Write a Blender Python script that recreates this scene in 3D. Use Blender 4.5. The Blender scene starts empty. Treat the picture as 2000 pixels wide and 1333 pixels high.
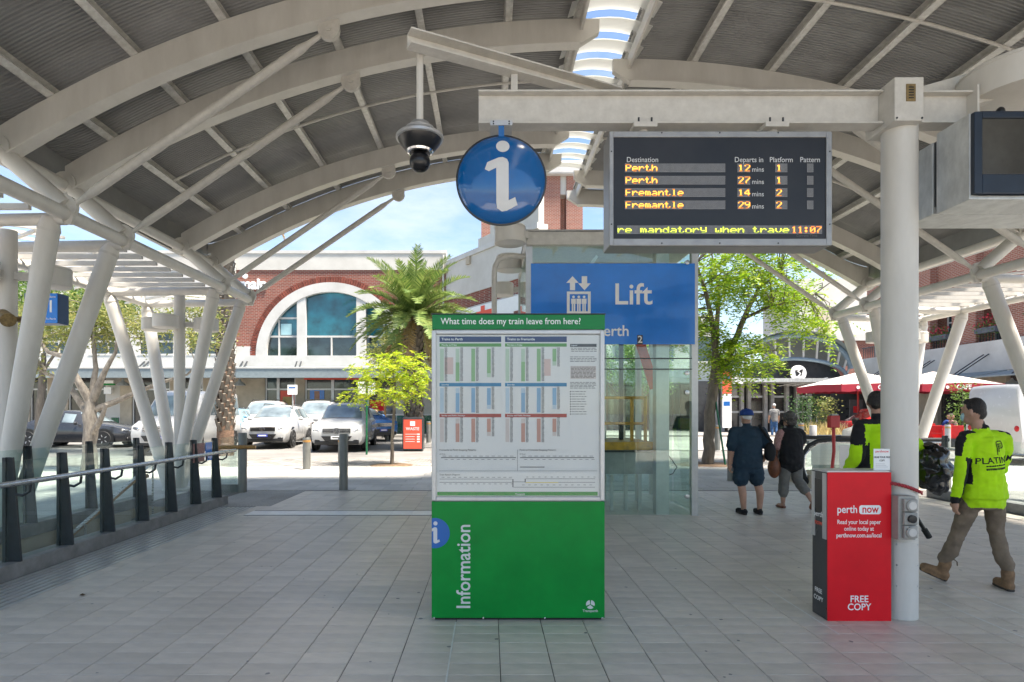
import bpy, bmesh, math, random
import numpy as np
from mathutils import Vector, Matrix
from mathutils.bvhtree import BVHTree
random.seed(7)
R = math.radians
scene = bpy.context.scene
COL = scene.collection

# ---------------------------------------------------------------- camera, sky, sun, exposure
EYE = 1.6
cam_d = bpy.data.cameras.new('camera'); cam = bpy.data.objects.new('camera', cam_d); COL.objects.link(cam)
cam.location = (0, 0, EYE); cam.rotation_euler = (R(90), 0, 0)
cam_d.sensor_width = 36; cam_d.lens = 21.0
cam_d.shift_x = 0.022; cam_d.shift_y = 0.0693
cam_d.clip_start = 0.05; cam_d.clip_end = 2000
scene.camera = cam

SUN_EL, SUN_AZ = 66, 115          # elevation; azimuth the light comes from (0 = +Y, clockwise)
world = bpy.data.worlds.new('World'); scene.world = world; world.use_nodes = True
wn, wl = world.node_tree.nodes, world.node_tree.links
wn.clear()
wo = wn.new('ShaderNodeOutputWorld'); wb = wn.new('ShaderNodeBackground')
sky = wn.new('ShaderNodeTexSky'); sky.sky_type = 'NISHITA'; sky.sun_disc = False
sky.sun_elevation = R(SUN_EL); sky.sun_rotation = R(SUN_AZ); sky.air_density = 1.0; sky.dust_density = 0.6; sky.ozone_density = 1.0
wt = wn.new('ShaderNodeTexCoord'); wm = wn.new('ShaderNodeMapping'); wm.inputs['Scale'].default_value = (1.5, 1.5, 4.0)
wz = wn.new('ShaderNodeTexNoise'); wz.inputs['Scale'].default_value = 2.2; wz.inputs['Detail'].default_value = 8; wz.inputs['Roughness'].default_value = .6
wr = wn.new('ShaderNodeValToRGB'); wr.color_ramp.elements[0].position = .47; wr.color_ramp.elements[0].color = (0, 0, 0, 1)
wr.color_ramp.elements[1].position = .78; wr.color_ramp.elements[1].color = (.85, .85, .85, 1)
wx = wn.new('ShaderNodeMixRGB'); wx.inputs[2].default_value = (3.9, 4.2, 4.6, 1)
wl.new(wt.outputs['Generated'], wm.inputs['Vector']); wl.new(wm.outputs[0], wz.inputs['Vector']); wl.new(wz.outputs['Fac'], wr.inputs[0])
wl.new(wr.outputs[0], wx.inputs[0]); wl.new(sky.outputs[0], wx.inputs[1]); wl.new(wx.outputs[0], wb.inputs['Color'])
wb.inputs['Strength'].default_value = 0.063
wl.new(wb.outputs[0], wo.inputs[0])

sun_d = bpy.data.lights.new('sun', 'SUN'); sun = bpy.data.objects.new('sun', sun_d); COL.objects.link(sun)
sun_d.energy = 3.7; sun_d.angle = R(9); sun_d.color = (1.0, .92, .81)
_sd = Vector((math.sin(R(SUN_AZ))*math.cos(R(SUN_EL)), math.cos(R(SUN_AZ))*math.cos(R(SUN_EL)), math.sin(R(SUN_EL))))
sun.rotation_euler = (-_sd).to_track_quat('-Z', 'Y').to_euler(); sun.location = (0, 0, 40)
vs = scene.view_settings
vs.view_transform = 'Standard'; vs.look = 'None'; vs.gamma = 1; vs.use_curve_mapping = False; vs.exposure = 2.2
scene.cycles.max_bounces = 10; scene.cycles.diffuse_bounces = 5; scene.cycles.glossy_bounces = 4
scene.cycles.transparent_max_bounces = 24; scene.cycles.transmission_bounces = 6
scene.cycles.use_denoising = True

# ---------------------------------------------------------------- materials
def new_mat(name):
    m = bpy.data.materials.new(name); m.use_nodes = True
    return m, m.node_tree.nodes, m.node_tree.links, m.node_tree.nodes['Principled BSDF']
def pm(name, col, rough=.5, metal=0., var=.12, scale=6., bump=0., bscale=40., spec=.5, rvar=.1, tint=None, coat=0., stretch=(1, 1, 1), rand=0., emit=0., island=0.):
    """painted / stone / cloth surface: base colour broken up by two noises, uneven gloss, fine relief"""
    m, n, l, b = new_mat(name)
    tc = n.new('ShaderNodeTexCoord'); mp = n.new('ShaderNodeMapping'); mp.inputs['Scale'].default_value = stretch
    l.new(tc.outputs['Object'], mp.inputs['Vector'])
    n1 = n.new('ShaderNodeTexNoise'); n1.inputs['Scale'].default_value = scale; n1.inputs['Detail'].default_value = 7; n1.inputs['Roughness'].default_value = .65
    l.new(mp.outputs[0], n1.inputs['Vector'])
    c = Vector(col[:3]); t = Vector(tint[:3]) if tint else c*(1-2.2*var)
    rp = n.new('ShaderNodeValToRGB'); e = rp.color_ramp.elements
    e[0].position = .3; e[0].color = (*[max(0, v) for v in t], 1); e[1].position = .72; e[1].color = (*[min(1, v*(1+var)) for v in c], 1)
    l.new(n1.outputs['Fac'], rp.inputs[0]); out = rp.outputs[0]
    if rand or island:
        hs = n.new('ShaderNodeHueSaturation'); mr = n.new('ShaderNodeMapRange')
        k = rand or island
        mr.inputs['To Min'].default_value = 1-k; mr.inputs['To Max'].default_value = 1+k
        ad = n.new('ShaderNodeMath'); ad.operation = 'ADD'; fr = n.new('ShaderNodeMath'); fr.operation = 'FRACT'
        oi = n.new('ShaderNodeObjectInfo'); l.new(oi.outputs['Random'], ad.inputs[0]); ad.inputs[1].default_value = 0
        if island:
            ge = n.new('ShaderNodeNewGeometry'); l.new(ge.outputs['Random Per Island'], ad.inputs[1])
        l.new(ad.outputs[0], fr.inputs[0]); l.new(fr.outputs[0], mr.inputs['Value']); l.new(mr.outputs[0], hs.inputs['Value'])
        l.new(out, hs.inputs['Color']); out = hs.outputs[0]
    l.new(out, b.inputs['Base Color'])
    mr2 = n.new('ShaderNodeMapRange'); mr2.inputs['To Min'].default_value = max(.02, rough-rvar); mr2.inputs['To Max'].default_value = min(1, rough+rvar)
    l.new(n1.outputs['Fac'], mr2.inputs['Value']); l.new(mr2.outputs[0], b.inputs['Roughness'])
    b.inputs['Metallic'].default_value = metal; b.inputs['Specular IOR Level'].default_value = spec
    if coat: b.inputs['Coat Weight'].default_value = coat; b.inputs['Coat Roughness'].default_value = .05
    if emit:
        l.new(out, b.inputs['Emission Color']); b.inputs['Emission Strength'].default_value = emit
    if bump:
        n2 = n.new('ShaderNodeTexNoise'); n2.inputs['Scale'].default_value = bscale; n2.inputs['Detail'].default_value = 5
        l.new(mp.outputs[0], n2.inputs['Vector'])
        bp = n.new('ShaderNodeBump'); bp.inputs['Strength'].default_value = bump; bp.inputs['Distance'].default_value = .02
        l.new(n2.outputs['Fac'], bp.inputs['Height']); l.new(bp.outputs[0], b.inputs['Normal'])
    return m
def glass_mat(name, tint=(.86, .95, .92), refl=1.45, rough=.0, dirt=.05):
    m, n, l, b = new_mat(name); n.remove(b)
    o = n['Material Output']; tr = n.new('ShaderNodeBsdfTransparent'); gl = n.new('ShaderNodeBsdfGlossy'); df = n.new('ShaderNodeBsdfDiffuse')
    tr.inputs[0].default_value = (*tint, 1); gl.inputs['Roughness'].default_value = rough; gl.inputs[0].default_value = (.95, .98, .97, 1)
    df.inputs[0].default_value = (.6, .64, .62, 1)
    lw = n.new('ShaderNodeLayerWeight'); lw.inputs['Blend'].default_value = .5; pw = n.new('ShaderNodeMath'); pw.operation = 'POWER'; pw.inputs[1].default_value = 4
    l.new(lw.outputs['Facing'], pw.inputs[0]); fr = n.new('ShaderNodeMapRange'); fr.inputs['To Min'].default_value = (refl-1)*.07; fr.inputs['To Max'].default_value = .7
    l.new(pw.outputs[0], fr.inputs['Value'])
    mx = n.new('ShaderNodeMixShader'); mx2 = n.new('ShaderNodeMixShader')
    tc = n.new('ShaderNodeTexCoord'); nz = n.new('ShaderNodeTexNoise'); nz.inputs['Scale'].default_value = 3; nz.inputs['Detail'].default_value = 6
    l.new(tc.outputs['Object'], nz.inputs['Vector'])
    mr = n.new('ShaderNodeMapRange'); mr.inputs['To Min'].default_value = 0; mr.inputs['To Max'].default_value = dirt*2
    mr.inputs['From Min'].default_value = .35; mr.inputs['From Max'].default_value = .75
    l.new(nz.outputs['Fac'], mr.inputs['Value'])
    l.new(mr.outputs[0], mx2.inputs[0]); l.new(tr.outputs[0], mx2.inputs[1]); l.new(df.outputs[0], mx2.inputs[2])
    l.new(fr.outputs[0], mx.inputs[0]); l.new(mx2.outputs[0], mx.inputs[1]); l.new(gl.outputs[0], mx.inputs[2])
    l.new(mx.outputs[0], o.inputs['Surface'])
    return m
def window_mat(name, col=(.02, .035, .04), rough=.04):
    m, n, l, b = new_mat(name)
    tc = n.new('ShaderNodeTexCoord'); nz = n.new('ShaderNodeTexNoise'); nz.inputs['Scale'].default_value = 1.1; nz.inputs['Detail'].default_value = 3
    l.new(tc.outputs['Object'], nz.inputs['Vector'])
    rp = n.new('ShaderNodeValToRGB'); e = rp.color_ramp.elements
    e[0].position = .35; e[0].color = (*[v*.5 for v in col], 1); e[1].position = .7; e[1].color = (*[v*1.8 for v in col], 1)
    l.new(nz.outputs['Fac'], rp.inputs[0]); l.new(rp.outputs[0], b.inputs['Base Color'])
    b.inputs['Roughness'].default_value = rough; b.inputs['Specular IOR Level'].default_value = .9
    bp = n.new('ShaderNodeBump'); bp.inputs['Strength'].default_value = .04; l.new(nz.outputs['Fac'], bp.inputs['Height']); l.new(bp.outputs[0], b.inputs['Normal'])
    return m
def brick_mat(name, c1, c2, mortar, bw=.24, bh=.086):
    m, n, l, b = new_mat(name)
    tc = n.new('ShaderNodeTexCoord'); sp = n.new('ShaderNodeSeparateXYZ'); cb = n.new('ShaderNodeCombineXYZ'); ad = n.new('ShaderNodeMath')
    l.new(tc.outputs['Object'], sp.inputs[0]); l.new(sp.outputs[0], ad.inputs[0]); l.new(sp.outputs[1], ad.inputs[1])
    l.new(ad.outputs[0], cb.inputs[0]); l.new(sp.outputs[2], cb.inputs[1])
    br = n.new('ShaderNodeTexBrick'); br.inputs['Scale'].default_value = 1; br.inputs['Brick Width'].default_value = bw; br.inputs['Row Height'].default_value = bh
    br.inputs['Mortar Size'].default_value = .012; br.inputs['Color1'].default_value = (*c1, 1); br.inputs['Color2'].default_value = (*c2, 1); br.inputs['Mortar'].default_value = (*mortar, 1)
    l.new(cb.outputs[0], br.inputs['Vector'])
    nz = n.new('ShaderNodeTexNoise'); nz.inputs['Scale'].default_value = .9; nz.inputs['Detail'].default_value = 6; l.new(tc.outputs['Object'], nz.inputs['Vector'])
    mr = n.new('ShaderNodeMapRange'); mr.inputs['To Min'].default_value = .72; mr.inputs['To Max'].default_value = 1.25; l.new(nz.outputs['Fac'], mr.inputs['Value'])
    hs = n.new('ShaderNodeHueSaturation'); l.new(br.outputs['Color'], hs.inputs['Color']); l.new(mr.outputs[0], hs.inputs['Value'])
    l.new(hs.outputs[0], b.inputs['Base Color']); b.inputs['Roughness'].default_value = .85
    bp = n.new('ShaderNodeBump'); bp.inputs['Strength'].default_value = .4; bp.inputs['Distance'].default_value = .01; bp.invert = True
    l.new(br.outputs['Fac'], bp.inputs['Height']); l.new(bp.outputs[0], b.inputs['Normal'])
    return m
def emit_mat(name, col, s):
    m, n, l, b = new_mat(name)
    b.inputs['Base Color'].default_value = (*[v*.3 for v in col], 1); b.inputs['Emission Color'].default_value = (*col, 1); b.inputs['Emission Strength'].default_value = s
    return m
def leaf_mat(name, col, col2, trans=.45):
    m, n, l, b = new_mat(name); o = n['Material Output']
    ge = n.new('ShaderNodeNewGeometry'); rp = n.new('ShaderNodeValToRGB'); e = rp.color_ramp.elements
    e[0].color = (*col, 1); e[1].color = (*col2, 1)
    l.new(ge.outputs['Random Per Island'], rp.inputs[0]); l.new(rp.outputs[0], b.inputs['Base Color']); b.inputs['Roughness'].default_value = .55
    tl = n.new('ShaderNodeBsdfTranslucent'); l.new(rp.outputs[0], tl.inputs[0]); mx = n.new('ShaderNodeMixShader'); mx.inputs[0].default_value = trans
    l.new(b.outputs[0], mx.inputs[1]); l.new(tl.outputs[0], mx.inputs[2]); l.new(mx.outputs[0], o.inputs['Surface'])
    return m
M = {}
M['steel'] = pm('cream_painted_steel', (.63, .605, .555), .42, var=.04, scale=4, tint=(.55, .525, .475), bump=.05, bscale=25, stretch=(1, 1, .3))
M['steel_dirty'] = pm('weathered_painted_steel', (.585, .56, .51), .5, var=.06, scale=11, tint=(.49, .465, .42), bump=.1)
M['purlin'] = pm('galvanised_purlin', (.70, .69, .65), .45, .1, var=.08, scale=14, tint=(.50, .48, .44))
M['sheet'] = pm('corrugated_sheet', (.285, .285, .28), .42, .2, var=.12, scale=1.2)
M['louvre'] = leaf_mat('white_louvre', (.85, .85, .82), (.9, .9, .87), .22)
M['galv'] = pm('galvanised_sheet', (.60, .61, .595), .4, .4, var=.12, scale=9, tint=(.40, .41, .40), stretch=(1, 1, .45))
M['stainless'] = pm('brushed_stainless', (.55, .55, .54), .28, .9, var=.12, scale=9, stretch=(1, 1, 8))
M['dark_steel'] = pm('charcoal_painted_steel', (.028, .033, .038), .42, var=.2, scale=8)
M['bollard'] = pm('bronze_grey_metal', (.20, .20, .185), .42, .5, var=.15, scale=6, stretch=(1, 1, .3))
M['timber'] = pm('varnished_timber', (.42, .22, .06), .4, var=.25, scale=6, stretch=(8, 1, 8))
M['tile'] = pm('grey_floor_tile', (.64, .585, .51), .42, var=.10, scale=3.2, bump=.06, bscale=60, rvar=.14, rand=.075, island=.075, stretch=(1, 2.2, 1))
M['grout'] = pm('dark_grout', (.09, .088, .083), .9, var=.2)
M['sun_streak'] = pm('sun_streak_floor', (.88, .88, .86), .4, var=.06, scale=5, rand=.03)  # sunlight put into the tile colour
M['sealant'] = pm('pale_sealant', (.74, .74, .71), .5, var=.1)
M['concrete'] = pm('grey_concrete', (.40, .39, .375), .75, var=.18, scale=2.5, bump=.1)
M['kerb_stone'] = pm('dark_kerb_stone', (.23, .224, .218), .55, var=.2, scale=5, bump=.06)
M['paver'] = pm('pale_pavers', (.29, .272, .25), .8, var=.14, scale=.7, bump=.08, island=.12)
M['paver_near'] = pm('forecourt_pavers', (.52, .495, .455), .8, var=.1, scale=.9, bump=.08, island=.1)
M['cobble'] = pm('cobble_band', (.27, .252, .23), .85, var=.2, scale=2, bump=.1, island=.2)
M['asphalt'] = pm('pale_asphalt', (.20, .19, .178), .9, var=.15, scale=.8, bump=.15, bscale=90)
M['tan_wall'] = pm('tan_render', (.48, .41, .31), .8, var=.12, scale=1.5)
M['cream_wall'] = pm('cream_render', (.56, .54, .495), .8, var=.07, scale=.6, tint=(.46, .435, .39))
M['white_wall'] = pm('white_render', (.56, .545, .515), .8, var=.06, scale=.9, tint=(.46, .44, .41))
M['brick'] = brick_mat('red_brick', (.25, .062, .038), (.17, .042, .028), (.28, .21, .17))
M['brick_light'] = brick_mat('pale_red_brick', (.32, .105, .065), (.25, .08, .05), (.38, .30, .25))
M['brick_dark'] = pm('arch_brick', (.21, .055, .035), .85, var=.2, island=.25)
M['green'] = pm('green_enamel', (.0, .25, .035), .35, var=.09, scale=3.5, spec=.25, rvar=.18)
M['green_header'] = pm('green_header_enamel', (.0, .19, .035), .2, var=.05, spec=.35)
M['blue_i'] = pm('blue_enamel', (.004, .105, .33), .12, var=.04, coat=.6)
M['blue_sign'] = pm('blue_sign_film', (.002, .19, .70), .2, var=.1, scale=1.2, spec=.5, coat=.35)
M['blue_dark'] = pm('navy_sign', (.012, .06, .17), .3, var=.08)
M['blue_print'] = pm('blue_print', (.01, .12, .42), .35, var=.03)
M['print_white'] = pm('white_print', (.86, .86, .84), .5, var=.02)
M['print_grey'] = pm('pale_grey_print', (.64, .64, .63), .5, var=.03)
M['print_black'] = pm('black_print', (.02, .02, .022), .5, var=.05)
M['paper'] = pm('poster_paper', (.67, .655, .63), .35, var=.03, scale=1.5)
M['alu'] = pm('anodised_aluminium', (.54, .535, .525), .35, .5, var=.06, scale=10)
M['red'] = pm('red_panel_print', (.74, .008, .018), .4, var=.06, scale=3, spec=.25)
M['valance'] = pm('dark_red_canvas', (.34, .012, .03), .7, var=.08)
M['frame_grey'] = pm('grey_board_frame', (.34, .335, .325), .4, .4, var=.1, scale=8)
M['red_paint'] = pm('red_paint', (.50, .02, .02), .4, var=.12)
M['waste_red'] = pm('orange_red_panel', (.80, .10, .055), .4, var=.04)
M['charcoal'] = pm('charcoal_panel', (.045, .047, .05), .3, var=.2, scale=4)
M['black'] = pm('black_plastic', (.012, .012, .013), .3, var=.2)
M['rubber'] = pm('black_rubber', (.018, .018, .018), .7, var=.2)
M['grey_plastic'] = pm('grey_plastic', (.36, .35, .32), .5, var=.1)
M['board'] = pm('matt_black_board', (.022, .022, .024), .35, var=.2, scale=2, spec=.4)
M['led_off'] = pm('unlit_led_matrix', (.30, .30, .305), .6, var=.08, scale=30)
M['amber'] = emit_mat('amber_led', (1, .36, .04), .8); M['amber_dim'] = emit_mat('amber_led_dim', (1, .30, .03), .2)
M['lime'] = emit_mat('lime_led', (.72, .92, .06), .5); M['lime_dim'] = emit_mat('lime_led_dim', (.7, .9, .1), .12)
M['orange_led'] = emit_mat('orange_led', (1, .25, .03), .9); M['orange_dim'] = emit_mat('orange_led_dim', (1, .22, .04), .35)
M['screen'] = pm('dark_crt_glass', (.07, .068, .06), .1, var=.2, scale=2, spec=.6)
M['navy_plastic'] = pm('navy_plastic', (.012, .022, .04), .4, var=.15)
M['glass'] = glass_mat('balustrade_glass', (.92, .972, .958), 1.35, dirt=.03)
M['lift_glass'] = glass_mat('lift_glass', (.885, .955, .925), 1.7, dirt=.004)
M['case_glass'] = glass_mat('display_glass', (.97, .98, .98), 1.25, dirt=.0)
M['window'] = window_mat('dark_window'); M['teal_window'] = window_mat('teal_window', (.006, .10, .13))
M['shop'] = window_mat('shop_window', (.035, .032, .03), .08)
M['awning'] = pm('grey_green_awning', (.22, .26, .27), .6, var=.08)
M['car_white'] = pm('white_car_paint', (.50, .50, .49), .25, var=.02, coat=.6); M['car_dark'] = pm('dark_grey_car_paint', (.035, .037, .042), .25, var=.05, coat=.7)
M['car_blue'] = pm('blue_car_paint', (.01, .12, .38), .25, var=.05, coat=.7); M['car_ice'] = pm('pale_blue_car_paint', (.22, .38, .50), .25, var=.05, coat=.7)
M['car_red'] = pm('red_car_paint', (.55, .03, .03), .25, var=.05, coat=.7)
M['windscreen'] = window_mat('windscreen_glass', (.15, .185, .20), .04)  # base colour lightened to stand in for the sky's reflection
M['chrome'] = pm('chrome', (.75, .75, .76), .12, 1, var=.03); M['lamp'] = pm('headlamp_glass', (.16, .17, .18), .1, .3, var=.3, scale=30)
M['tail'] = pm('tail_lamp', (.5, .01, .015), .2, var=.1)
M['plate_blue'] = pm('blue_number_plate', (.05, .07, .35), .5); M['alloy'] = pm('alloy_rim', (.5, .5, .51), .3, .7, var=.1)
M['bark'] = pm('grey_bark', (.17, .145, .115), .9, var=.3, scale=5, bump=.5, bscale=14, tint=(.09, .075, .06), stretch=(2, 2, .6))
M['bark_pale'] = pm('pale_grey_bark', (.25, .225, .19), .9, var=.28, scale=6, bump=.5, bscale=10, tint=(.10, .085, .07), stretch=(2, 2, .7))
M['bark_brown'] = pm('brown_palm_trunk', (.19, .115, .075), .95, var=.3, scale=9, bump=.5, bscale=30, stretch=(1, 1, 3), island=.25)
M['leaf_lime'] = leaf_mat('lime_leaves', (.12, .28, .01), (.42, .52, .03)); M['leaf_yellow'] = leaf_mat('yellow_green_leaves', (.22, .38, .01), (.56, .58, .03))
M['leaf_green'] = leaf_mat('green_leaves', (.07, .16, .03), (.20, .30, .06)); M['leaf_dark'] = leaf_mat('dark_leaves', (.02, .06, .018), (.07, .15, .035), .3)
M['leaf_olive'] = leaf_mat('olive_leaves', (.13, .19, .05), (.36, .34, .10)); M['frond'] = leaf_mat('palm_fronds', (.07, .14, .025), (.27, .33, .085), .25)
M['frond_dry'] = leaf_mat('dry_fronds', (.25, .15, .06), (.42, .30, .14), .2)
M['flower'] = leaf_mat('red_flowers', (.5, .02, .05), (.75, .12, .15), .3); M['straw'] = leaf_mat('straw_grass', (.45, .34, .12), (.62, .48, .2), .3)
M['hivis'] = pm('hi_vis_lime_cloth', (.46, .80, .0), .85, var=.08, scale=5, bump=.15, bscale=12)
M['navy_cloth'] = pm('navy_cloth', (.015, .038, .062), .9, var=.15, scale=5, bump=.15, bscale=14); M['black_cloth'] = pm('black_cloth', (.012, .012, .014), .9, var=.2, bump=.2, bscale=14)
M['khaki'] = pm('khaki_work_cloth', (.22, .165, .115), .9, var=.18, scale=7, bump=.3, bscale=13); M['grey_cloth'] = pm('grey_cloth', (.17, .165, .15), .9, var=.15, bump=.2, bscale=14)
M['denim'] = pm('blue_denim', (.035, .10, .24), .9, var=.2); M['tee_grey'] = pm('grey_tee_cloth', (.17, .17, .17), .9, var=.1); M['white_cloth'] = pm('white_cloth', (.72, .70, .67), .9, var=.06, bump=.2, bscale=10)
M['pink_cloth'] = pm('pink_floral_cloth', (.45, .27, .24), .9, var=.3, scale=40, tint=(.25, .12, .12)); M['blue_cap'] = pm('blue_cap_cloth', (.01, .045, .22), .85, var=.1)
M['skin'] = pm('skin', (.46, .26, .18), .55, var=.12, scale=6); M['skin_dark'] = pm('tanned_skin', (.30, .16, .11), .55, var=.12)
M['hair_dark'] = pm('dark_hair', (.018, .013, .011), .6, var=.3, scale=60, bump=.6, bscale=80); M['hair_grey'] = pm('grey_brown_hair', (.09, .08, .07), .7, var=.4, scale=40, bump=.6, bscale=50); M['hair_white'] = pm('white_hair', (.7, .69, .66), .7, var=.1)
M['boot'] = pm('tan_suede_boot', (.27, .16, .085), .85, var=.25, scale=14, bump=.2); M['sole'] = pm('boot_sole', (.05, .042, .036), .8, var=.2); M['mask'] = pm('pale_blue_mask', (.35, .55, .58), .8, var=.05)
M['bag_brown'] = pm('brown_leather', (.20, .065, .025), .5, var=.25, scale=10, bump=.2); M['bin_bag'] = pm('black_bin_bag', (.010, .010, .010), .18, var=.3, spec=.7)
M['canvas'] = pm('white_canvas', (.60, .57, .52), .8, var=.04); M['planter'] = pm('slate_planter', (.12, .13, .15), .7, var=.15); M['orange_lift'] = pm('yellow_lift_rail', (.80, .38, .02), .45, var=.2, scale=8)
M['copper'] = pm('weathered_brass', (.30, .21, .09), .5, .4, var=.3, scale=14); M['truss'] = pm('blue_grey_steel', (.20, .27, .33), .5, var=.1); M['green_tile'] = pm('green_wall_tile', (.01, .12, .05), .25, var=.2, scale=14)
M['soil'] = pm('brown_soil', (.20, .13, .075), .95, var=.3, scale=12, bump=.4); M['rope'] = pm('red_cable', (.35, .02, .03), .5)

# ---------------------------------------------------------------- mesh builder
def frame(d):
    d = Vector(d).normalized(); u = Vector((0, 0, 1)) if abs(d.z) < .92 else Vector((0, 1, 0))
    a = d.cross(u).normalized(); return a, a.cross(d).normalized()
class MB:
    def __init__(s): s.v = []; s.f = []; s.m = []; s.mi = 0
    def add(s, vs_, fs):
        o = len(s.v); s.v += [tuple(p) for p in vs_]; s.f += [tuple(i+o for i in f) for f in fs]; s.m += [s.mi]*len(fs); return s
    def box(s, x0, x1, y0, y1, z0, z1):
        return s.add([(x0, y0, z0), (x1, y0, z0), (x1, y1, z0), (x0, y1, z0), (x0, y0, z1), (x1, y0, z1), (x1, y1, z1), (x0, y1, z1)],
            [(3, 2, 1, 0), (4, 5, 6, 7), (0, 1, 5, 4), (1, 2, 6, 5), (2, 3, 7, 6), (3, 0, 4, 7)])
    def cbox(s, c, size, rot=None):
        h = [v/2 for v in size]; vs_ = []
        for z in (-1, 1):
            for x, y in ((-1, -1), (1, -1), (1, 1), (-1, 1)): vs_.append(Vector((x*h[0], y*h[1], z*h[2])))
        if rot is not None: vs_ = [rot @ v for v in vs_]
        return s.add([v+Vector(c) for v in vs_], [(3, 2, 1, 0), (4, 5, 6, 7), (0, 1, 5, 4), (1, 2, 6, 5), (2, 3, 7, 6), (3, 0, 4, 7)])
    def bar(s, p0, p1, w, h):                       # square bar between two points
        p0, p1 = Vector(p0), Vector(p1); a, b = frame(p1-p0); vs_ = []
        for p in (p0, p1):
            for i, j in ((-1, -1), (1, -1), (1, 1), (-1, 1)): vs_.append(p+a*(i*w/2)+b*(j*h/2))
        return s.add(vs_, [(0, 1, 2, 3), (7, 6, 5, 4), (0, 4, 5, 1), (1, 5, 6, 2), (2, 6, 7, 3), (3, 7, 4, 0)])
    def tube(s, pts, rad, n=12, caps=True, closed=False):
        pts = [Vector(p) for p in pts]; k = len(pts); rs = rad if isinstance(rad, (list, tuple)) else [rad]*k
        vs_ = []; fs = []; pa = None
        for i, p in enumerate(pts):
            if closed: d = pts[(i+1) % k]-pts[i-1]
            else: d = pts[min(i+1, k-1)]-pts[max(i-1, 0)]
            if d.length < 1e-9: d = Vector((0, 0, 1))
            d.normalize()
            if pa is None: a, b = frame(d)
            else:
                a = (pa-d*pa.dot(d))
                if a.length < 1e-6: a, b = frame(d)
                a.normalize(); b = a.cross(d).normalized()
            pa = a
            for j in range(n):
                t = 2*math.pi*j/n; vs_.append(p+(a*math.cos(t)+b*math.sin(t))*rs[i])
        for i in range(k if closed else k-1):
            i2 = (i+1) % k
            for j in range(n): fs.append((i*n+j, i*n+(j+1) % n, i2*n+(j+1) % n, i2*n+j))
        if caps and not closed: fs += [tuple(range(n-1, -1, -1)), tuple(range((k-1)*n, k*n))]
        return s.add(vs_, fs)
    def cyl(s, p0, p1, r0, r1=None, n=16): return s.tube([p0, p1], [r0, r0 if r1 is None else r1], n)
    def lathe(s, prof, c=(0, 0, 0), n=24, axis='z'):
        vs_ = []; fs = []; k = len(prof); c = Vector(c)
        for r, z in prof:
            for j in range(n):
                t = 2*math.pi*j/n; x, y = r*math.cos(t), r*math.sin(t)
                vs_.append(c+(Vector((x, y, z)) if axis == 'z' else Vector((x, -z, y)) if axis == 'y' else Vector((z, x, y))))
        for i in range(k-1):
            for j in range(n): fs.append((i*n+j, i*n+(j+1) % n, (i+1)*n+(j+1) % n, (i+1)*n+j))
        if prof[0][0] > 1e-4: fs.append(tuple(range(n-1, -1, -1)))
        if prof[-1][0] > 1e-4: fs.append(tuple(range((k-1)*n, k*n)))
        return s.add(vs_, fs)
    def prism(s, poly, d0, d1, plane='xz'):         # extrude a 2D outline
        def P(a, b, d): return (a, d, b) if plane == 'xz' else (a, b, d) if plane == 'xy' else (d, a, b)
        k = len(poly); vs_ = [P(a, b, d0) for a, b in poly]+[P(a, b, d1) for a, b in poly]
        return s.add(vs_, [tuple(range(k)), tuple(range(2*k-1, k-1, -1))]+[(i, i+k, (i+1) % k+k, (i+1) % k) for i in range(k)])
    def strip(s, A, B):                             # quads between two point rows
        k = len(A); return s.add(list(A)+list(B), [(i, i+1, k+i+1, k+i) for i in range(k-1)])
    def quad(s, *p): return s.add(p, [(0, 1, 2, 3)])
    def ball(s, c, r, n=16, m=10, rot=None):
        r = r if isinstance(r, (tuple, list)) else (r, r, r); vs_ = []; fs = []
        for i in range(m+1):
            ph = math.pi*i/m
            for j in range(n):
                t = 2*math.pi*j/n; v = Vector((r[0]*math.sin(ph)*math.cos(t), r[1]*math.sin(ph)*math.sin(t), r[2]*math.cos(ph)))
                vs_.append((rot @ v if rot is not None else v)+Vector(c))
        for i in range(m):
            for j in range(n): fs.append((i*n+j, (i+1)*n+j, (i+1)*n+(j+1) % n, i*n+(j+1) % n))
        return s.add(vs_, fs)
    def mesh(s, name, mats, off=(0, 0, 0)):
        me = bpy.data.meshes.new(name)
        v = np.array(s.v, dtype=float)-np.array(off, dtype=float) if s.v else np.zeros((0, 3))
        me.from_pydata([tuple(p) for p in v], [], s.f)
        for mt in (mats if isinstance(mats, (list, tuple)) else [mats]): me.materials.append(M[mt] if isinstance(mt, str) else mt)
        if len(me.materials) > 1: me.polygons.foreach_set('material_index', s.m)
        return me
    def build(s, name, mats, parent=None, smooth=35, bevel=0, label=None, world=False):
        me = s.mesh(name, mats, origin_of(parent) if world else (0, 0, 0))
        bm = bmesh.new(); bm.from_mesh(me); bmesh.ops.remove_doubles(bm, verts=bm.verts, dist=1e-5); bmesh.ops.recalc_face_normals(bm, faces=bm.faces); bm.to_mesh(me); bm.free()
        if smooth:
            me.polygons.foreach_set('use_smooth', [True]*len(me.polygons)); me.set_sharp_from_angle(angle=R(smooth))
        o = bpy.data.objects.new(name, me); COL.objects.link(o); o.parent = parent
        if bevel:
            b = o.modifiers.new('bevel', 'BEVEL'); b.width = bevel; b.segments = 2; b.limit_method = 'ANGLE'; b.angle_limit = R(40)
        if label: o['label'] = label
        return o
def origin_of(o):
    p = Vector((0, 0, 0))
    while o is not None: p = p+Vector(o.location); o = o.parent
    return p
def tag(o, label, cat, group=None, kind=None):
    o['label'] = label
    if cat: o['category'] = cat
    if group: o['group'] = group
    if kind: o['kind'] = kind
    return o
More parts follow.
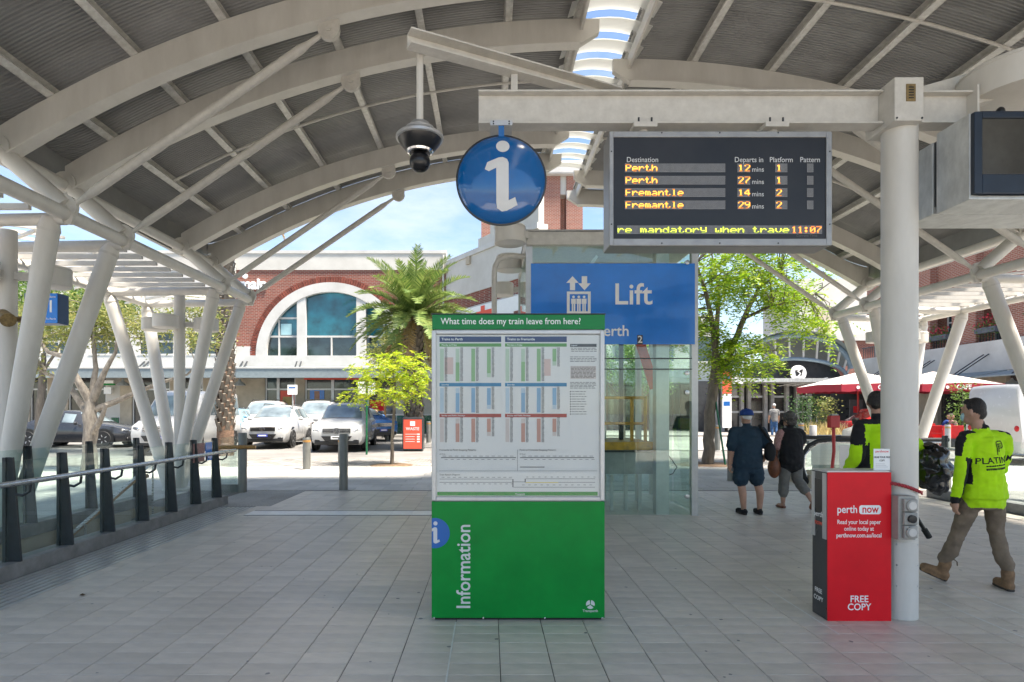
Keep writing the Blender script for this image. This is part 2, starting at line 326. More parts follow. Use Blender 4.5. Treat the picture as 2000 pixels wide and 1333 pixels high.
def thing(name, label, cat, loc=(0, 0, 0), rz=0, group=None):
    o = bpy.data.objects.new(name, None); COL.objects.link(o); o.location = loc; o.rotation_euler = (0, 0, rz)
    o.empty_display_size = .1
    return tag(o, label, cat, group)
def struct(o, label=None):
    o['kind'] = 'structure'
    if label: o['label'] = label
    return o
def copy_tree(o, parent=None):
    c = o.copy(); COL.objects.link(c); c.parent = parent
    for ch in list(o.children): copy_tree(ch, c)
    return c
def inst(name, me, loc, parent, rot=None, scale=None):
    o = bpy.data.objects.new(name, me); COL.objects.link(o); o.parent = parent; o.location = loc
    if rot: o.rotation_euler = rot
    if scale: o.scale = scale
    return o
def text(name, s, size, loc, mat, parent, align='CENTER', bold=0., rot=(90, 0, 0), sx=1., thick=.0006, shear=0):
    """flat print: lettering standing in the XZ plane, facing -Y, at a place given in the parent's frame"""
    c = bpy.data.curves.new(name, 'FONT'); c.body = s; c.size = size; c.align_x = align; c.align_y = 'CENTER'; c.offset = bold*size; c.extrude = thick; c.shear = shear
    c.resolution_u = 3; c.materials.append(M[mat] if isinstance(mat, str) else mat)
    t_ = bpy.data.objects.new(name, c); COL.objects.link(t_)
    bpy.context.view_layer.update(); dg = bpy.context.evaluated_depsgraph_get()
    me = bpy.data.meshes.new_from_object(t_.evaluated_get(dg)); bpy.data.objects.remove(t_); bpy.data.curves.remove(c)
    o = bpy.data.objects.new(name, me); COL.objects.link(o); o.parent = parent; o.location = loc; o.rotation_euler = [R(a) for a in rot]; o.scale = (sx, 1, 1)
    return o
F, VX, HY = 1166.7, 956., 805.
def W(px, py, d): return Vector(((px-VX)*d/F, d, EYE-(py-HY)*d/F))      # a measured direction put at its own distance
def gz(d): return 0 if d < 12.2 else .018*(d-12.2)                      # the street rises gently

# ================================================================ ground and concourse floor
WELL = (-5.95, -4.78, 3.0, 10.2)
def ground_sheet():
    b = MB(); xs = [-700, WELL[0], WELL[1], 700]; ys = [-400, WELL[2], WELL[3], 12.2, 34, 70, 1200]
    zz = lambda y: gz(min(y, 70))-.015
    for i in range(3):
        for j in range(6):
            if i == 1 and j == 1: continue
            b.quad((xs[i], ys[j], zz(ys[j])), (xs[i+1], ys[j], zz(ys[j])), (xs[i+1], ys[j+1], zz(ys[j+1])), (xs[i], ys[j+1], zz(ys[j+1])))
    return struct(b.build('ground', 'asphalt', smooth=0))
ground = ground_sheet()
b = MB().box(-4.56, 8.2, -8, 12.2, -.012, -.006); floor = struct(b.build('concourse_floor', 'grout', smooth=0))
TW, TD, TX0, TY0 = .3235, .1694, -.256, 3.634
G = .0022
BAND = (9.30, 9.66)  # sunlit streak across the floor, laid as a row of whiter tiles
def tile_mesh():
    x, y = TW/2-G, TD/2-G; e = .0015
    b = MB().add([(-x, -y, -.007), (x, -y, -.007), (x, y, -.007), (-x, y, -.007), (-x+e, -y+e, 0), (x-e, -y+e, 0), (x-e, y-e, 0), (-x+e, y-e, 0)],
        [(4, 5, 6, 7), (0, 1, 5, 4), (1, 2, 6, 5), (2, 3, 7, 6), (3, 0, 4, 7)])
    return b
cells = []
for i in range(-11, 26):
    for j in range(-60, 51):
        x = TX0+(i+.5)*TW; y = TY0+(j+.5)*TD+.004*math.sin(i*2.3)
        if x-TW/2 < -3.95 or x+TW/2 > 8.2 or y+TD/2 > 12.2: continue
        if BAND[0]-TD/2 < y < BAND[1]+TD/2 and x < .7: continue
        cells.append((x, y))
def vis(c):
    px = VX+c[0]*F/c[1] if c[1] > 0 else -1
    py = HY+EYE*F/c[1] if c[1] > 0 else 9999
    return 10 < px < 1990 and py < 1322 and not (835 < px < 1190 and py < 1205) and not (1590 < px < 1790 and py < 1212)
near = sorted([c for c in cells if c[1] > 0 and vis(c)], key=lambda c: c[1])[:300]
nset = set(near)
tm = tile_mesh().mesh('floor_tile', 'tile')
for c in near:
    inst('floor_tile', tm, (c[0]+random.uniform(-.0008, .0008), c[1]+random.uniform(-.0008, .0008), random.uniform(-.0006, .0004)), floor)
b = MB(); base = tile_mesh()
for c in cells:
    if c in nset: continue
    dz = random.uniform(-.0006, .0004); b.add([(v[0]+c[0], v[1]+c[1], v[2]+dz) for v in base.v], base.f)
# trodden gum and small dark spots
gm = MB(); rg = random.Random(31)
for _ in range(170):
    gx, gy, gr_ = rg.uniform(-3.8, 8), 3.4+8.5*rg.random()**1.5, rg.choice((.008, .01, .012, .016)); gm.add([(gx+gr_*rg.uniform(.7, 1.2)*math.cos(a), gy+gr_*rg.uniform(.7, 1.2)*math.sin(a), .0009) for a in np.linspace(0, 6.28, 9)[:-1]], [tuple(range(8))])
gm.build('gum_spots', 'kerb_stone', floor, smooth=0)['kind'] = 'stuff'
# cut course beside the painted sun streak and by the tactile strip is left as grout line
for j in range(-60, 51):
    yc = TY0+(j+.5)*TD
    if yc+TD/2 < 12.2: b.box(-3.952, TX0-11*TW-G, yc-TD/2+G, yc+TD/2-G, -.007, -.0002)
rest = b.build('floor_tiling', 'tile', floor, smooth=0); rest['kind'] = 'stuff'
wt_me = MB().box(-TW/2+G, TW/2-G, -.18, .18, -.007, .0008).mesh('sun_streak_tile', 'sun_streak')
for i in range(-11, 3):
    inst('sun_streak_tile', wt_me, (TX0+(i+.5)*TW, 9.48, 0), floor)
for x, y0, y1 in ((2.517, 4.3, 5.5), (3.79, 4.2, 6.4), (4.21, 4.4, 6.8), (-.258, 2.0, 4.55), (.062, 2.5, 3.0)):
    MB().box(x-.005, x+.005, y0, y1, -.006, .0016).build('expansion_joint', 'sealant', floor, smooth=0)
# tactile strip along the balustrade: long ribs, then studded slabs
ts = thing('tactile_strip', 'ribbed steel grating strip along the foot of the glass balustrade', 'grating', (-4.25, 6, 0))
MB().box(-4.57, -3.955, -2, 10.1, -.006, -.002).build('backing_plate', 'concrete', ts, world=True, smooth=0)
for k in range(8):
    x = -4.53+k*.0775
    for y0 in range(-2, 10, 2):
        MB().box(x, x+.042, y0+.004, min(y0+2, 10.1)-.004, -.004, .006).build('rib', 'alu', ts, world=True, smooth=0, bevel=.002)
td = thing('stud_paving', 'grey studded tactile slabs where the ribbed grating ends', 'paving', (-4.3, 11.0, 0))
for i in range(3):
    for j in range(5):
        MB().box(-4.92+i*.4, -4.925+(i+1)*.4, 10.14+j*.4, 10.135+(j+1)*.4, -.006, .002).build('slab', 'paver_near', td, world=True, smooth=0)
b = MB()
for i in range(23):
    for j in range(39): b.lathe([(.014, 0), (.011, .005)], (-4.89+i*.0525, 10.17+j*.0513, .002), 6)
o = b.build('studs', 'paver', td, world=True); o['kind'] = 'stuff'
# pale forecourt paving in courses, a cobble band and a kerb line, far pavement
def paving(name, x0, x1, y0, y1, w, d, mat, jit=.01, skip=None, h=.006):
    b = MB(); y = y0; r = 0
    while y < y1-.01:
        yb = min(y+d, y1); x = x0-(w/2 if r % 2 else 0)
        while x < x1:
            a, c = max(x, x0), min(x+w, x1)
            if c-a > .05 and not (skip and skip((a+c)/2, (y+yb)/2)):
                z = random.uniform(0, h*.4)
                p = [(a+jit/2, y+jit/2), (c-jit/2, y+jit/2), (c-jit/2, yb-jit/2), (a+jit/2, yb-jit/2)]
                t = [(px, py, gz(py)+z) for px, py in p]; q = [(px, py, gz(py)-.014) for px, py in p]
                b.add(q+t, [(4, 5, 6, 7), (0, 1, 5, 4), (1, 2, 6, 5), (2, 3, 7, 6), (3, 0, 4, 7)])
            x += w
        y = yb; r += 1
    o = b.build(name, mat, None, smooth=0); return o
fp = struct(paving('forecourt_paving', -16, 22, 12.2, 16.4, .6, .4, 'paver_near'))
cb_ = struct(paving('cobble_band', -22, 26, 16.4, 19.2, .22, .16, 'cobble', .018))
struct(paving('side_paving', -22, -6.05, 2, 12.2, .6, .4, 'paver_near'))
struct(paving('side_paving', 9.3, 22, 2, 12.2, .6, .4, 'paver'))
kb = MB()
for i in range(48): kb.add(*(lambda q: (q.v, q.f))(MB().box(-22+i*1.0, -22+(i+1)*1.0-.01, 16.2, 16.4, gz(16.3)-.02, gz(16.3)+.02)))
struct(kb.build('kerb_line', 'white_wall', None, smooth=0))
def slab(name, x0, x1, y0, y1, dz, mat):
    return struct(MB().add([(x0, y0, gz(y0)-.1), (x1, y0, gz(y0)-.1), (x1, y1, gz(y1)-.1), (x0, y1, gz(y1)-.1), (x0, y0, gz(y0)+dz), (x1, y0, gz(y0)+dz), (x1, y1, gz(y1)+dz), (x0, y1, gz(y1)+dz)],
        [(4, 5, 6, 7), (0, 1, 5, 4), (1, 2, 6, 5), (2, 3, 7, 6), (3, 0, 4, 7)]).build(name, mat, None, smooth=0))
slab('far_pavement', -60, 30, 30.2, 33, .1, 'paver')
slab('cafe_pavement', 4, 40, 22, 30.15, .03, 'paver')
# stairwell beside the concourse: walls, descending treads
sw = MB(); x0, x1, y0, y1 = WELL
sw.quad((x0, y0, -4), (x0, y1, -4), (x0, y1, -.015), (x0, y0, -.015)).quad((x1, y0, -4), (x1, y1, -4), (x1, y1, -.015), (x1, y0, -.015))
sw.quad((x0, y0, -4), (x1, y0, -4), (x1, y0, -.015), (x0, y0, -.015)).quad((x0, y1, -4), (x1, y1, -4), (x1, y1, -.015), (x0, y1, -.015))
well = struct(sw.build('stairwell_wall', 'tan_wall', None, smooth=0))
for k in range(20):
    yb = y1-.3*(k+1); MB().box(x0+.01, x1-.01, yb, yb+.3, -.17*(k+1)-.17, -.17*(k+1)).build('stair_tread', 'concrete', well, smooth=0, bevel=.006)

# ================================================================ canopy
XC = 1.75
RB, RH, CXL, CZ = 13.8, .36, 1.4, -7.0
PAIRS_L = [2.99, 4.15, 7.33, 8.49, 11.67, 12.92]
SHIFT = 2.12
canopy = thing('station_canopy', 'cream steel arched station canopy with grey corrugated roof and V columns', 'canopy', (XC, 8, 0))
CO = Vector((XC, 8, 0))
def arcz(x, r): return CZ+math.sqrt(r*r-(x-CXL)**2)
def MX(x, s): return x if s < 0 else 2*XC-x
A_, B_, C_, PIN = (-6.0, 4.84), (-5.2, 4.07), (-7.4, 3.93), (-1.97, 6.29)
def rib_builder(s):
    b = MB(); n = 30; lo = []; hi = []
    for i in range(n+1):
        x = -6.0+(1.28+6.0)*i/n; lo.append((x, arcz(x, RB))); xh = -6.0+(1.55+6.0)*i/n; hi.append((xh, arcz(xh, RB+RH)))
    lo.append((1.55, arcz(1.5, RB)+.17)); hi.append((1.556, arcz(1.55, RB+RH)))
    k = len(lo); P = lambda q, y: (MX(q[0], s), y, q[1]); w = .05
    f0 = lo[:-1]; f1 = [(x, z+.024) for x, z in f0]; W2 = .095          # bottom flange stands proud, added to catch light and darken the web
    for a_, b_, y0_, y1_ in ((f0, f1, -W2, -W2), (f1, f0, W2, W2), (f0, f0, W2, -W2), (f1, f1, -W2, W2)): b.strip([P((x, z-.003), y0_) for x, z in a_], [P((x, z-.003), y1_) for x, z in b_])
    for rows in ((lo, hi, -w, -w), (hi, lo, w, w)): b.strip([P(q, rows[2]) for q in rows[0]], [P(q, rows[3]) for q in rows[1]])
    b.strip([P(q, w) for q in lo], [P(q, -w) for q in lo]); b.strip([P(q, -w) for q in hi], [P(q, w) for q in hi])
    b.add([P(lo[0], -w), P(lo[0], w), P(hi[0], w), P(hi[0], -w)], [(0, 1, 2, 3)]); b.add([P(lo[-1], -w), P(lo[-1], w), P(hi[-1], w), P(hi[-1], -w)], [(0, 1, 2, 3)])
    return b
def shared(builder, mat, name, smooth=35, bevel=0):
    o = builder.build(name, mat, None, smooth=smooth); me = o.data; bpy.data.objects.remove(o); return me
def disc(b, x, z, r, th=.03, y=0, hx=True):
    b.cyl((x, y-th, z), (x, y+th, z), r, n=20)
    if hx: b.cyl((x, y-th-.02, z), (x, y+th+.02, z), r*.28, n=6)
for s in (-1, 1):
    me_rib = shared(rib_builder(s), 'steel', 'rib')
    # node hardware at one rib: base disc, knee link, strut with end plates, node plate
    b = MB(); disc(b, MX(A_[0], s), A_[1]-.02, .17, .085); me_base = shared(b, 'steel', 'rib_shoe')
    b = MB(); b.cyl((MX(A_[0]+.02, s), 0, A_[1]-.05), (MX(B_[0], s), 0, B_[1]+.05), .105, n=18); me_link = shared(b, 'steel', 'knee_tube')
    b = MB(); dx, dz = PIN[0]-B_[0], PIN[1]-B_[1]; L = math.hypot(dx, dz); ux, uz = dx/L, dz/L
    q = lambda t: (MX(B_[0]+ux*t, s), 0, B_[1]+uz*t)
    b.tube([q(.12), q(.3), q(.42), q(L-.42), q(L-.3), q(L-.1)], [.025, .035, .055, .055, .035, .025], 14)
    disc(b, MX(PIN[0], s), PIN[1], .135, .03); b.box(min(MX(PIN[0]-.1, s), MX(PIN[0]+.13, s)), max(MX(PIN[0]-.1, s), MX(PIN[0]+.13, s)), -.022, .022, PIN[1]+.0, PIN[1]+.2)
    me_strut = shared(b, 'steel_dirty', 'strut')
    b = MB(); disc(b, MX(B_[0], s), B_[1]+.04, .15, .03)
    b.prism([(MX(B_[0]-.26, s), B_[1]+.3), (MX(B_[0]+.16, s), B_[1]+.12), (MX(B_[0]+.08, s), B_[1]-.17), (MX(B_[0]-.16, s), B_[1]-.15)], -.022, .022)
    me_plate = shared(b, 'steel_dirty', 'node_plate')
    b = MB(); b.cyl((MX(B_[0], s), 0, B_[1]-.1), (MX(C_[0], s), 0, C_[1]+.0), .075, n=14); me_cross = shared(b, 'steel', 'cross_tube')
    ys = [y+(SHIFT if s > 0 else 0) for y in PAIRS_L]
    for y in ys:
        loc = (-CO.x, y-CO.y, 0)
        for nm, me in (('rib', me_rib), ('rib_shoe', me_base), ('knee_tube', me_link), ('strut', me_strut), ('node_plate', me_plate), ('cross_tube', me_cross)):
            inst(nm, me, loc, canopy)
    yend = ys[-1]+.28
    # longitudinal tubes
    for (x, z), r, nm in ((A_, .085, 'eaves_tube'), (B_, .085, 'node_tube'), (C_, .075, 'outer_tube')):
        MB().cyl((MX(x, s), -2, z-.04 if nm != 'outer_tube' else z), (MX(x, s), ys[-1]+.08, z-.04 if nm != 'outer_tube' else z), r, n=18).build(nm, 'steel', canopy, world=True)
    # purlins: open C sections on top of the ribs
    for x in (-5.35, -4.33, -3.25, -2.12, -.95, .27, 1.27):
        z = arcz(x, RB+RH)+.005; sl = -(x-CXL)/math.sqrt((RB+RH)**2-(x-CXL)**2); a = math.atan(sl)*(1 if s < 0 else -1)
        rot = Matrix.Rotation(-a, 3, 'Y'); b = MB(); cx = MX(x, s); mid, ln = (yend-2.3)/2-.01, yend+2.3
        for c, sz in (((-.045*-s, 0, .085), (.010, ln, .17)), ((0, 0, .004), (.10, ln, .008)), ((.046*-s, 0, .018), (.008, ln, .035)), ((0, 0, .166), (.10, ln, .008))):
            b.cbox(rot @ Vector(c)+Vector((cx, mid, z)), sz, rot)
        b.build('purlin', 'purlin', canopy, world=True, smooth=0)
    # roof sheets: corrugated, curved over the purlins, flattening out at the eaves
    prof = []; rs = RB+RH+.185
    for i in range(26):
        x = 1.36-(1.36+5.45)*i/25; prof.append((x, arcz(x, rs)))
    zx, slope = prof[-1][1], (prof[-2][1]-prof[-1][1])/(prof[-2][0]-prof[-1][0])
    for i in range(1, 9):
        t = i/8; prof.append((-5.45-.85*t, zx-slope*.85*(t-.35*t*t)))
    SW_, NC = .768, 15; b = MB(); cols = []
    for k in range(NC*4+1):
        y = SW_*(k//4+(0, .16, .5, .66)[k % 4])/NC; h = (-.009, .009, .009, -.009)[k % 4]
        cols.append([(MX(px, s), y, pz+h) for px, pz in prof])
    nP = len(prof); b.add([p for c in cols for p in c], [(k*nP+i, k*nP+i+1, (k+1)*nP+i+1, (k+1)*nP+i) for k in range(NC*4) for i in range(nP-1)])
    me_sheet = shared(b, 'sheet', 'roof_sheet', smooth=25)
    y = yend; k = 0
    while y > -2:  # rear end, out of view, placed to set the fill light
        y -= SW_-.004; inst('roof_sheet', me_sheet, (-CO.x, y-CO.y, (k % 2)*.003), canopy); k += 1
    # gutter face along the eaves, closing plate over the last rib
    ze = prof[-1][1]; xa, xb = sorted((MX(-6.3, s), MX(-6.22, s)))
    MB().box(xa, xb, -2.2, yend, A_[1]-.06, ze+.04).build('eaves_gutter', 'sheet', canopy, world=True, smooth=0)
    MB().strip([(MX(px, s), yend-.01, pz-.02) for px, pz in prof], [(MX(px, s), yend-.01, pz-.24) for px, pz in prof]).build('end_fascia', 'steel', canopy, world=True)
    # edge trim at the far end of the roof, bridging bars half way between the rib pairs
    for yb in (10.02, 5.7): 
        yy = yb+(SHIFT if s > 0 else 0)
        MB().tube([(MX(x, s), yy, arcz(x, RB+RH)+.0) for x in np.linspace(-5.3, 1.2, 20)], .022, 6).build('bridging_bar', 'steel_dirty', canopy, world=True)
    # column clusters
    for c0 in (2, 4, 0):
        dc = (ys[c0]+ys[c0+1])/2; bx = -6.38; zb = -.02
        for xx, zz, nm in ((B_[0]-.2, B_[1]-.08, 'raking_column'), (C_[0], C_[1]-.03, 'raking_column')):
            for yy in (ys[c0], ys[c0+1]):
                sg = 1 if yy > dc else -1; sx = -.06 if xx > bx else -.12
                MB().tube([(MX(bx+sx, s), dc+sg*.12, zb), (MX(bx+sx+(xx-bx)*.02, s), dc+sg*.12, .05), (MX(xx, s), yy, zz-.12), (MX(xx+(xx-bx)*.035, s), yy+sg*.02, zz)], [.118, .118, .118, .085], 20).build(nm, 'steel', canopy, world=True)
                u_ = Vector((MX(xx, s), yy, zz-.12))-Vector((MX(bx+sx, s), dc+sg*.12, .05)); e_ = Vector((MX(xx, s), yy, zz-.12))
                MB().tube([e_-u_*.012, e_-u_*.004], .125, 20).build('weld_collar', 'steel_dirty', canopy, world=True)
        MB().cyl((MX(bx, s), dc, zb), (MX(bx, s), dc, 4.0), .108, n=20).build('upright_column', 'steel', canopy, world=True)
        MB().lathe([(.32, -.02), (.32, .03), (.3, .05), (.01, .05)], (MX(bx, s), dc, 0), 20).build('base_ring', 'steel_dirty', canopy, world=True)
    # flat slatted pergola outside the eaves, with a crossed lattice over each cluster
    for j, (ya, yb) in enumerate(((ys[3]+.45, ys[4]+.3), (ys[1]+.45, ys[2]-.2))):
        y = ya
        while y < yb:
            MB().box(min(MX(-7.5, s), MX(-5.45, s)), max(MX(-7.5, s), MX(-5.45, s)), y, y+.05, 4.0, 4.07).build('pergola_slat', 'steel', canopy, world=True, smooth=0); y += .41
    for y0_, y1_ in ((ys[2]-.3, ys[3]+.4), (ys[4]-.2, ys[5]+.1)):
        L = y1_-y0_
        for k in range(-3, 5):
            for dr in (1, -1):
                xa, xb = -9.0, -6.7; t0, t1 = y0_+k*.45, y0_+k*.45+1.5
                pa, pb = ((xa, t0), (xb, t1)) if dr > 0 else ((xa, t1), (xb, t0))
                MB().bar((MX(pa[0], s), pa[1], 4.32+.03*dr), (MX(pb[0], s), pb[1], 4.32+.03*dr), .045, .04).build('lattice_bar', 'steel', canopy, world=True, smooth=0)
    x_, xx_ = sorted((MX(-7.62, s), MX(-7.5, s)))
    MB().box(x_, xx_, ys[1]+.2, ys[5]+.1, 3.93, 4.12).build('pergola_edge', 'steel', canopy, world=True, smooth=0)
# ridge: arched white blades across the gap
b = MB(); row = lambda y, dz: [(XC+.62*u, y, 7.27+.13*(1-u*u)+dz) for u in np.linspace(-1, 1, 11)]
b.strip(row(-.235, -.06), row(.235, .04)); b.strip(row(-.235, -.072), row(.235, .028)); b.strip(row(.235, .04), row(.235, .028)); b.strip(row(-.235, -.06), row(-.235, -.072))
me_l = shared(b, 'louvre', 'ridge_blade')
y = -2.2
while y < 14.0:
    inst('ridge_blade', me_l, (-CO.x, y-CO.y, 0), canopy); y += .505
for x in (1.30, 2.2):
    MB().box(x-.02, x+.02, -2.3, 13.2 if x < 2 else 15.3, 7.0, 7.2).build('ridge_kerb', 'steel_dirty', canopy, world=True, smooth=0)

# drum lamps: bracketed to columns and to the lift
def drum_lamp(c, r, h, label, arm=None, group='drum lamps'):
    t = thing('drum_lamp', label, 'lamp', c, 0, group)
    MB().lathe([(r*.9, -h/2), (r, -h/2+.012), (r, h/2-.012), (r*.96, h/2), (.01, h/2+.02)], n=28).build('housing', 'steel', t)
    MB().lathe([(.01, -h/2+.006), (r*.88, -h/2+.006), (r*.88, -h/2+.02)], n=28).build('diffuser', 'print_white', t)
    MB().lathe([(r+.004, h/2-.035), (r+.004, h/2-.02)], n=28).build('seam', 'steel_dirty', t)
    if arm: MB().bar((0, 0, 0), Vector(arm)-Vector(c), .09, .1).build('arm', 'steel_dirty', t)
    return t
for s, cs in ((-1, ((12.3, 'far left'), (7.91, 'near left'))), (1, ((14.42, 'far right'), (10.03, 'near right')))):
    for dc, nm in cs:
        for k, (ox, oy) in enumerate(((-.52, .0), (-.06, -.42), (.5, .1))):
            c = (MX(-6.38, s)+ox, dc+oy, 3.4)
            drum_lamp(c, .24, .26, 'cream drum lamp %s the upright of the %s column cluster' % (('left of', 'in front of', 'right of')[k], nm), (MX(-6.38, s), dc, 3.4))

# ================================================================ glass balustrades
def balustrade(name, label, X, ys, sgn, railside=True, end=None):
    """posts at ys along Y; sgn = +1 when the concourse lies on +X"""
    t = thing(name, label, 'balustrade', (X, sum(ys)/len(ys), 0))
    y0, y1 = min(ys)-.35, max(ys)+.28
    MB().box(X-.13, X+.10 if sgn > 0 else X+.13, y0, y1, -.01, .15).build('kerb', 'kerb_stone', t, world=True, bevel=.008, smooth=0)
    for y in ys:
        w = .032; o = X
        b = MB(); prof = [(o-.02*sgn, .15), (o+.115*sgn, .15), (o+.035*sgn, 1.16), (o-.02*sgn, 1.16)]
        b.prism(prof, y-.012, y+.012); p = b.build('post', 'dark_steel', t, world=True, smooth=0, bevel=.002)
        MB().box(min(o-.02*sgn, o-.05*sgn), max(o-.02*sgn, o-.05*sgn), y-w, y+w, .15, 1.16).build('clamp', 'dark_steel', p, world=True, smooth=0)
        if railside:
            MB().tube([(o+.06*sgn, y, .80), (o+.12*sgn, y, .79), (o+.19*sgn, y, .83), (o+.20*sgn, y, .90)], .014, 8).build('bracket', 'dark_steel', p, world=True)
    sy = sorted(ys)
    for a, c in zip(sy[:-1], sy[1:]):
        MB().box(X-.006, X+.006, a+.02, c-.02, .13, 1.12).build('pane', 'glass', t, world=True, smooth=0)
    if railside:
        MB().tube([(X+.20*sgn, y0-.2, .93), (X+.20*sgn, y1+.05, .93)], .027, 14).build('handrail', 'stainless', t, world=True)
    return t
LY = [2.9+.723*k for k in range(11)]
balustrade('glass_balustrade', 'glass balustrade with dark tapered posts and steel handrail beside the ribbed grating', -4.65, LY, 1)
balustrade('glass_balustrade', 'plain glass balustrade on the far side of the left stairwell', -6.02, [4.2+1.2*k for k in range(6)], 1, False)
balustrade('glass_balustrade', 'glass balustrade behind the hi-vis workers at the right edge', 8.45, [6.3+1.2*k for k in range(5)], -1)
sr = thing('stair_rail', 'sloping steel handrail going down the left stairwell', 'handrail', (-5.6, 10, 0))
MB().tube([(-5.75, 10.5, .72), (-5.75, 10.1, .70), (-5.75, 5.0, -1.4)], .022, 10).build('rail', 'stainless', sr, world=True)
for y in (10.2, 8.5, 6.8): MB().cyl((-5.75, y, -.4-(10.2-y)*.45), (-5.75, y, .70-(10.2-y)*.412), .016, n=8).build('stanchion', 'stainless', sr, world=True)
sr = thing('timber_rail', 'orange timber handrail sloping down inside the left stairwell', 'handrail', (-5.85, 9, 0))
MB().tube([(-5.9, 10.3, .5), (-5.9, 9.9, .45), (-5.9, 5.5, -1.3)], .035, 10).build('rail', 'timber', sr, world=True)
MB().cyl((-5.9, 10.2, -.02), (-5.9, 10.2, .46), .02, n=8).build('stanchion', 'dark_steel', sr, world=True)
gp = thing('gate_post', 'bronze post with an orange timber rail at the balustrade end', 'gate', (-4.95, 11.85, 0))
MB().lathe([(.085, 0), (.085, 1.17), (.078, 1.185), (.01, 1.185)], (-4.92, 11.9, 0), 20).build('post', 'bollard', gp, world=True)
MB().box(-5.02, -5.0, 11.15, 11.85, .02, 1.12).build('pane', 'glass', gp, world=True, smooth=0)
MB().box(-5.35, -4.99, 11.86, 11.9, .0, .16).build('bottom_rail', 'bollard', gp, world=True, smooth=0)
MB().box(-5.36, -4.99, 11.875, 11.885, .17, .85).build('pane', 'glass', gp, world=True, smooth=0)
MB().tube([(-5.42, 11.8, .9), (-4.62, 11.8, .91)], .038, 12).build('timber_rail', 'timber', gp, world=True)
nb = thing('notice', 'small pink and blue notice on the far glass panel of the left balustrade', 'notice', (-4.6, 9.5, .95))
MB().box(-4.64, -4.636, 9.35, 9.72, .8, 1.1).build('sheet', 'pink_cloth', nb, world=True, smooth=0)
MB().box(-4.64, -4.636, 9.76, 9.98, .8, 1.1).build('symbol', 'blue_sign', nb, world=True, smooth=0)

# ================================================================ information kiosk
KD = 4.575
kz = lambda py: EYE-(py-HY)*KD/F
kx = lambda px: (px-VX)*KD/F
KX0, KX1 = kx(843), kx(1181)
K = thing('information_kiosk', 'green information kiosk with a framed train timetable', 'kiosk', ((KX0+KX1)/2, KD+.09, 0))
ko = Vector(K.location)
def kl(px, py, dy=0.): return (kx(px)-ko.x, KD-dy-ko.y, kz(py)-ko.z)
MB().box(KX0+.02, KX1-.02, KD+.03, KD+.16, 0.0, .03).build('plinth', 'black', K, world=True, smooth=0)
base = MB().box(KX0, KX1, KD, KD+.18, .022, kz(980)).build('base_panel', 'green', K, world=True, bevel=.003, smooth=0)
hdr = MB().box(KX0+.004, KX1+.001, KD-.008, KD+.188, kz(644), kz(615)).build('header', 'green_header', K, world=True, bevel=.004, smooth=0)
MB().box(KX0-.002, KX1+.006, KD-.010, KD+.19, kz(615)+.0005, kz(615)+.009).build('header_cap', 'dark_steel', hdr, world=True, smooth=0)
MB().box(KX0+.004, KX1-.004, KD+.03, KD+.17, kz(979), kz(645)).build('case', 'alu', K, world=True, smooth=0)
fr_ = MB(); fw = .034
for a, c, e, f in ((KX0, KX0+fw, kz(979), kz(645)), (KX1-fw, KX1, kz(979), kz(645)), (KX0+fw, KX1-fw, kz(979), kz(979)+fw), (KX0+fw, KX1-fw, kz(645)-fw, kz(645))): fr_.box(a, c, KD-.004, KD+.03, e+.002, f-.001)
fr_.build('frame', 'alu', K, world=True, bevel=.006, smooth=0)
paper = MB().box(KX0+fw, KX1-fw, KD+.018, KD+.0295, kz(979)+fw, kz(645)-fw).build('timetable', 'paper', K, world=True, smooth=0)
MB().box(KX0+fw-.004, KX1-fw+.004, KD+.006, KD+.009, kz(979)+fw-.004, kz(645)-fw+.004).build('glass_front', 'case_glass', K, world=True, smooth=0)
PY = KD+.0165
def rect(px0, px1, py0, py1, mat, nm='printed_bar', d=0.):
    sc_ = (KD+.017)/KD; c = lambda p: VX+(p-VX)*1.0
    return MB().box(kx(px0), kx(px1), PY-d, PY+.0015-d, kz(py1), kz(py0)).build(nm, mat, paper, world=True, smooth=0)
pc = {}
def pcol(n, c):
    if n not in pc: pc[n] = pm('print_'+n, c, .5, var=.03)
    return pc[n]
navy, grn, blu, rd = pcol('navy', (.015, .035, .13)), pcol('timetable_green', (.09, .28, .06)), pcol('timetable_blue', (.02, .19, .36)), pcol('timetable_red', (.36, .05, .035))
lg, lb, lr = pcol('light_green', (.24, .42, .2)), pcol('light_blue', (.2, .36, .52)), pcol('light_red', (.5, .26, .2))
pg, pb, pr = pcol('pale_green', (.44, .55, .42)), pcol('pale_blue', (.42, .52, .6)), pcol('pale_red', (.58, .5, .46))
ink = pcol('ink', (.06, .06, .065)); pink = pcol('pink', (.6, .44, .40))
digits = MB()
def dash(px0, px1, py, h=1.3): digits.box(kx(px0), kx(px1), PY-.0004, PY+.0006, kz(py+h/2), kz(py-h/2))
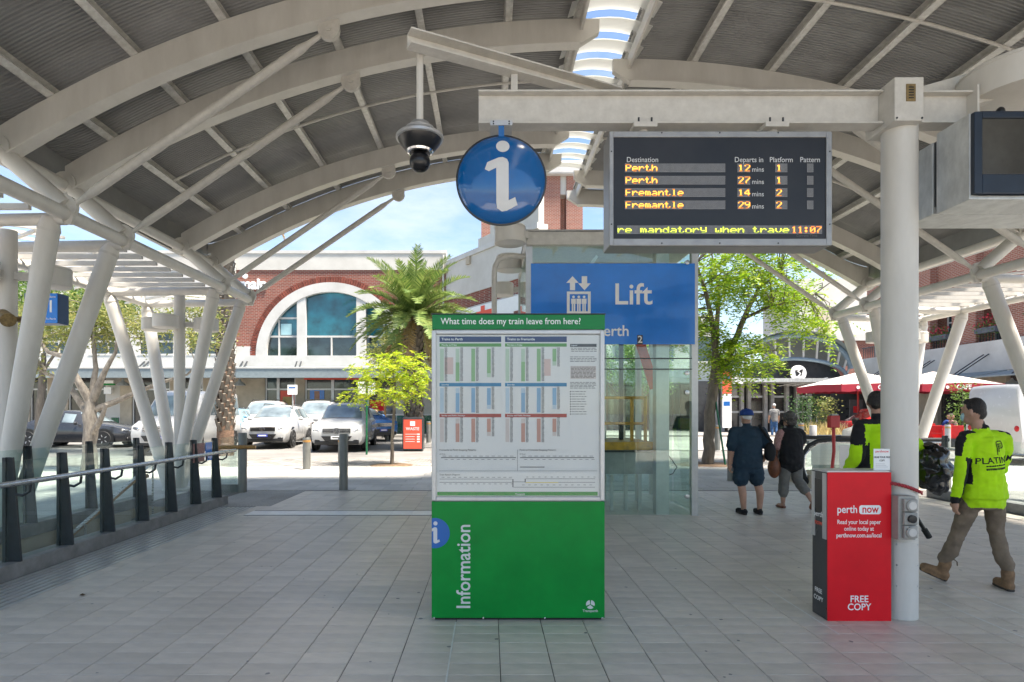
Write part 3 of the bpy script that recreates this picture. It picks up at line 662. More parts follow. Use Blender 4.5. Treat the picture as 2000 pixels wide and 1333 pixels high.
for X0, head in ((858, 'Trains to Perth'), (986.5, 'Trains to Fremantle')):
    rect(X0, X0+121, 657, 668, navy); text('lettering', head, .0265, kl(X0+4, 662.5, -.0155), 'print_white', paper, 'LEFT', .01)
    for (y0, y1, hd, dk, lt, pl, cols) in ((670.5, 677, 'Monday to Friday', grn, lg, pg, ((681, 745), (681, 745), (681, 745), (681, 738 if X0 < 900 else 715))),
                                   (748, 755, 'Saturday', blu, lb, pb, ((758, 806), (758, 806), (758, 806), (758, 800))),
                                   (808.5, 815.5, 'Sunday and Public Holidays', rd, lr, pr, ((818, 864), (818, 864), (818, 864), (818, 853)))):
        rect(X0, X0+121, y0, y1, dk); text('lettering', hd, .0165, kl(X0+4, (y0+y1)/2, -.0155), 'print_white', paper, 'LEFT', .0)
        for ci, (ca, cb2) in enumerate(cols):
            xx = X0+1+ci*30.7
            if ci == 0: rect(xx, xx+7.5, ca, cb2, pl)
            elif ci == 1: m_ = ca+(cb2-ca)*(.42 if X0 < 900 else .4)*(1 if y0 < 700 else .5); rect(xx, xx+7.5, ca, m_, pl); rect(xx, xx+7.5, m_, cb2, lt)
            elif ci == 2: rect(xx, xx+7.5, ca, cb2, lt)
            else: rect(xx, xx+7.5, ca, cb2-9, lt); rect(xx, xx+7.5, cb2-9, cb2-1, pl)
            yy = ca-1.5
            while yy < cb2:
                w = random.choice((4.2, 5, 5)); dash(xx+9.3, xx+9.3+w*.45, yy); dash(xx+9.3+w*.55, xx+9.3+w, yy); yy += 2.35
rect(868, 885, 698, 731, pink, d=-.0008); rect(1063, 1076, 701, 734, pink, d=-.0008)
rect(1114, 1166, 671.5, 677.5, ink); text('lettering', 'Legend', .016, kl(1116, 674.5, -.0155), 'print_white', paper, 'LEFT')
for (a, c, y0, y1, st, mt) in ((1116, 1166, 680, 689, 3, ''), (1114, 1166, 697, 708, 3, ''), (1116, 1164, 717, 738, 2.6, ''), (1114, 1165, 747, 760, 2.8, ''), (1118, 1146, 765, 812, 4.9, '')):
    y = y0
    while y < y1:
        x = a
        while x < c-4:
            w = random.uniform(3, 9); dash(x, min(x+w, c), y, 1.0); x += w+1.4
        y += st
rect(1114.5, 1165, 715, 740, pr, d=-.0008)
for k in range(10): rect(1113.8, 1116.2, 764+k*4.9, 766.2+k*4.9, ink)
text('lettering', 'Fremantle to Perth Stopping Patterns', .0185, kl(858, 879.5, -.0155), ink, paper, 'LEFT'); text('lettering', 'Perth to Fremantle Stopping Patterns', .0185, kl(1015, 879.5, -.0155), ink, paper, 'LEFT')
text('lettering', 'All Stops', .0125, kl(858, 887.5, -.0155), ink, paper, 'LEFT'); text('lettering', 'All Stops', .0125, kl(1015, 887.5, -.0155), ink, paper, 'LEFT')
text('lettering', 'Train System Diagram', .0175, kl(858, 928, -.0155), ink, paper, 'LEFT')
for (a, c, y, h) in ((861, 1008, 894.5, 1.5), (1016, 1161, 894.5, 1.5), (1016, 1064, 913, 1.5), (857, 1167, 920.5, .5), (858, 1000, 936.5, .8), (858, 1000, 943, .8), (1027, 1163, 936, .8), (1003, 1163, 952.5, .8), (1091, 1163, 943, .8), (1000, 1026, 942, .8)): dash(a, c, y, h)
digits.box(kx(1010.6), kx(1011.2), PY-.0004, PY+.0006, kz(920), kz(879))
rect(1027, 1091, 942.6, 944, pcol('yellow', (.62, .5, .1))); rect(1001, 1003, 936.5, 952.5, ink); rect(1025, 1027, 936, 943, ink)
for x in range(864, 1008, 12): dash(x, x+7, 891.5, .8); dash(x+4, x+10, 898, .8)
for x in range(1020, 1160, 12): dash(x, x+7, 891.5, .8); dash(x+4, x+10, 898, .8); dash(x+8, x+12, 932.5, .8); dash(x, x+5, 948, .8)
for x in range(862, 998, 11): dash(x, x+6, 933, .8); dash(x+4, x+9, 946, .8)
o = digits.build('timetable_print', ink, paper, world=True, smooth=0); o['kind'] = 'stuff'
rect(853.5, 1168, 961.5, 969, 'green'); text('lettering', 'Transperth', .0165, kl(1016, 966, -.0155), 'print_white', paper, 'CENTER', .01)
text('lettering', 'What time does my train leave from here?', .069, kl(861, 628.5, .0088), 'print_white', hdr, 'LEFT', .004, sx=.90)
text('lettering', 'Information', .150, kl(906.5, 1190, .0008), 'print_grey', base, 'LEFT', .012, rot=(90, -90, 0), sx=.915)
# half of a blue roundel wraps off the left edge
b = MB(); cx_, cz_, rr = kx(849), kz(1041.5), (1071-1012)/2*KD/F
pts = [(cx_+rr*math.cos(a), cz_+rr*math.sin(a)) for a in np.linspace(-math.pi, math.pi, 60, endpoint=False)]
b.prism([(max(x, KX0+.001), z) for x, z in pts], KD-.0022, KD+.001); ro = b.build('roundel', 'blue_print', base, world=True, smooth=0)
def i_glyph(cx, cz, h, y, name, mat, parent, th=.002, clip=None):
    """the leaning information 'i': dot, slab shoulder, stem and upturned foot; h = full height"""
    u = h/100.; P = [(-18, 17), (-21, 8), (-16, 5), (-7, 9.5), (-7, -33), (-6, -40), (0, -44), (6, -43), (19, -36), (16, -27), (8, -31), (8, 16), (6, 21), (1, 23.5), (-4, 23)]
    q = [(cx+a*u*1.05, cz+c*u) for a, c in P]
    if clip is not None: q = [(max(x, clip), z) for x, z in q]
    b = MB(); b.prism(q, y-th, y); dq = [(cx+1*u+8.6*u*math.cos(t), cz+39*u+8.6*u*math.sin(t)) for t in np.linspace(0, 2*math.pi, 24, endpoint=False)]
    b.prism(dq, y-th, y); return b.build(name, mat, parent, world=True, smooth=0)
i_glyph(kx(850), kz(1041), .185, KD-.0023, 'letter_i', 'print_grey', base, .0008, KX0+.001)
# operator mark: disc with a tripartite cut and its name
b = MB(); mx_, mz_ = kx(1153), kz(1181)
for a0, a1, ox, oz in ((95, 200, -.002, .002), (215, 320, 0, -.003), (335, 445, .003, .002)):
    b.prism([(mx_+ox, mz_+oz)]+[(mx_+ox+.031*math.cos(R(a)), mz_+oz+.031*math.sin(R(a))) for a in np.linspace(a0, a1, 14)], KD-.0012, KD)
b.build('operator_mark', 'print_grey', base, world=True, smooth=0)
text('lettering', 'Transperth', .026, kl(1153, 1193.5, .001), 'print_grey', base, 'CENTER', .012)
for px in (848, 944, 1064, 1176): MB().ball((kx(px), KD-.003, kz(1207)), .008, 8, 6).build('screw', 'chrome', base, world=True)

# ================================================================ sign gantry: post, beam, arm, and what hangs from it
GD = 4.70
post = thing('gantry_post', 'round cream steel post behind the red newspaper box carrying the overhead beam', 'post', (3.21, GD, 0))
PX = 3.225
MB().cyl((PX, GD, 0), (PX, GD, 3.86), .124, n=40).build('shaft', 'steel', post, world=True)
hb = MB().box(PX-.165, PX+.055, GD-.19, GD+.16, 3.80, 4.13).build('head_box', 'steel_dirty', post, world=True, bevel=.006, smooth=0)
MB().box(PX-.08, PX-.01, GD-.196, GD-.19, 3.945, 4.075).build('vent_plate', 'copper', hb, world=True, smooth=0)
for k in range(5): MB().box(PX-.064, PX-.026, GD-.199, GD-.1965, 3.965+k*.02, 3.973+k*.02).build('vent_slot', 'black', hb, world=True, smooth=0)
for sx in (-.15, .04): MB().ball((PX+sx, GD-.192, 3.82), .008, 8, 6).build('screw', 'dark_steel', hb, world=True)
def ibeam(x0, x1, y, z0, z1, w, th=.014):
    b = MB(); b.box(x0, x1, y-w/2, y+w/2, z1-th, z1); b.box(x0, x1, y-w/2, y+w/2, z0, z0+th); b.box(x0, x1, y-.006, y+.006, z0+th, z1-th); return b
bl = ibeam(-.085, 3.058, GD, 3.84, 4.10, .14).build('beam', 'steel_dirty', post, world=True, smooth=0, bevel=.002)
ibeam(3.282, 3.75, GD, 3.845, 4.095, .14).build('beam_stub', 'steel_dirty', post, world=True, smooth=0)
MB().box(3.75, 3.765, GD-.11, GD+.11, 3.80, 4.12).build('end_plate', 'steel', post, world=True, smooth=0)
arc_ = lambda r, z: [(PX+r*math.cos(a), GD+r*math.sin(a), z) for a in np.linspace(R(-142), R(-50), 14)]
ap = MB().strip(arc_(.1275, .24), arc_(.1275, .60)).strip(arc_(.1275, .60), arc_(.122, .602)).strip(arc_(.1275, .24), arc_(.122, .238)).build('access_cover', 'steel', post, world=True)
for z in (.26, .42, .58):
    for x in (-.085, .065): MB().ball((PX+x, GD-math.sqrt(.1275**2-x*x), z), .006, 8, 6).build('screw', 'stainless', ap, world=True)
# three-gang outlet box
ob = MB().box(PX-.145, PX-.012, GD-.20, GD-.09, .635, .965).build('outlet_back', 'grey_plastic', post, world=True, bevel=.006, smooth=0)
arm = thing('camera_arm', 'weathered white steel channel arm crossing above the overhead beam', 'bracket', (.2, GD, 4.1))
b = MB(); pa, pb = Vector((-.60, 4.36, 4.30)), Vector((1.08, 5.15, 4.30))
b.bar(pa, pb, .015, .11); a_, _ = frame(pb-pa); d_ = Vector((-a_.x, -a_.y, 0))
b.bar(pa+a_*.05+Vector((0, 0, -.05)), pb+a_*.05+Vector((0, 0, -.05)), .1, .012); b.bar(pa+a_*.05+Vector((0, 0, .05)), pb+a_*.05+Vector((0, 0, .05)), .1, .012)
b.build('channel', 'steel_dirty', arm, world=True, smooth=0)
MB().box(.17, .22, GD-.03, GD+.03, 4.10, 4.27).build('stub_post', 'steel_dirty', arm, world=True, smooth=0)
cm = thing('cctv_camera', 'dome security camera hanging on a thin pole from the steel arm', 'camera', (-.522, 4.48, 3.6))
def cl(z): return (-.522, 4.48, z)
MB().lathe([(.026, 3.72), (.026, 4.30)], cl(0), 16).build('drop_pole', 'steel', cm, world=True)
MB().lathe([(.03, 3.775), (.07, 3.765), (.085, 3.74), (.105, 3.73), (.11, 3.70), (.155, 3.685), (.178, 3.665), (.178, 3.645), (.165, 3.64)], cl(0), 32).build('hood', 'alu', cm, world=True)
MB().lathe([(.165, 3.641), (.15, 3.61), (.115, 3.57), (.085, 3.545), (.01, 3.54)], cl(0), 32).build('skirt', 'black', cm, world=True)
MB().lathe([(.1, 3.556), (.094, 3.542), (.08, 3.538), (.08, 3.545), (.1, 3.556)], cl(0), 32).build('rim', 'chrome', cm, world=True)
MB().ball(cl(3.475), .078, 24, 16).build('lens_ball', 'black', cm, world=True)
# round information sign
ID = 4.60
isg = thing('information_sign', 'round blue convex sign with a pale letter i hanging from the beam', 'sign', ((979-VX)*ID/F, ID, 3.0))
ix, iz = (979-VX)*ID/F, EYE-(353-HY)*ID/F; ir = 87*ID/F
MB().lathe([(.01, .115), (ir*.3, .11), (ir*.55, .095), (ir*.8, .065), (ir*.95, .03), (ir, .0), (ir*.985, -.03), (ir*.9, -.06), (ir*.5, -.1), (.01, -.11)], (ix, ID, iz), 64, 'y').build('disc', 'blue_i', isg, world=True, smooth=60)
MB().lathe([(ir+.006, -.008), (ir+.006, .008), (ir-.01, .012), (ir-.01, -.012), (ir+.006, -.008)], (ix, ID, iz), 64, 'y').build('rim', 'dark_steel', isg, world=True)
def dome_y(x, z):
    r = min(math.hypot(x-ix, z-iz)/ir, .99); pr_ = [(0, .115), (.3, .11), (.55, .095), (.8, .065), (.95, .03), (1, 0)]
    for (r0, h0), (r1, h1) in zip(pr_[:-1], pr_[1:]):
        if r <= r1: return ID-(h0+(h1-h0)*(r-r0)/(r1-r0))
    return ID
ig = i_glyph(ix+.004, iz-.003, ir*1.72, 0, 'letter_i', 'print_grey', isg, .002)
bm = bmesh.new(); bm.from_mesh(ig.data); bmesh.ops.delete(bm, geom=[f for f in bm.faces if abs(f.normal.y) < .5 or f.normal.y > 0], context='FACES')
bmesh.ops.triangulate(bm, faces=bm.faces); 
for _ in range(4): bmesh.ops.subdivide_edges(bm, edges=[e for e in bm.edges if e.calc_length() > .02], cuts=1, use_grid_fill=True); bmesh.ops.triangulate(bm, faces=bm.faces)
oo = origin_of(isg)
for v in bm.verts: v.co.y = dome_y(v.co.x+oo.x, v.co.z+oo.z)-.003-oo.y
bm.to_mesh(ig.data); bm.free()
MB().box(ix-.022, ix+.022, ID-.012, ID+.012, iz+ir-.02, 3.80).build('hanger', 'blue_i', isg, world=True, smooth=0)
hp = MB().box(ix-.085, ix+.085, ID-.02, ID+.16, 3.80, 3.838).build('hanger_plate', 'alu', isg, world=True, smooth=0)
for x in (-.06, .06):
    for z in (3.81, 3.828): MB().ball((ix+x, ID-.021, z), .006, 8, 6).build('bolt', 'dark_steel', hp, world=True)
# departure board
BD = 4.50
bxf = lambda px: (px-VX)*BD/F
bzf = lambda py: EYE-(py-HY)*BD/F
BX0, BX1, BZ0, BZ1 = bxf(1190), bxf(1624), bzf(480), bzf(258)
dbd = thing('departure_board', 'black electronic departure board listing Perth and Fremantle trains', 'board', ((BX0+BX1)/2, BD+.1, BZ0))
MB().box(BX0, BX1, BD+.012, BD+.235, BZ0, BZ1).build('case', 'frame_grey', dbd, world=True, bevel=.008, smooth=0)
fx0, fx1, fz0, fz1 = bxf(1198), bxf(1613), bzf(467), bzf(269)
fb = MB()
for a, c, e, f in ((BX0, fx0, BZ0, BZ1), (fx1, BX1, BZ0, BZ1), (fx0, fx1, BZ0, fz0), (fx0, fx1, fz1, BZ1)): fb.box(a, c, BD-.008, BD+.0118, e, f)
bez = fb.build('bezel', 'frame_grey', dbd, world=True, smooth=0, bevel=.003)
for px in (1292, 1405, 1519):
    for py in (260.5, 476): MB().ball((bxf(px), BD-.009, bzf(py)), .006, 8, 6).build('screw', 'dark_steel', bez, world=True)
for py in (297, 439):
    for px in (1194, 1619.5): MB().ball((bxf(px), BD-.009, bzf(py)), .006, 8, 6).build('screw', 'dark_steel', bez, world=True)
face = MB().box(fx0, fx1, BD+.002, BD+.0115, fz0, fz1).build('face', 'board', dbd, world=True, smooth=0)
fo = origin_of(face)
def bloc(px, py, dy=0.): return (bxf(px)-fo.x, BD+.002-dy-fo.y, bzf(py)-fo.z)
for s_, px, al in (('Destination', 1223.5, 'LEFT'), ('Departs in', 1434.5, 'LEFT'), ('Platform', 1503, 'LEFT'), ('Pattern', 1562.5, 'LEFT')): text('heading', s_, .0555, bloc(px, 312.5, .0006), 'print_grey', face, al, 0, sx=.93)
for k in range(4): text('heading', 'mins', .052, bloc(1468.5, 331.5+k*24, .0006), 'print_grey', face, 'LEFT', 0, sx=.95)
text('heading', 'Current Time', .028, bloc(1576, 460.5, .0006), pcol('dim_grey', (.12, .12, .12)), face, 'CENTER')
GL = {'P': ('11110', '10001', '10001', '11110', '10000', '10000', '10000'), 'e': ('00000', '00000', '01110', '10001', '11111', '10000', '01110'), 'r': ('00000', '00000', '10110', '11001', '10000', '10000', '10000'),
 't': ('01000', '01000', '11100', '01000', '01000', '01001', '00110'), 'h': ('10000', '10000', '10110', '11001', '10001', '10001', '10001'), 'F': ('11111', '10000', '10000', '11110', '10000', '10000', '10000'),
 'm': ('00000', '00000', '11010', '10101', '10101', '10101', '10101'), 'a': ('00000', '00000', '01110', '00001', '01111', '10001', '01111'), 'n': ('00000', '00000', '10110', '11001', '10001', '10001', '10001'),
 'l': ('01100', '00100', '00100', '00100', '00100', '00100', '01110'), 'd': ('00001', '00001', '01101', '10011', '10001', '10001', '01111'), 'o': ('00000', '00000', '01110', '10001', '10001', '10001', '01110'),
 'y': ('00000', '10001', '10001', '10001', '01111', '00001', '01110'), 'w': ('00000', '00000', '10001', '10001', '10101', '10101', '01010'), 'v': ('00000', '00000', '10001', '10001', '10001', '01010', '00100'),
 '1': ('00100', '01100', '00100', '00100', '00100', '00100', '01110'), '2': ('01110', '10001', '00001', '00010', '00100', '01000', '11111'), '7': ('11111', '00001', '00010', '00100', '01000', '01000', '01000'),
 '4': ('00010', '00110', '01010', '10010', '11111', '00010', '00010'), '9': ('01110', '10001', '10001', '01111', '00001', '00010', '01100'), '0': ('01110', '10001', '10011', '10101', '11001', '10001', '01110'),
 ':': ('00000', '01100', '01100', '00000', '01100', '01100', '00000'), ' ': ('00000',)*7, 'b': ('10000', '10000', '10110', '11001', '10001', '10001', '11110')}
def led(px0, px1, py0, py1, s_, mat, dim, cellx, x_start):
    p_ = MB().box(bxf(px0), bxf(px1), BD-.001, BD+.0018, bzf(py1), bzf(py0)).build('led_strip', 'led_off', face, world=True, smooth=0)
    hy = (py1-py0)/8.2; lit, dm, gr = MB(), MB(), MB(); x = x_start
    for k in range(1, 8): gr.box(bxf(px0), bxf(px1), BD-.0016, BD-.0009, bzf(py0+k*hy*1.02)-.0008, bzf(py0+k*hy*1.02)+.0008)
    xx = px0+cellx
    while xx < px1: gr.box(bxf(xx)-.0008, bxf(xx)+.0008, BD-.0015, BD-.0008, bzf(py1), bzf(py0)); xx += cellx
    gr.build('grid_lines', 'board', p_, world=True, smooth=0)['kind'] = 'stuff'
    for ch in s_:
        for r_, row_ in enumerate(GL[ch]):
            for c_, v in enumerate(row_):
                if v == '1':
                    q = lit if r_ not in (0, 6) else dm; zc = bzf(py0+(r_+1.1)*hy); xc = bxf(x+(c_+.5)*cellx)
                    q.box(xc-cellx*.52*BD/F, xc+cellx*.52*BD/F, BD-.003, BD-.0017, zc-hy*.42*BD/F, zc+hy*.42*BD/F)
        x += 6*cellx
    if lit.v: lit.build('lit_dots', mat, p_, world=True, smooth=0)['kind'] = 'stuff'
    if dm.v: dm.build('dim_dots', dim, p_, world=True, smooth=0)['kind'] = 'stuff'
for k, (ds, mn, pf) in enumerate((('Perth', '12', '1'), ('Perth', '27', '1'), ('Fremantle', '14', '2'), ('Fremantle', '29', '2'))):
    y0 = 320+k*24.1
    led(1220.5, 1416.5, y0, y0+16.6, ds, 'amber', 'amber_dim', 2.12, 1222); led(1440.5, 1465, y0, y0+16.6, mn, 'amber', 'amber_dim', 2.12, 1441.5)
    led(1514.5, 1538, y0, y0+16.6, pf, 'amber', 'amber_dim', 2.12, 1516); led(1576.5, 1588.5, y0, y0+16.6, '', 'amber', 'amber_dim', 2.12, 1577)
led(1205.5, 1543, 441, 457, 're mandatory when trave', 'lime', 'lime_dim', 2.44, 1206.5); led(1543.5, 1605.5, 441, 457, '11:07', 'orange_led', 'orange_dim', 2.0, 1546)
for px in (1268, 1531):
    t = bxf(px); h_ = MB().box(t-.09, t+.09, GD-.10, GD+.10, 3.80, 3.838).build('hanger_clamp', 'steel_dirty', dbd, world=True, smooth=0)
    MB().cyl((t, GD-.02, BZ1-.01), (t, GD-.02, 3.80), .035, n=14).build('hanger_stem', 'steel_dirty', dbd, world=True)
    for dx in (-.05, .05): MB().cyl((t+dx, GD-.085, 3.838), (t+dx, GD-.085, 3.875), .008, n=6).build('bolt', 'dark_steel', h_, world=True)
# boxed monitors
mn = thing('monitor_housing', 'pair of galvanised boxes with a dark screen hanging at the upper right', 'monitor', (3.95, 4.7, 3.2))
for (y0, y1, z0, z1, nm) in ((4.30, 4.62, 3.13, 3.75, 'front_box'), (4.66, 5.02, 3.14, 3.70, 'rear_box')):
    p = MB().box(3.455, 4.5, y0, y1, z0, z1).build(nm, 'galv', mn, world=True, bevel=.006, smooth=0)
MB().box(3.47, 4.49, 4.61, 4.67, 3.2, 3.7).build('joiner', 'dark_steel', mn, world=True, smooth=0)
fr2 = MB()
for a, c, e, f in ((3.462, 3.52, 3.16, 3.745), (4.42, 4.495, 3.16, 3.745), (3.52, 4.42, 3.16, 3.30), (3.52, 4.42, 3.70, 3.745)): fr2.box(a, c, 4.262, 4.30, e, f)
fr2.build('screen_frame', 'navy_plastic', mn, world=True, bevel=.006, smooth=0)
MB().box(3.515, 4.425, 4.272, 4.299, 3.295, 3.705).build('screen', 'screen', mn, world=True, bevel=.01, smooth=0)
MB().cyl((4.0, 4.7, 3.74), (4.0, 4.7, 3.9), .05, n=12).build('hanger', 'steel_dirty', mn, world=True)
bd = thing('bird_perch', 'small black fixing on top of the monitor box', 'fixing', (3.72, 4.35, 3.76))
MB().ball((3.72, 4.35, 3.785), (.03, .03, .035), 12, 8).build('knob', 'black', bd, world=True)
dl = drum_lamp((4.24, 4.72, 4.17), .45, .26, 'large cream drum lamp above the monitor boxes at the upper right', (3.78, 4.70, 4.05))
lp = thing('roof_strut', 'weathered white steel channel behind the gantry post rising to the right', 'bracket', (3.9, 5.0, 4.2))
MB().bar((3.35, 5.0, 4.18), (4.6, 4.9, 4.50), .10, .10).build('channel', 'steel_dirty', lp, world=True, smooth=0)
# outlet details, red lead, newspaper box
for k, z in enumerate((.90, .80, .70)):
    g = MB().box(PX-.12, PX-.018, GD-.232, GD-.201, z-.047, z+.047).build('outlet_module', 'grey_plastic', post, world=True, bevel=.008, smooth=0)
    if k == 1: MB().lathe([(.03, 0), (.03, .02), (.01, .022)], (PX-.069, GD-.232, z), 18, 'y').build('switch_knob', 'black', g, world=True)
    else:
        MB().lathe([(.042, 0), (.042, .012), (.034, .016), (.01, .016)], (PX-.069, GD-.232, z), 24, 'y').build('socket_cover', 'grey_plastic', g, world=True)
        MB().lathe([(.03, 0), (.03, .019), (.026, .019)], (PX-.069, GD-.232, z), 20, 'y').build('socket_ring', 'alu', g, world=True)
rl = thing('red_lead', 'twisted red cable tied round the cream post above the outlets', 'cable', (3.15, 4.6, 1.0))
for ph in (0, math.pi):
    MB().tube([(3.07+.22*t, 4.572-.012*math.sin(t*3.1)+.004*math.cos(t*30+ph), 1.055-.03*t-.035*t*t+.008*math.sin(t*30+ph)) for t in np.linspace(0, 1.12, 40)], .0075, 8).build('strand', 'rope', rl, world=True)
ND = 4.575
NX0, NX1 = (1616-VX)*ND/F, (1740-VX)*ND/F; NZ1 = EYE-(923-HY)*ND/F
nbx = thing('newspaper_box', 'red and charcoal newspaper box leaning on the cream post', 'box', ((NX0+NX1)/2, ND+.1, 0))
MB().box(NX0, NX1-.004, ND+.004, ND+.215, 0, NZ1-.002).build('body', 'charcoal', nbx, world=True, smooth=0, bevel=.004)
nf = MB().box(NX0, NX1, ND-.004, ND+.0035, .0, NZ1).build('front_panel', 'red', nbx, world=True, smooth=0)
MB().box(NX0-.002, NX1-.004, ND+.006, ND+.218, NZ1-.0015, NZ1+.012).build('top', 'alu', nbx, world=True, smooth=0, bevel=.003)
for (y0, y1, z0, z1, m_) in ((ND+.01, ND+.06, .62, NZ1-.01, 'alu'), (ND+.17, ND+.214, .62, NZ1-.01, 'alu')): MB().box(NX0-.006, NX0+.002, y0, y1, z0, z1).build('side_trim', m_, nbx, world=True, smooth=0)
MB().box(NX0-.004, NX0+.001, ND+.06, ND+.17, .80, NZ1-.06).build('paper_slot', 'black', nbx, world=True, smooth=0)
no = origin_of(nf)
nl = lambda px, py: ((px-VX)*ND/F-no.x, ND-.0046-no.y, EYE-(py-HY)*ND/F-no.z)
text('lettering', 'perth', .083, nl(1634, 995.5), 'print_white', nf, 'LEFT', .012, sx=.86)
pb_ = MB(); x0, x1, z0, z1 = (1677.5-VX)*ND/F, (1720-VX)*ND/F, EYE-(1004.5-HY)*ND/F, EYE-(987-HY)*ND/F; rc = .02
poly = []
for cx2, cz2, a0 in ((x1-rc, z1-rc, 0), (x0+rc, z1-rc, 90), (x0+rc, z0+rc, 180), (x1-rc, z0+rc, 270)): poly += [(cx2+rc*math.cos(R(a0+a)), cz2+rc*math.sin(R(a0+a))) for a in range(0, 91, 18)]
pb_.prism(poly, ND-.0050, ND-.004).build('name_plate', 'print_white', nf, world=True, smooth=0)
text('lettering', 'now', .083, Vector(nl(1699, 995))+Vector((0, -.0012, 0)), 'red', nf, 'CENTER', .012, sx=.86)
for s_, py in (('Read your local paper', 1020), ('online today at', 1033), ('perthnow.com.au/local', 1046)): text('lettering', s_, .047, nl(1677, py), 'print_white', nf, 'CENTER', .006 if 'com' not in s_ else .012, sx=.80)
for s_, py in (('FREE', 1170.5), ('COPY', 1186)): text('lettering', s_, .072, nl(1677.5, py), 'print_white', nf, 'CENTER', .012, sx=.95)
for s_, z, sz, m_ in (('perth', .80, .06, 'print_white'), ('now', .735, .06, 'waste_red'), ('FREE', .2, .05, 'print_white'), ('COPY', .14, .05, 'print_white')):
    text('side_lettering', s_, sz, (NX0-.0075-nbx.location.x, ND+.112-nbx.location.y, z), m_, nbx, 'CENTER', .008, rot=(90, 0, -90))
cd = thing('display_card', 'white printed card standing on top of the red newspaper box', 'card', ((1724-VX)*4.62/F, 4.63, NZ1+.012))
MB().box(-.064, .062, -.002, .002, 0, .165).build('card', 'print_white', cd, smooth=0)
text('lettering', 'perthnow', .026, (0, -.0028, .145), 'red', cd, 'CENTER')
for k, s_ in enumerate(('GRAB YOUR FREE', 'COPY')): text('lettering', s_, .02, (0, -.0028, .10-k*.026), 'print_black', cd, 'CENTER', .01, sx=.8)
for k in range(3): MB().box(-.05, .045-.012*k, -.0028, -.002, .022+k*.012, .027+k*.012).build('small_print', 'print_grey', cd, smooth=0)
# hanging cord loop of the sweeper handle is with the workers

# ================================================================ lift
LD = 9.2
lx = lambda px: (px-VX)*LD/F
lz = lambda py: EYE-(py-HY)*LD/F
LX0, LX1, LT = lx(1030), lx(1364), lz(455)
LB = LD+2.5
lift = thing('lift_shaft', 'glass lift shaft with a flat grey roof and wide blue lift sign', 'lift', ((LX0+LX1)/2, LD+1.25, 0))
rf = MB().box(LX0-.02, LX1+.02, LD-.06, LB+.06, LT-.20, LT).build('roof', 'steel_dirty', lift, world=True, bevel=.01, smooth=0)
MB().box(LX0-.03, LX1+.03, LD-.07, LB+.07, LT+.0005, LT+.03).build('roof_edge', 'concrete', rf, world=True, smooth=0)
for x in (LX0+.03, LX1-.05):
    for y in (LD+.06, LB-.06): MB().box(x-.05, x+.05, y-.05, y+.05, 0, LT-.2).build('corner_post', 'alu', lift, world=True, smooth=0)
MB().box(LX1-.62, LX1-.42, LD+.10, LD+.3, .0, LT-.2).build('frame_column', 'alu', lift, world=True, smooth=0)
for px in (1245,): MB().box(lx(px)-.03, lx(px)+.03, LD+1.1, LD+1.2, .9, LT-.3).build('guide_rail', 'dark_steel', lift, world=True, smooth=0)
for z0, z1 in ((.02, 2.42), (2.43, lz(675)), (lz(512), LT-.21)):
    for x0, x1 in ((LX0+.08, LX0+1.7), (LX0+1.71, LX1-.1)):
        MB().box(x0, x1, LD, LD+.012, z0, z1).build('pane', 'lift_glass', lift, world=True, smooth=0)
for z in (2.425, 2.26): MB().box(LX0+.08, LX1-.1, LD-.004, LD+.016, z-.008, z+.008).build('glazing_bar', 'dark_steel', lift, world=True, smooth=0)
for x in (LX0+.005, LX1-.005):
    for y0 in (LD+.12, LD+1.3): MB().box(x-.006, x+.006, y0, y0+1.1, .02, LT-.21).build('pane', 'lift_glass', lift, world=True, smooth=0)
MB().box(LX0+.1, LX1-.1, LB-.01, LB+.0, .02, LT-.21).build('pane', 'lift_glass', lift, world=True, smooth=0)
for z in (.3, 1.9, 2.2, 3.9):
    MB().lathe([(.035, 0), (.035, .03), (.01, .034)], (LX1-.18, LD-.002, z), 12, 'y').build('spider_bolt', 'stainless', lift, world=True)
# car inside: platform, kick panel, yellow rails, doors
MB().box(lx(1182)-1.2, lx(1290), LD+.35, LD+2.0, .95, 1.12).build('car_floor', 'orange_lift', lift, world=True, smooth=0)
MB().box(lx(1182)-1.2, lx(1306), LD+.3, LD+.33, lz(930), lz(884)).build('apron', 'concrete', lift, world=True, smooth=0)
MB().box(lx(1182)-1.2, lx(1306), LD+.26, LD+.36, lz(886), lz(882)).build('apron_cap', 'dark_steel', lift, world=True, smooth=0)
cr = MB(); yy = LD+.7
for z in (lz(775), lz(829)): cr.cyl((.4, yy, z), (lx(1274)*1.04, yy, z), .025, n=10)
for px in (1241, 1268): cr.cyl((lx(px)*1.05, yy, 1.12), (lx(px)*1.05, yy, lz(773)), .03, n=10)
cr.build('yellow_rail', 'orange_lift', lift, world=True)
for px0, px1 in ((1205, 1224), (1234, 1250), (1262, 1282)): MB().box(lx(px0), lx(px0)+.05, LD+.5, LD+.56, 0, lz(935)).build('car_frame', 'alu', lift, world=True, smooth=0)
MB().box(lx(1100), lx(1215), LD+1.6, LD+1.66, .0, 3.0).build('door_leaf', 'galv', lift, world=True, smooth=0)
for px in (1210, 1290): MB().box(lx(px), lx(px)+.09, LD+1.5, LD+1.6, 0, 4).build('guide_rail', 'galv', lift, world=True, smooth=0)
MB().bar((lx(1270), LD+.9, 3.0), (lx(1310), LD+.9, 2.0), .16, .03).build('counterweight_cover', 'waste_red', lift, world=True, smooth=0)
MB().bar((lx(1140), LD+.4, 3.75), (lx(1175), LD+.4, 4.1), .09, .05).build('brace', 'print_white', lift, world=True, smooth=0)
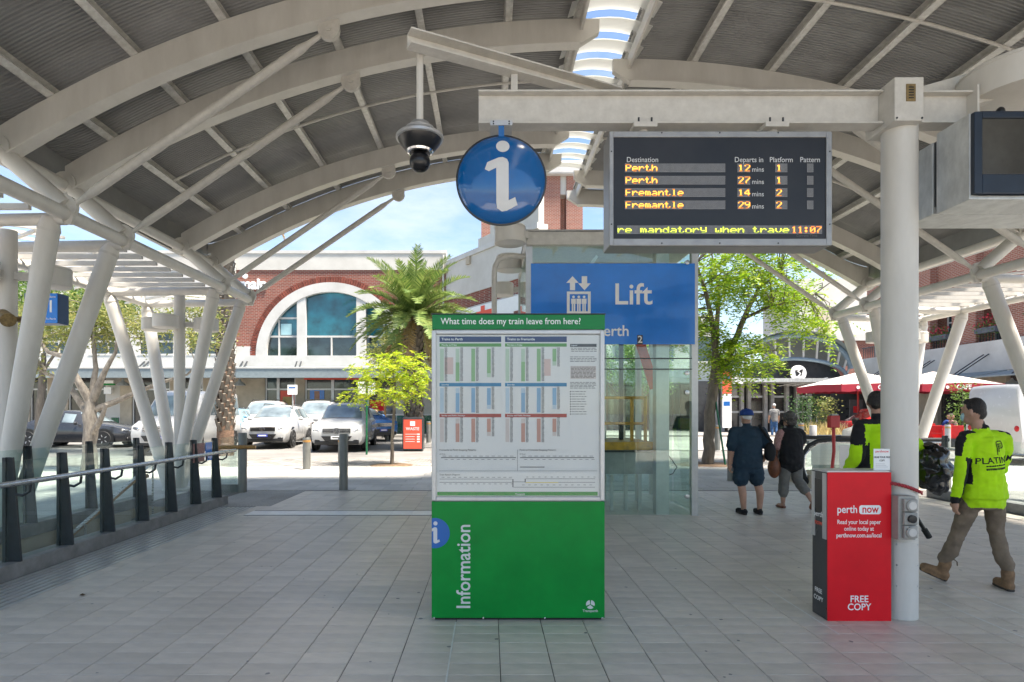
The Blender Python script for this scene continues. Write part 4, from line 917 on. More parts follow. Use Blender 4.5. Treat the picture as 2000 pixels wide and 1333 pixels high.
cbx = MB().tube([(lx(1307), LD+.2, lz(884)), (lx(1320), LD+.2, lz(900)), (lx(1330), LD+.2, lz(915)), (lx(1322), LD+.2, lz(928)), (lx(1303), LD+.2, lz(935))], .008, 8); cbx.build('cable', 'black', lift, world=True)
MB().cyl((lx(1304), LD+.2, lz(885)), (lx(1304), LD+.2, lz(938)), .02, n=10).build('cable_stay', 'dark_steel', lift, world=True)
sg = MB().box(lx(1037), lx(1357), LD-.008, LD+.02, lz(673), lz(515)).build('sign_panel', 'blue_sign', lift, world=True, smooth=0)
so = origin_of(sg); sl = lambda px, py, dy=.0092: (lx(px)-so.x, LD-dy-so.y, lz(py)-so.z)
text('lettering', 'Lift', .46, sl(1198, 577), 'print_white', sg, 'LEFT', .012, sx=1.0)
text('lettering', 'Perth', .235, sl(1163, 647.5), 'print_white', sg, 'LEFT', .012)
MB().box(lx(1244.5), lx(1255), LD-.012, LD-.008, lz(673), lz(655)).build('number_patch', 'print_black', sg, world=True, smooth=0)
text('lettering', '2', .15, sl(1249.8, 664, .0125), 'print_white', sg, 'CENTER', .014)
pg_ = MB(); yq = (LD-.0115, LD-.008)
def prect(x0, x1, y0, y1): pg_.box(lx(x0), lx(x1), yq[0], yq[1], lz(y1), lz(y0))
prect(1107, 1153.5, 570, 575); prect(1107, 1153.5, 608.5, 613.5); prect(1107, 1112.5, 575, 608.5); prect(1148, 1153.5, 575, 608.5)
for c in (1120, 1130.3, 1140.6):
    prect(c-4.6, c+4.6, 584, 594); prect(c-3.4, c-.5, 594, 608.4); prect(c+.5, c+3.4, 594, 608.4)
    pg_.lathe([(2.6*LD/F, -.0), (2.6*LD/F, .0035)], (lx(c), LD-.008, lz(580.5)), 14, 'y')
pg_.prism([(lx(a), lz(c)) for a, c in ((1113, 567.5), (1113, 553), (1106, 553), (1118, 540), (1130, 553), (1123, 553), (1123, 567.5))], *yq)
pg_.prism([(lx(a), lz(c)) for a, c in ((1136, 540), (1136, 554), (1129, 554), (1141.5, 567.5), (1153.5, 554), (1146.5, 554), (1146.5, 540))], *yq)
pg_.build('lift_pictogram', 'print_white', sg, world=True, smooth=0)
for dd, x, nm in ((9.0, .31, 'front'), (10.7, .36, 'middle'), (13.0, .29, 'rear')):
    drum_lamp((x, dd, 4.26), .235, .27, 'grey drum lamp left of the lift shaft, %s of three in a row' % nm, (LX0 if dd < 12 else .7, dd, 4.26))
pp = thing('bent_pipe', 'bent grey pipe rising beside the lift behind the green kiosk', 'pipe', (.07, 9.5, 0))
MB().tube([(.075, 9.4, 0), (.075, 9.4, 3.75), (.085, 9.4, 3.88), (.14, 9.4, 3.99), (.24, 9.4, 4.04), (.40, 9.4, 4.05), (LX0+.02, 9.4, 4.05)], .042, 14).build('pipe', 'steel_dirty', pp, world=True)
MB().lathe([(.1, 0), (.1, .02), (.05, .03)], (.075, 9.4, 0), 16).build('base_flange', 'steel_dirty', pp, world=True)

# ================================================================ escalator on the right, its stop post
es = thing('escalator', 'glass sided escalator with black handrail behind the red post', 'escalator', (8.0, 12.6, 0))
for y in (12.5, 13.6):
    loop = [(6.72, y, .08), (6.60, y, .22), (6.53, y, .45), (6.55, y, .70), (6.68, y, .90), (6.88, y, 1.0), (7.1, y, 1.02), (9.6, y, 1.02)]
    MB().tube(loop, .042, 12).build('handrail', 'rubber', es, world=True)
    MB().tube([(p[0]+.05 if k < 5 else p[0], y, p[2]-(.0 if k < 4 else .055)) for k, p in enumerate(loop)], .018, 8).build('handrail_guide', 'stainless', es, world=True)
    poly = [(6.75, .28), (6.62, .45), (6.64, .68), (6.75, .85), (6.92, .93), (7.15, .95), (9.6, .95), (9.6, .28)]
    MB().prism(poly, y-.008, y+.008).build('balustrade_pane', 'glass', es, world=True, smooth=0)
    MB().box(6.66, 9.6, y-.09, y+.09, 0, .28).build('skirt', 'tan_wall', es, world=True, bevel=.01, smooth=0)
    n = MB().box(7.32, 9.0, y-.014, y-.009, .4, .9).build('notice', 'paper', es, world=True, smooth=0)
    for k in range(5): MB().box(7.45, 8.8-.1*(k % 2), y-.017, y-.0145, .48+k*.08, .50+k*.08).build('notice_line', 'print_grey', n, world=True, smooth=0)
for k in range(8): MB().box(6.8+k*.35, 6.8+k*.35+.345, 12.62, 13.48, -.01, .012).build('tread', 'stainless', es, world=True, smooth=0)
rp_ = thing('stop_post', 'thin red post with a square red box head beside the escalator', 'post', ((1628-VX)*7.6/F, 7.6, 0))
rx, rz = (1628-VX)*7.6/F, lambda py: EYE-(py-HY)*7.6/F
MB().tube([(rx-.02, 7.6, 0), (rx-.015, 7.6, .6), (rx-.02, 7.6, .86), (rx+.005, 7.6, 1.1), (rx, 7.6, rz(835))], .02, 10).build('stem', 'red_paint', rp_, world=True)
MB().box(rx-.062, rx+.062, 7.56, 7.64, rz(836), rz(812)).build('head_box', 'red_paint', rp_, world=True, bevel=.008, smooth=0)
MB().box(rx-.04, rx+.045, 7.57, 7.63, rz(812)+.0005, rz(812)+.02).build('cap', 'grey_plastic', rp_, world=True, smooth=0)
MB().lathe([(.12, 0), (.12, .01), (.03, .02)], (rx-.02, 7.6, 0), 16).build('foot', 'red_paint', rp_, world=True)
# platform number box and the brass speaker under the left pergola
pl = thing('platform_sign', 'blue box sign with a white figure 1 hanging behind the left columns', 'sign', (-6.9, 9.6, 3.0))
pd = 9.6; q = W(100, 605, pd)
MB().box(q.x-.34, q.x+.2, pd-.12, pd+.12, q.z-.24, q.z+.24).build('box', 'blue_dark', pl, world=True, bevel=.005, smooth=0)
MB().box(q.x-.02, q.x+.19, pd-.126, pd-.1205, q.z-.235, q.z+.235).build('panel', 'blue_sign', pl, world=True, smooth=0)
text('lettering', '1', .27, (q.x+.085-pl.location.x, pd-.127-pl.location.y, q.z+.02-pl.location.z), 'print_white', pl, 'CENTER', .01)
text('lettering', 'To Perth', .045, (q.x+.085-pl.location.x, pd-.127-pl.location.y, q.z-.17-pl.location.z), 'print_white', pl, 'CENTER')
text('lettering', 'Platform', .045, (q.x+.085-pl.location.x, pd-.127-pl.location.y, q.z+.18-pl.location.z), 'print_white', pl, 'CENTER')
MB().cyl((q.x-.1, pd, q.z+.24), (q.x-.1, pd, 4.0), .02, n=8).build('hanger', 'dark_steel', pl, world=True)
sp_ = thing('speaker', 'weathered brass speaker horn fixed to the near left upright', 'speaker', (-6.2, 7.75, 2.85)); q = W(18, 622, 7.7)
MB().tube([(q.x-.1, 7.72, q.z+.05), (q.x+.07, 7.6, q.z-.04)], [.075, .09], 18).build('horn', 'copper', sp_, world=True)
MB().tube([(q.x+.05, 7.75, q.z), (q.x+.2, 7.8, q.z-.02), (q.x+.26, 7.8, q.z-.03)], [.03, .075, .08], 16).build('rear_horn', 'copper', sp_, world=True)
MB().bar((q.x-.12, 7.8, q.z+.02), (q.x+.1, 7.75, q.z), .03, .03).build('bracket', 'dark_steel', sp_, world=True)
lf = thing('dead_leaf', 'dry brown leaf lying on the grey tiles at the left', 'leaf', W(161, 1164, 5.2)); lf.location.z = 0
MB().add([(-.03, 0, .004), (-.01, -.025, .012), (.02, -.02, .006), (.035, .005, .02), (.01, .02, .008), (-.015, .022, .016), (0, 0, .003)], [(0, 1, 6), (1, 2, 6), (2, 3, 6), (3, 4, 6), (4, 5, 6), (5, 0, 6)]).build('blade', 'soil', lf, smooth=0)

# ================================================================ buildings across the street
FD = 32.8
fx = lambda px: (px-VX)*FD/F
fz = lambda py: EYE-(py-HY)*FD/F
G0 = gz(FD)
bb = thing('brick_arcade', 'red brick and white rendered building with a large arched window', 'building', (fx(646), FD, G0))
def bx_(nm, mat, x0, x1, z0, z1, y0=FD, y1=FD+.3, par=bb, bev=0): return MB().box(x0, x1, y0, y1, z0, z1).build(nm, mat, par, world=True, smooth=0, bevel=bev)
ACX, AZ0 = fx(646), fz(695)
XL, XR = fx(455), fx(872)
# brick field around the arch as thin vertical strips between the arch ring and the parapet
def arch(a, b_, n=64): return [(ACX-a*math.cos(t), AZ0+b_*math.sin(t)) for t in np.linspace(0, math.pi, n+1)]
outer = arch(4.42, 4.34); ztop = fz(528); w_ = MB()
top = [(x, ztop) for x, z in outer]
w_.strip([(x, FD, z) for x, z in outer], [(x, FD, ztop) for x, z in top])
w_.quad((XL, FD, AZ0), (outer[0][0], FD, AZ0), (outer[0][0], FD, ztop), (XL, FD, ztop)); w_.quad((outer[-1][0], FD, AZ0), (XR, FD, AZ0), (XR, FD, ztop), (outer[-1][0], FD, ztop))
w_.build('brick_wall', 'brick', bb, world=True, smooth=0)
vb = MB()
for k in range(96):
    t0, t1 = math.pi*k/96+.003, math.pi*(k+1)/96-.003; d = random.uniform(0, .012)
    p = [(ACX-a*math.cos(t), AZ0+c*math.sin(t)) for (a, c, t) in ((4.11, 4.03, t0), (4.42, 4.34, t0), (4.42, 4.34, t1), (4.11, 4.03, t1))]; vb.prism(p, FD-.03-d, FD+.05)
vb.build('arch_brickwork', 'brick_dark', bb, world=True, smooth=0)['kind'] = 'stuff'
ar = MB(); o1, i1 = arch(4.10, 4.02), arch(3.55, 3.5)
ar.strip([(x, FD-.06, z) for x, z in o1], [(x, FD-.06, z) for x, z in i1]); ar.strip([(x, FD-.06, z) for x, z in i1], [(x, FD+.3, z) for x, z in i1]); ar.strip([(x, FD-.06, z) for x, z in o1], [(x, FD+.1, z) for x, z in o1])
ar.build('white_arch', 'white_wall', bb, world=True, smooth=40)
def pane(x0, x1, z0, z1, mat, rad=3.55):
    b = MB(); xs = np.linspace(x0, x1, 9); lim = lambda x: AZ0+3.5*math.sqrt(max(0, 1-((x-ACX)/3.55)**2))
    b.strip([(x, FD+.22, min(z0, max(lim(x)-.001, 0))) for x in xs], [(x, FD+.22, min(z1, lim(x))) for x in xs]); return b.build('window_pane', mat, bb, world=True, smooth=0)
xm = [fx(p) for p in (519, 543, 580, 597, 646, 696, 714, 749, 773)]
tr1, tr2 = fz(657), fz(621)
for a, c, z0, z1, mt in ((0, 1, AZ0, tr1, 'window'), (1, 2, AZ0, tr1, 'window'), (0, 1, tr1, 99, 'teal_window'), (1, 2, tr1, tr2, 'teal_window'), (1, 2, tr2, 99, 'teal_window'), (3, 4, AZ0, tr1, 'window'), (4, 5, AZ0, tr1, 'window'), (3, 5, tr1, 99, 'teal_window'), (6, 7, AZ0, tr1, 'window'), (7, 8, AZ0, tr1, 'window'), (6, 7, tr1, 99, 'teal_window'), (7, 8, tr1, 99, 'teal_window')):
    pane(xm[a], xm[c], z0, z1, mt)
for a, c in ((2, 3), (5, 6)): bx_('window_pier', 'white_wall', xm[a], xm[c], AZ0, AZ0+3.5*math.sqrt(1-((xm[c if a == 2 else a]-ACX)/3.55)**2)+.12, FD-.02, FD+.3)
for x0, x1, z in ((xm[0], xm[2], tr1), (xm[1], xm[2], tr2), (xm[3], xm[5], tr1), (xm[6], xm[8], tr1), (xm[6], xm[7], tr2)): bx_('transom', 'white_wall', x0, x1, z-.05, z+.05, FD+.15, FD+.215)
for x, z1 in ((xm[1], fz(625)), (xm[4], tr1), (xm[7], fz(625))): bx_('mullion', 'white_wall', x-.04, x+.04, AZ0, z1, FD+.152, FD+.217)
bx_('curtain', 'mask', fx(546), fx(567), tr1+.1, tr2-.3, FD+.205, FD+.2185)
XW = fx(-420)
bx_('white_band', 'white_wall', XW, XR, fz(720), AZ0, FD-.08, FD+.25)
bx_('parapet', 'cream_wall', XW, XR, ztop+.002, fz(496), FD-.05, FD+.3)
bx_('parapet_cap', 'white_wall', XW, XR, fz(496)+.002, fz(490), FD-.09, FD+.4)
bx_('side_block', 'white_wall', fx(458), fx(492), AZ0, fz(677), FD-.03, FD+.02)
bx_('back_wall', 'cream_wall', XW, XR, G0-.1, fz(498), FD+.62, FD+1)
# rendered upper wall to the left with a row of dark windows
lw_edges = [XW]
wins = [(p, p+66) for p in range(-400, 430, 96)]
for i, (a, c) in enumerate(wins):
    x0, x1 = fx(a), min(fx(c), XL)
    bx_('wall_pier', 'white_wall', lw_edges[-1], x0, AZ0+.002, ztop, FD, FD+.3)
    bx_('spandrel', 'white_wall', x0, x1, fz(650), ztop, FD+.002, FD+.3)
    wp = bx_('window', 'window', x0, x1, AZ0+.1, fz(650), FD+.12, FD+.2)
    MB().box((x0+x1)/2-.04, (x0+x1)/2+.04, FD+.08, FD+.118, AZ0+.1, fz(650)).build('window_bar', 'white_wall', wp, world=True, smooth=0)
    MB().box(x0, x1, FD+.078, FD+.119, fz(667)-.05, fz(667)+.05).build('window_bar', 'white_wall', wp, world=True, smooth=0)
    MB().box(x0-.05, x1+.05, FD-.1, FD+.1, AZ0+.0, AZ0+.098).build('sill', 'white_wall', wp, world=True, smooth=0)
    lw_edges.append(x1)
if lw_edges[-1] < XL: bx_('wall_pier', 'white_wall', lw_edges[-1], XL, AZ0+.002, ztop, FD, FD+.3)
# awning, hangers, shop fronts
AW0 = FD-2.2
az = lambda py: EYE-(py-HY)*AW0/F
aw = MB().add([(XW, AW0, az(738)), (XR+1.2, AW0, az(738)), (XR+1.2, FD-.09, az(738)+.1), (XW, FD-.09, az(738)+.1), (XW, AW0, az(719)), (XR+1.2, AW0, az(719)), (XR+1.2, FD-.09, az(719)+.25), (XW, FD-.09, az(719)+.25)],
    [(3, 2, 1, 0), (4, 5, 6, 7), (0, 1, 5, 4), (1, 2, 6, 5), (2, 3, 7, 6), (3, 0, 4, 7)]).build('awning', 'awning', bb, world=True, smooth=0)
MB().box(XW, XR+1.2, AW0-.03, AW0-.002, az(720), az(717)).build('gutter', 'white_wall', aw, world=True, smooth=0)
for px in (95, 250, 455, 568, 790):
    for o_ in (0, 9): MB().bar((AW0*(px+o_-VX)/F, AW0+.3, az(730)), (AW0*(px+o_-14-VX)/F, FD-.1, az(700)), .06, .06).build('hanger_rod', 'dark_steel', aw, world=True, smooth=0)
for px in (468, 240): 
    q = W(px, 752, FD-.6); MB().lathe([(.03, .35), (.05, .3), (.09, .2), (.28, .06), (.32, -.04), (.3, -.04), (.01, .1)], q, 16).build('pendant_lamp', 'galv', aw, world=True)
gt = lambda py: fz(py)
ZA = fz(742)+.25
for a, c, m_ in ((-420, -300, 'tan_wall'), (-300, -220, 'shop'), (-220, -120, 'tan_wall'), (-120, -20, 'shop'), (-20, 55, 'tan_wall'), (55, 90, 'shop'), (90, 130, 'tan_wall'), (130, 205, 'shop'), (205, 232, 'cream_wall'), (232, 255, 'tan_wall'), (255, 330, 'shop'), (330, 355, 'tan_wall'), (355, 395, 'shop'), (395, 516, 'tan_wall'), (516, 541, 'window'), (541, 576, 'shop'), (576, 594, 'tan_wall'), (594, 648, 'shop'), (648, 700, 'window'), (700, 716, 'tan_wall'), (716, 775, 'shop'), (775, 872, 'cream_wall')):
    bx_('shop_window' if m_ in ('shop', 'window') else 'shop_pier', m_, fx(a), fx(c), G0-.1, ZA, FD+(.25 if m_ in ('shop', 'window') else .1), FD+.6)
    if m_ in ('shop', 'window'):
        for x in (fx(a)+.04, fx(c)-.04): bx_('shop_frame', 'alu', x-.04, x+.04, G0, ZA, FD+.18, FD+.249)
        bx_('shop_frame', 'alu', fx(a)+.08, fx(c)-.08, fz(762), fz(759), FD+.182, FD+.249)
bx_('red_fascia', 'waste_red', fx(594), fx(702), fz(742), fz(736), FD-.0, FD+.09)
bx_('poster', 'waste_red', fx(545), fx(574), fz(800), fz(763), FD+.2, FD+.245); bx_('poster', 'straw', fx(550), fx(568), fz(795), fz(775), FD+.19, FD+.199)
bx_('poster', 'blue_sign', fx(603), fx(631), fz(780), fz(760), FD+.2, FD+.245); bx_('poster', 'skin', fx(612), fx(622), fz(780), fz(764), FD+.19, FD+.199)
bx_('poster', 'red', fx(721), fx(750), fz(803), fz(782), FD+.2, FD+.245)
bx_('tiled_dado', 'green_tile', fx(775), fx(872), G0, fz(812), FD+.03, FD+.099); bx_('tiled_dado', 'green_tile', fx(216), fx(230), G0, fz(816), FD+.05, FD+.099)
bx_('shop_sign', 'green', fx(198), fx(230), fz(753), fz(750), FD-.3, FD-.2); sgn_ = bx_('shop_sign', 'print_white', fx(203), fx(228), fz(749.5), fz(744), FD-.3, FD-.2)
bx_('shop_sign', 'print_white', fx(210), fx(224), fz(770), fz(757), FD-.32, FD-.22)
o = origin_of(bb)
text('lettering', 'domain', .84, (fx(440)-o.x, FD-.05-o.y, fz(556)-o.z), 'print_white', bb, 'LEFT', .03, sx=.92, thick=.05)
MB().lathe([(.14, 0), (.14, .12), (.09, .13)], (fx(481), FD-.1, fz(541)), 16, 'y').build('wall_light', 'print_white', bb, world=True)

for px in (461, 866):
    MB().cyl((fx(px), FD-.12, az(719)+.3), (fx(px), FD-.12, fz(500)), .05, n=8).build('downpipe', 'cream_wall', bb, world=True)
# white stepped corner building with a brick band and a red logo board
cb0, cb1 = Vector((fx(866), 33.0, 0)), Vector(((1052-VX)*26.0/F, 26.0, 0))
cbn = thing('corner_building', 'white stepped corner building with brick band and red logo board behind the lift', 'building', ((cb0.x+cb1.x)/2, 29.5, gz(29)))
def along(t0, t1, z0, z1, nm, mat, off=0., th=.3):
    d = (cb1-cb0); n = Vector((-d.y, d.x, 0)).normalized(); n = n if n.y < 0 else -n
    a, c = cb0+d*t0+n*off, cb0+d*t1+n*off; e, f = a-n*th, c-n*th
    b = MB().add([(*a.xy, z0), (*c.xy, z0), (*f.xy, z0), (*e.xy, z0), (*a.xy, z1), (*c.xy, z1), (*f.xy, z1), (*e.xy, z1)], [(3, 2, 1, 0), (4, 5, 6, 7), (0, 1, 5, 4), (1, 2, 6, 5), (2, 3, 7, 6), (3, 0, 4, 7)])
    return b.build(nm, mat, cbn, world=True, smooth=0)
along(0, 1, 7.7, 9.6, 'upper_wall', 'cream_wall', 0); along(0, 1, 7.0, 7.699, 'brick_band', 'brick', -.05); along(0, 1, 3.6, 6.999, 'middle_wall', 'white_wall', 0); along(0, 1, .2, 3.599, 'lower_wall', 'tan_wall', -.1)
along(-.02, 1, 9.601, 9.85, 'cornice', 'white_wall', .08, .6); along(.42, 1, 9.851, 10.3, 'step', 'cream_wall', 0); along(.55, 1, 10.301, 10.8, 'step', 'cream_wall', 0); along(.66, 1, 10.801, 11.3, 'step', 'cream_wall', 0)
along(.02, .06, 9.2, 9.6, 'gutter_head', 'tan_wall', .12, .1); along(.3, .34, 9.2, 9.6, 'gutter_head', 'tan_wall', .12, .1)
along(.30, .98, 5.2, 6.9, 'sign_board', 'print_white', .1, .08)
lgb = along(.38, .62, 5.3, 6.6, 'red_logo', 'waste_red', .12, .018); along(.47, .51, 6.6, 6.85, 'red_logo_tip', 'waste_red', .12, .018); along(.485, .515, 5.3, 6.3, 'logo_flame', 'print_white', .135, .013)
along(.80, .95, 5.3, 6.2, 'brick_panel', 'brick', .12, .02)
bt = thing('brick_tower', 'open brick tower with square piers and a white cap beyond the lift', 'tower', (2.6, 41, gz(41)))
for x0, x1 in ((-.55, .45), (3.35, 4.75), (5.15, 6.25)):
    for y in (40, 43.5): MB().box(x0, x1, y, y+1.1, .3, 17.4).build('brick_pier', 'brick_light', bt, world=True, smooth=0)
MB().box(-1.4, 7.0, 39.6, 45, 17.401, 18.3).build('cap', 'white_wall', bt, world=True, smooth=0, bevel=.1)
MB().box(4.751, 5.149, 40.1, 40.9, 16.2, 17.4).build('lintel', 'cream_wall', bt, world=True, smooth=0)
MB().box(-.9, 6.6, 39.9, 45, .3, 9.5).build('base_block', 'cream_wall', bt, world=True, smooth=0)

# market hall with a trussed arch front
MD = 36.0
mx = lambda px: (px-VX)*MD/F
mz = lambda py: EYE-(py-HY)*MD/F
mh = thing('market_hall', 'dark market hall with a blue steel fan truss and round white emblem', 'building', (mx(1540), MD, gz(MD)))
cxm = mx(1541)
def ell(a, b_, z0, n=36, t0=0., t1=math.pi): return [(cxm-a*math.cos(t), z0+b_*math.sin(t)) for t in np.linspace(t0, t1, n+1)]
inn = ell(3.1, 1.05, mz(737)); out = ell(3.35, 2.0, mz(722))
for nm, pts, r in (('inner_chord', inn, .11), ('outer_chord', out, .16)):
    for y in (MD-.6,): MB().tube([(x, y, z) for x, z in pts], r, 10).build(nm, 'truss', mh, world=True)
for k in range(2, 36, 3): MB().bar((inn[k][0], MD-.6, inn[k][1]), (out[k][0], MD-.6, out[k][1]), .09, .09).build('truss_strut', 'steel', mh, world=True, smooth=0)
rf_ = MB(); rf_.strip([(x, MD-1.2, z+.2) for x, z in out], [(x, MD+8, z+.2) for x, z in out]); rf_.build('roof', 'awning', mh, world=True)
fg = MB(); fg.strip([(x, MD, mz(745)) for x, z in inn], [(x, MD, z) for x, z in inn]); fg.build('gable', 'charcoal', mh, world=True, smooth=0)
MB().lathe([(.46, 0), (.46, .1), (.01, .11)], (mx(1543), MD-.9, mz(731)), 28, 'y').build('emblem_disc', 'print_white', mh, world=True)
MB().prism([(mx(1536), mz(726)), (mx(1551), mz(724)), (mx(1549), mz(736)), (mx(1538), mz(737))], MD-1.03, MD-1.012).build('emblem_mark', 'print_black', mh, world=True, smooth=0)
MB().tube([(mx(1546), MD-1.04, mz(723)), (mx(1541), MD-1.04, mz(728)), (mx(1546), MD-1.04, mz(732)), (mx(1541), MD-1.04, mz(738))], .035, 6).build('emblem_swirl', 'print_white', mh, world=True)
MB().box(mx(1400), mx(1612), MD-2.2, MD+.2, mz(750), mz(743)).build('entrance_slab', 'galv', mh, world=True, smooth=0)
MB().box(mx(1360), mx(1700), MD+.3, MD+.6, gz(MD)-.1, mz(744)).build('front_wall', 'charcoal', mh, world=True, smooth=0)
for a in (1398, 1410, 1448, 1462, 1494, 1507, 1536, 1556, 1580): MB().box(mx(a)-.08, mx(a)+.12, MD-.1, MD+.2, gz(MD)-.1, mz(750)).build('steel_post', 'concrete', mh, world=True, smooth=0)
for a, c in ((1411, 1447), (1464, 1493), (1508, 1535), (1558, 1579)):
    MB().box(mx(a), mx(c), MD+.15, MD+.28, gz(MD), mz(752)).build('glass_door', 'shop', mh, world=True, smooth=0)
    for py in (775, 805): MB().box(mx(a), mx(c), MD+.08, MD+.148, mz(py)-.06, mz(py)+.06).build('door_rail', 'alu', mh, world=True, smooth=0)
for a in (1580, 1605):
    for o_ in (0, .5): MB().bar((mx(a)+o_, MD-2, mz(742)), (mx(a)-2+o_, MD-.4, mz(755)), .05, .05).build('stay_rod', 'alu', mh, world=True, smooth=0)
fb_ = thing('cream_block', 'plain cream rendered building high behind the market hall', 'building', ((1660-VX)*46/F, 46, gz(46)))
qx = lambda px: (px-VX)*46/F
qz = lambda py: EYE-(py-HY)*46/F
MB().box(qx(1560), qx(1850), 46, 52, .3, qz(545)).build('wall', 'cream_wall', fb_, world=True, smooth=0)
for a, c in ((1598, 1624), (1718, 1740)):
    f_ = MB().box(qx(a), qx(c), 45.9, 45.99, qz(690), qz(600 if a < 1700 else 570)).build('recess', 'tan_wall' if a < 1700 else 'window', fb_, world=True, smooth=0)
MB().box(qx(1620), qx(1760), 44, 45.8, .3, qz(672)).build('brick_wing', 'brick', fb_, world=True, smooth=0)
MB().box(qx(1600), qx(1765), 43.8, 45.8, qz(672)+.002, qz(660)).build('wing_parapet', 'white_wall', fb_, world=True, smooth=0)

# shop row seen through and behind the lift
sr_ = thing('cream_shop_row', 'low cream shop row with dark windows seen through the lift', 'building', (9, 39, gz(39)))
def srx(nm, mat, x0, x1, z0, z1, y0=39., y1=39.4): return MB().box(x0, x1, y0, y1, z0, z1).build(nm, mat, sr_, world=True, smooth=0)
srx('upper_wall', 'cream_wall', -1, 15, 4.2, 7.4); srx('parapet', 'white_wall', -1, 15, 7.402, 7.9, 38.9); srx('awning', 'awning', -1, 15, 3.4, 4.198, 36.8, 39.4)
for k in range(6):
    srx('pier', 'brick', -1+k*2.7, -.4+k*2.7, .2, 3.4); srx('shop_window', 'shop', -.399+k*2.7, 1.699+k*2.7, .2, 3.4, 39.2)
    w0 = srx('window', 'window', .1+k*2.7, 1.2+k*2.7, 4.9, 6.5, 38.9, 38.998); MB().box(.02+k*2.7, 1.28+k*2.7, 38.84, 38.999, 4.78, 4.9).build('sill', 'white_wall', w0, world=True, smooth=0)
# brick terrace with balconies along the right of the cafe forecourt
TXf = 23.6
tb = thing('brick_terrace', 'red brick terrace with flower boxes above a white fascia at the right', 'building', (TXf, 30, gz(30)))
def tbx(nm, mat, y0, y1, z0, z1, x0=TXf, x1=TXf+.4, par=tb): return MB().box(x0, x1, y0, y1, z0, z1).build(nm, mat, par, world=True, smooth=0)
tbx('rear_wall', 'brick_light', 20, 38, 4.6, 11, TXf+1.6, TXf+2)
yy = 20.0
for k in range(6):
    y0 = 20+k*3.0
    tbx('brick_pier', 'brick_light', y0, y0+1.5, 4.9, 9.5)
    w0 = tbx('window', 'window', y0+1.6, y0+2.9, 5.1, 7.6, TXf+.9, TXf+1.0)
    for yq in (y0+1.62, y0+2.25, y0+2.88): MB().box(TXf+.86, TXf+.899, yq-.035, yq+.035, 5.1, 7.6).build('window_bar', 'white_wall', w0, world=True, smooth=0)
    MB().box(TXf+.86, TXf+.899, y0+1.66, y0+2.84, 6.3, 6.37).build('window_bar', 'white_wall', w0, world=True, smooth=0)
    tbx('balcony_floor', 'white_wall', y0+1.5, y0+3.0, 4.6, 4.9, TXf+.0, TXf+1.6)
    for j in range(8): tbx('balcony_bar', 'dark_steel', y0+1.6+j*.18, y0+1.63+j*.18, 4.9, 5.6, TXf+.1, TXf+.13)
    tbx('balcony_rail', 'dark_steel', y0+1.5, y0+3.0, 5.6, 5.65, TXf+.09, TXf+.14)
tbx('lintel_wall', 'brick_light', 20, 38, 7.7, 11, TXf+.41, TXf+.9)
tbx('fascia', 'white_wall', 19, 38, 3.5, 4.9, TXf-.35, TXf-.01)
for k in range(9): tbx('stone_pier' if k % 2 == 0 else 'shop_window', 'tan_wall' if k % 2 == 0 else 'shop', 19+k*2.1, 21.1+k*2.1-.002, .1, 3.5, TXf+(.1 if k % 2 == 0 else .3), TXf+.6)
for k in range(5):
    y0 = 20+k*3.4
    MB().add([(TXf-.36, y0, 3.45), (TXf-.36, y0+3.0, 3.45), (TXf-2.2, y0+3.0, 3.1), (TXf-2.2, y0, 3.1), (TXf-.36, y0, 3.5), (TXf-.36, y0+3.0, 3.5), (TXf-2.2, y0+3.0, 3.15), (TXf-2.2, y0, 3.15)],
        [(3, 2, 1, 0), (4, 5, 6, 7), (0, 1, 5, 4), (1, 2, 6, 5), (2, 3, 7, 6), (3, 0, 4, 7)]).build('awning_panel', 'awning', tb, world=True, smooth=0)
    for o_ in (1.0, 1.3): MB().bar((TXf-.36, y0+o_, 4.3), (TXf-2.0, y0+o_, 3.2), .04, .04).build('stay_rod', 'dark_steel', tb, world=True, smooth=0)
for y in (25.5, 29): MB().lathe([(.03, .3), (.05, .25), (.1, .18), (.34, .04), (.36, -.03), (.01, .06)], (TXf-1.3, y, 2.75), 16).build('pendant_lamp', 'galv', tb, world=True)

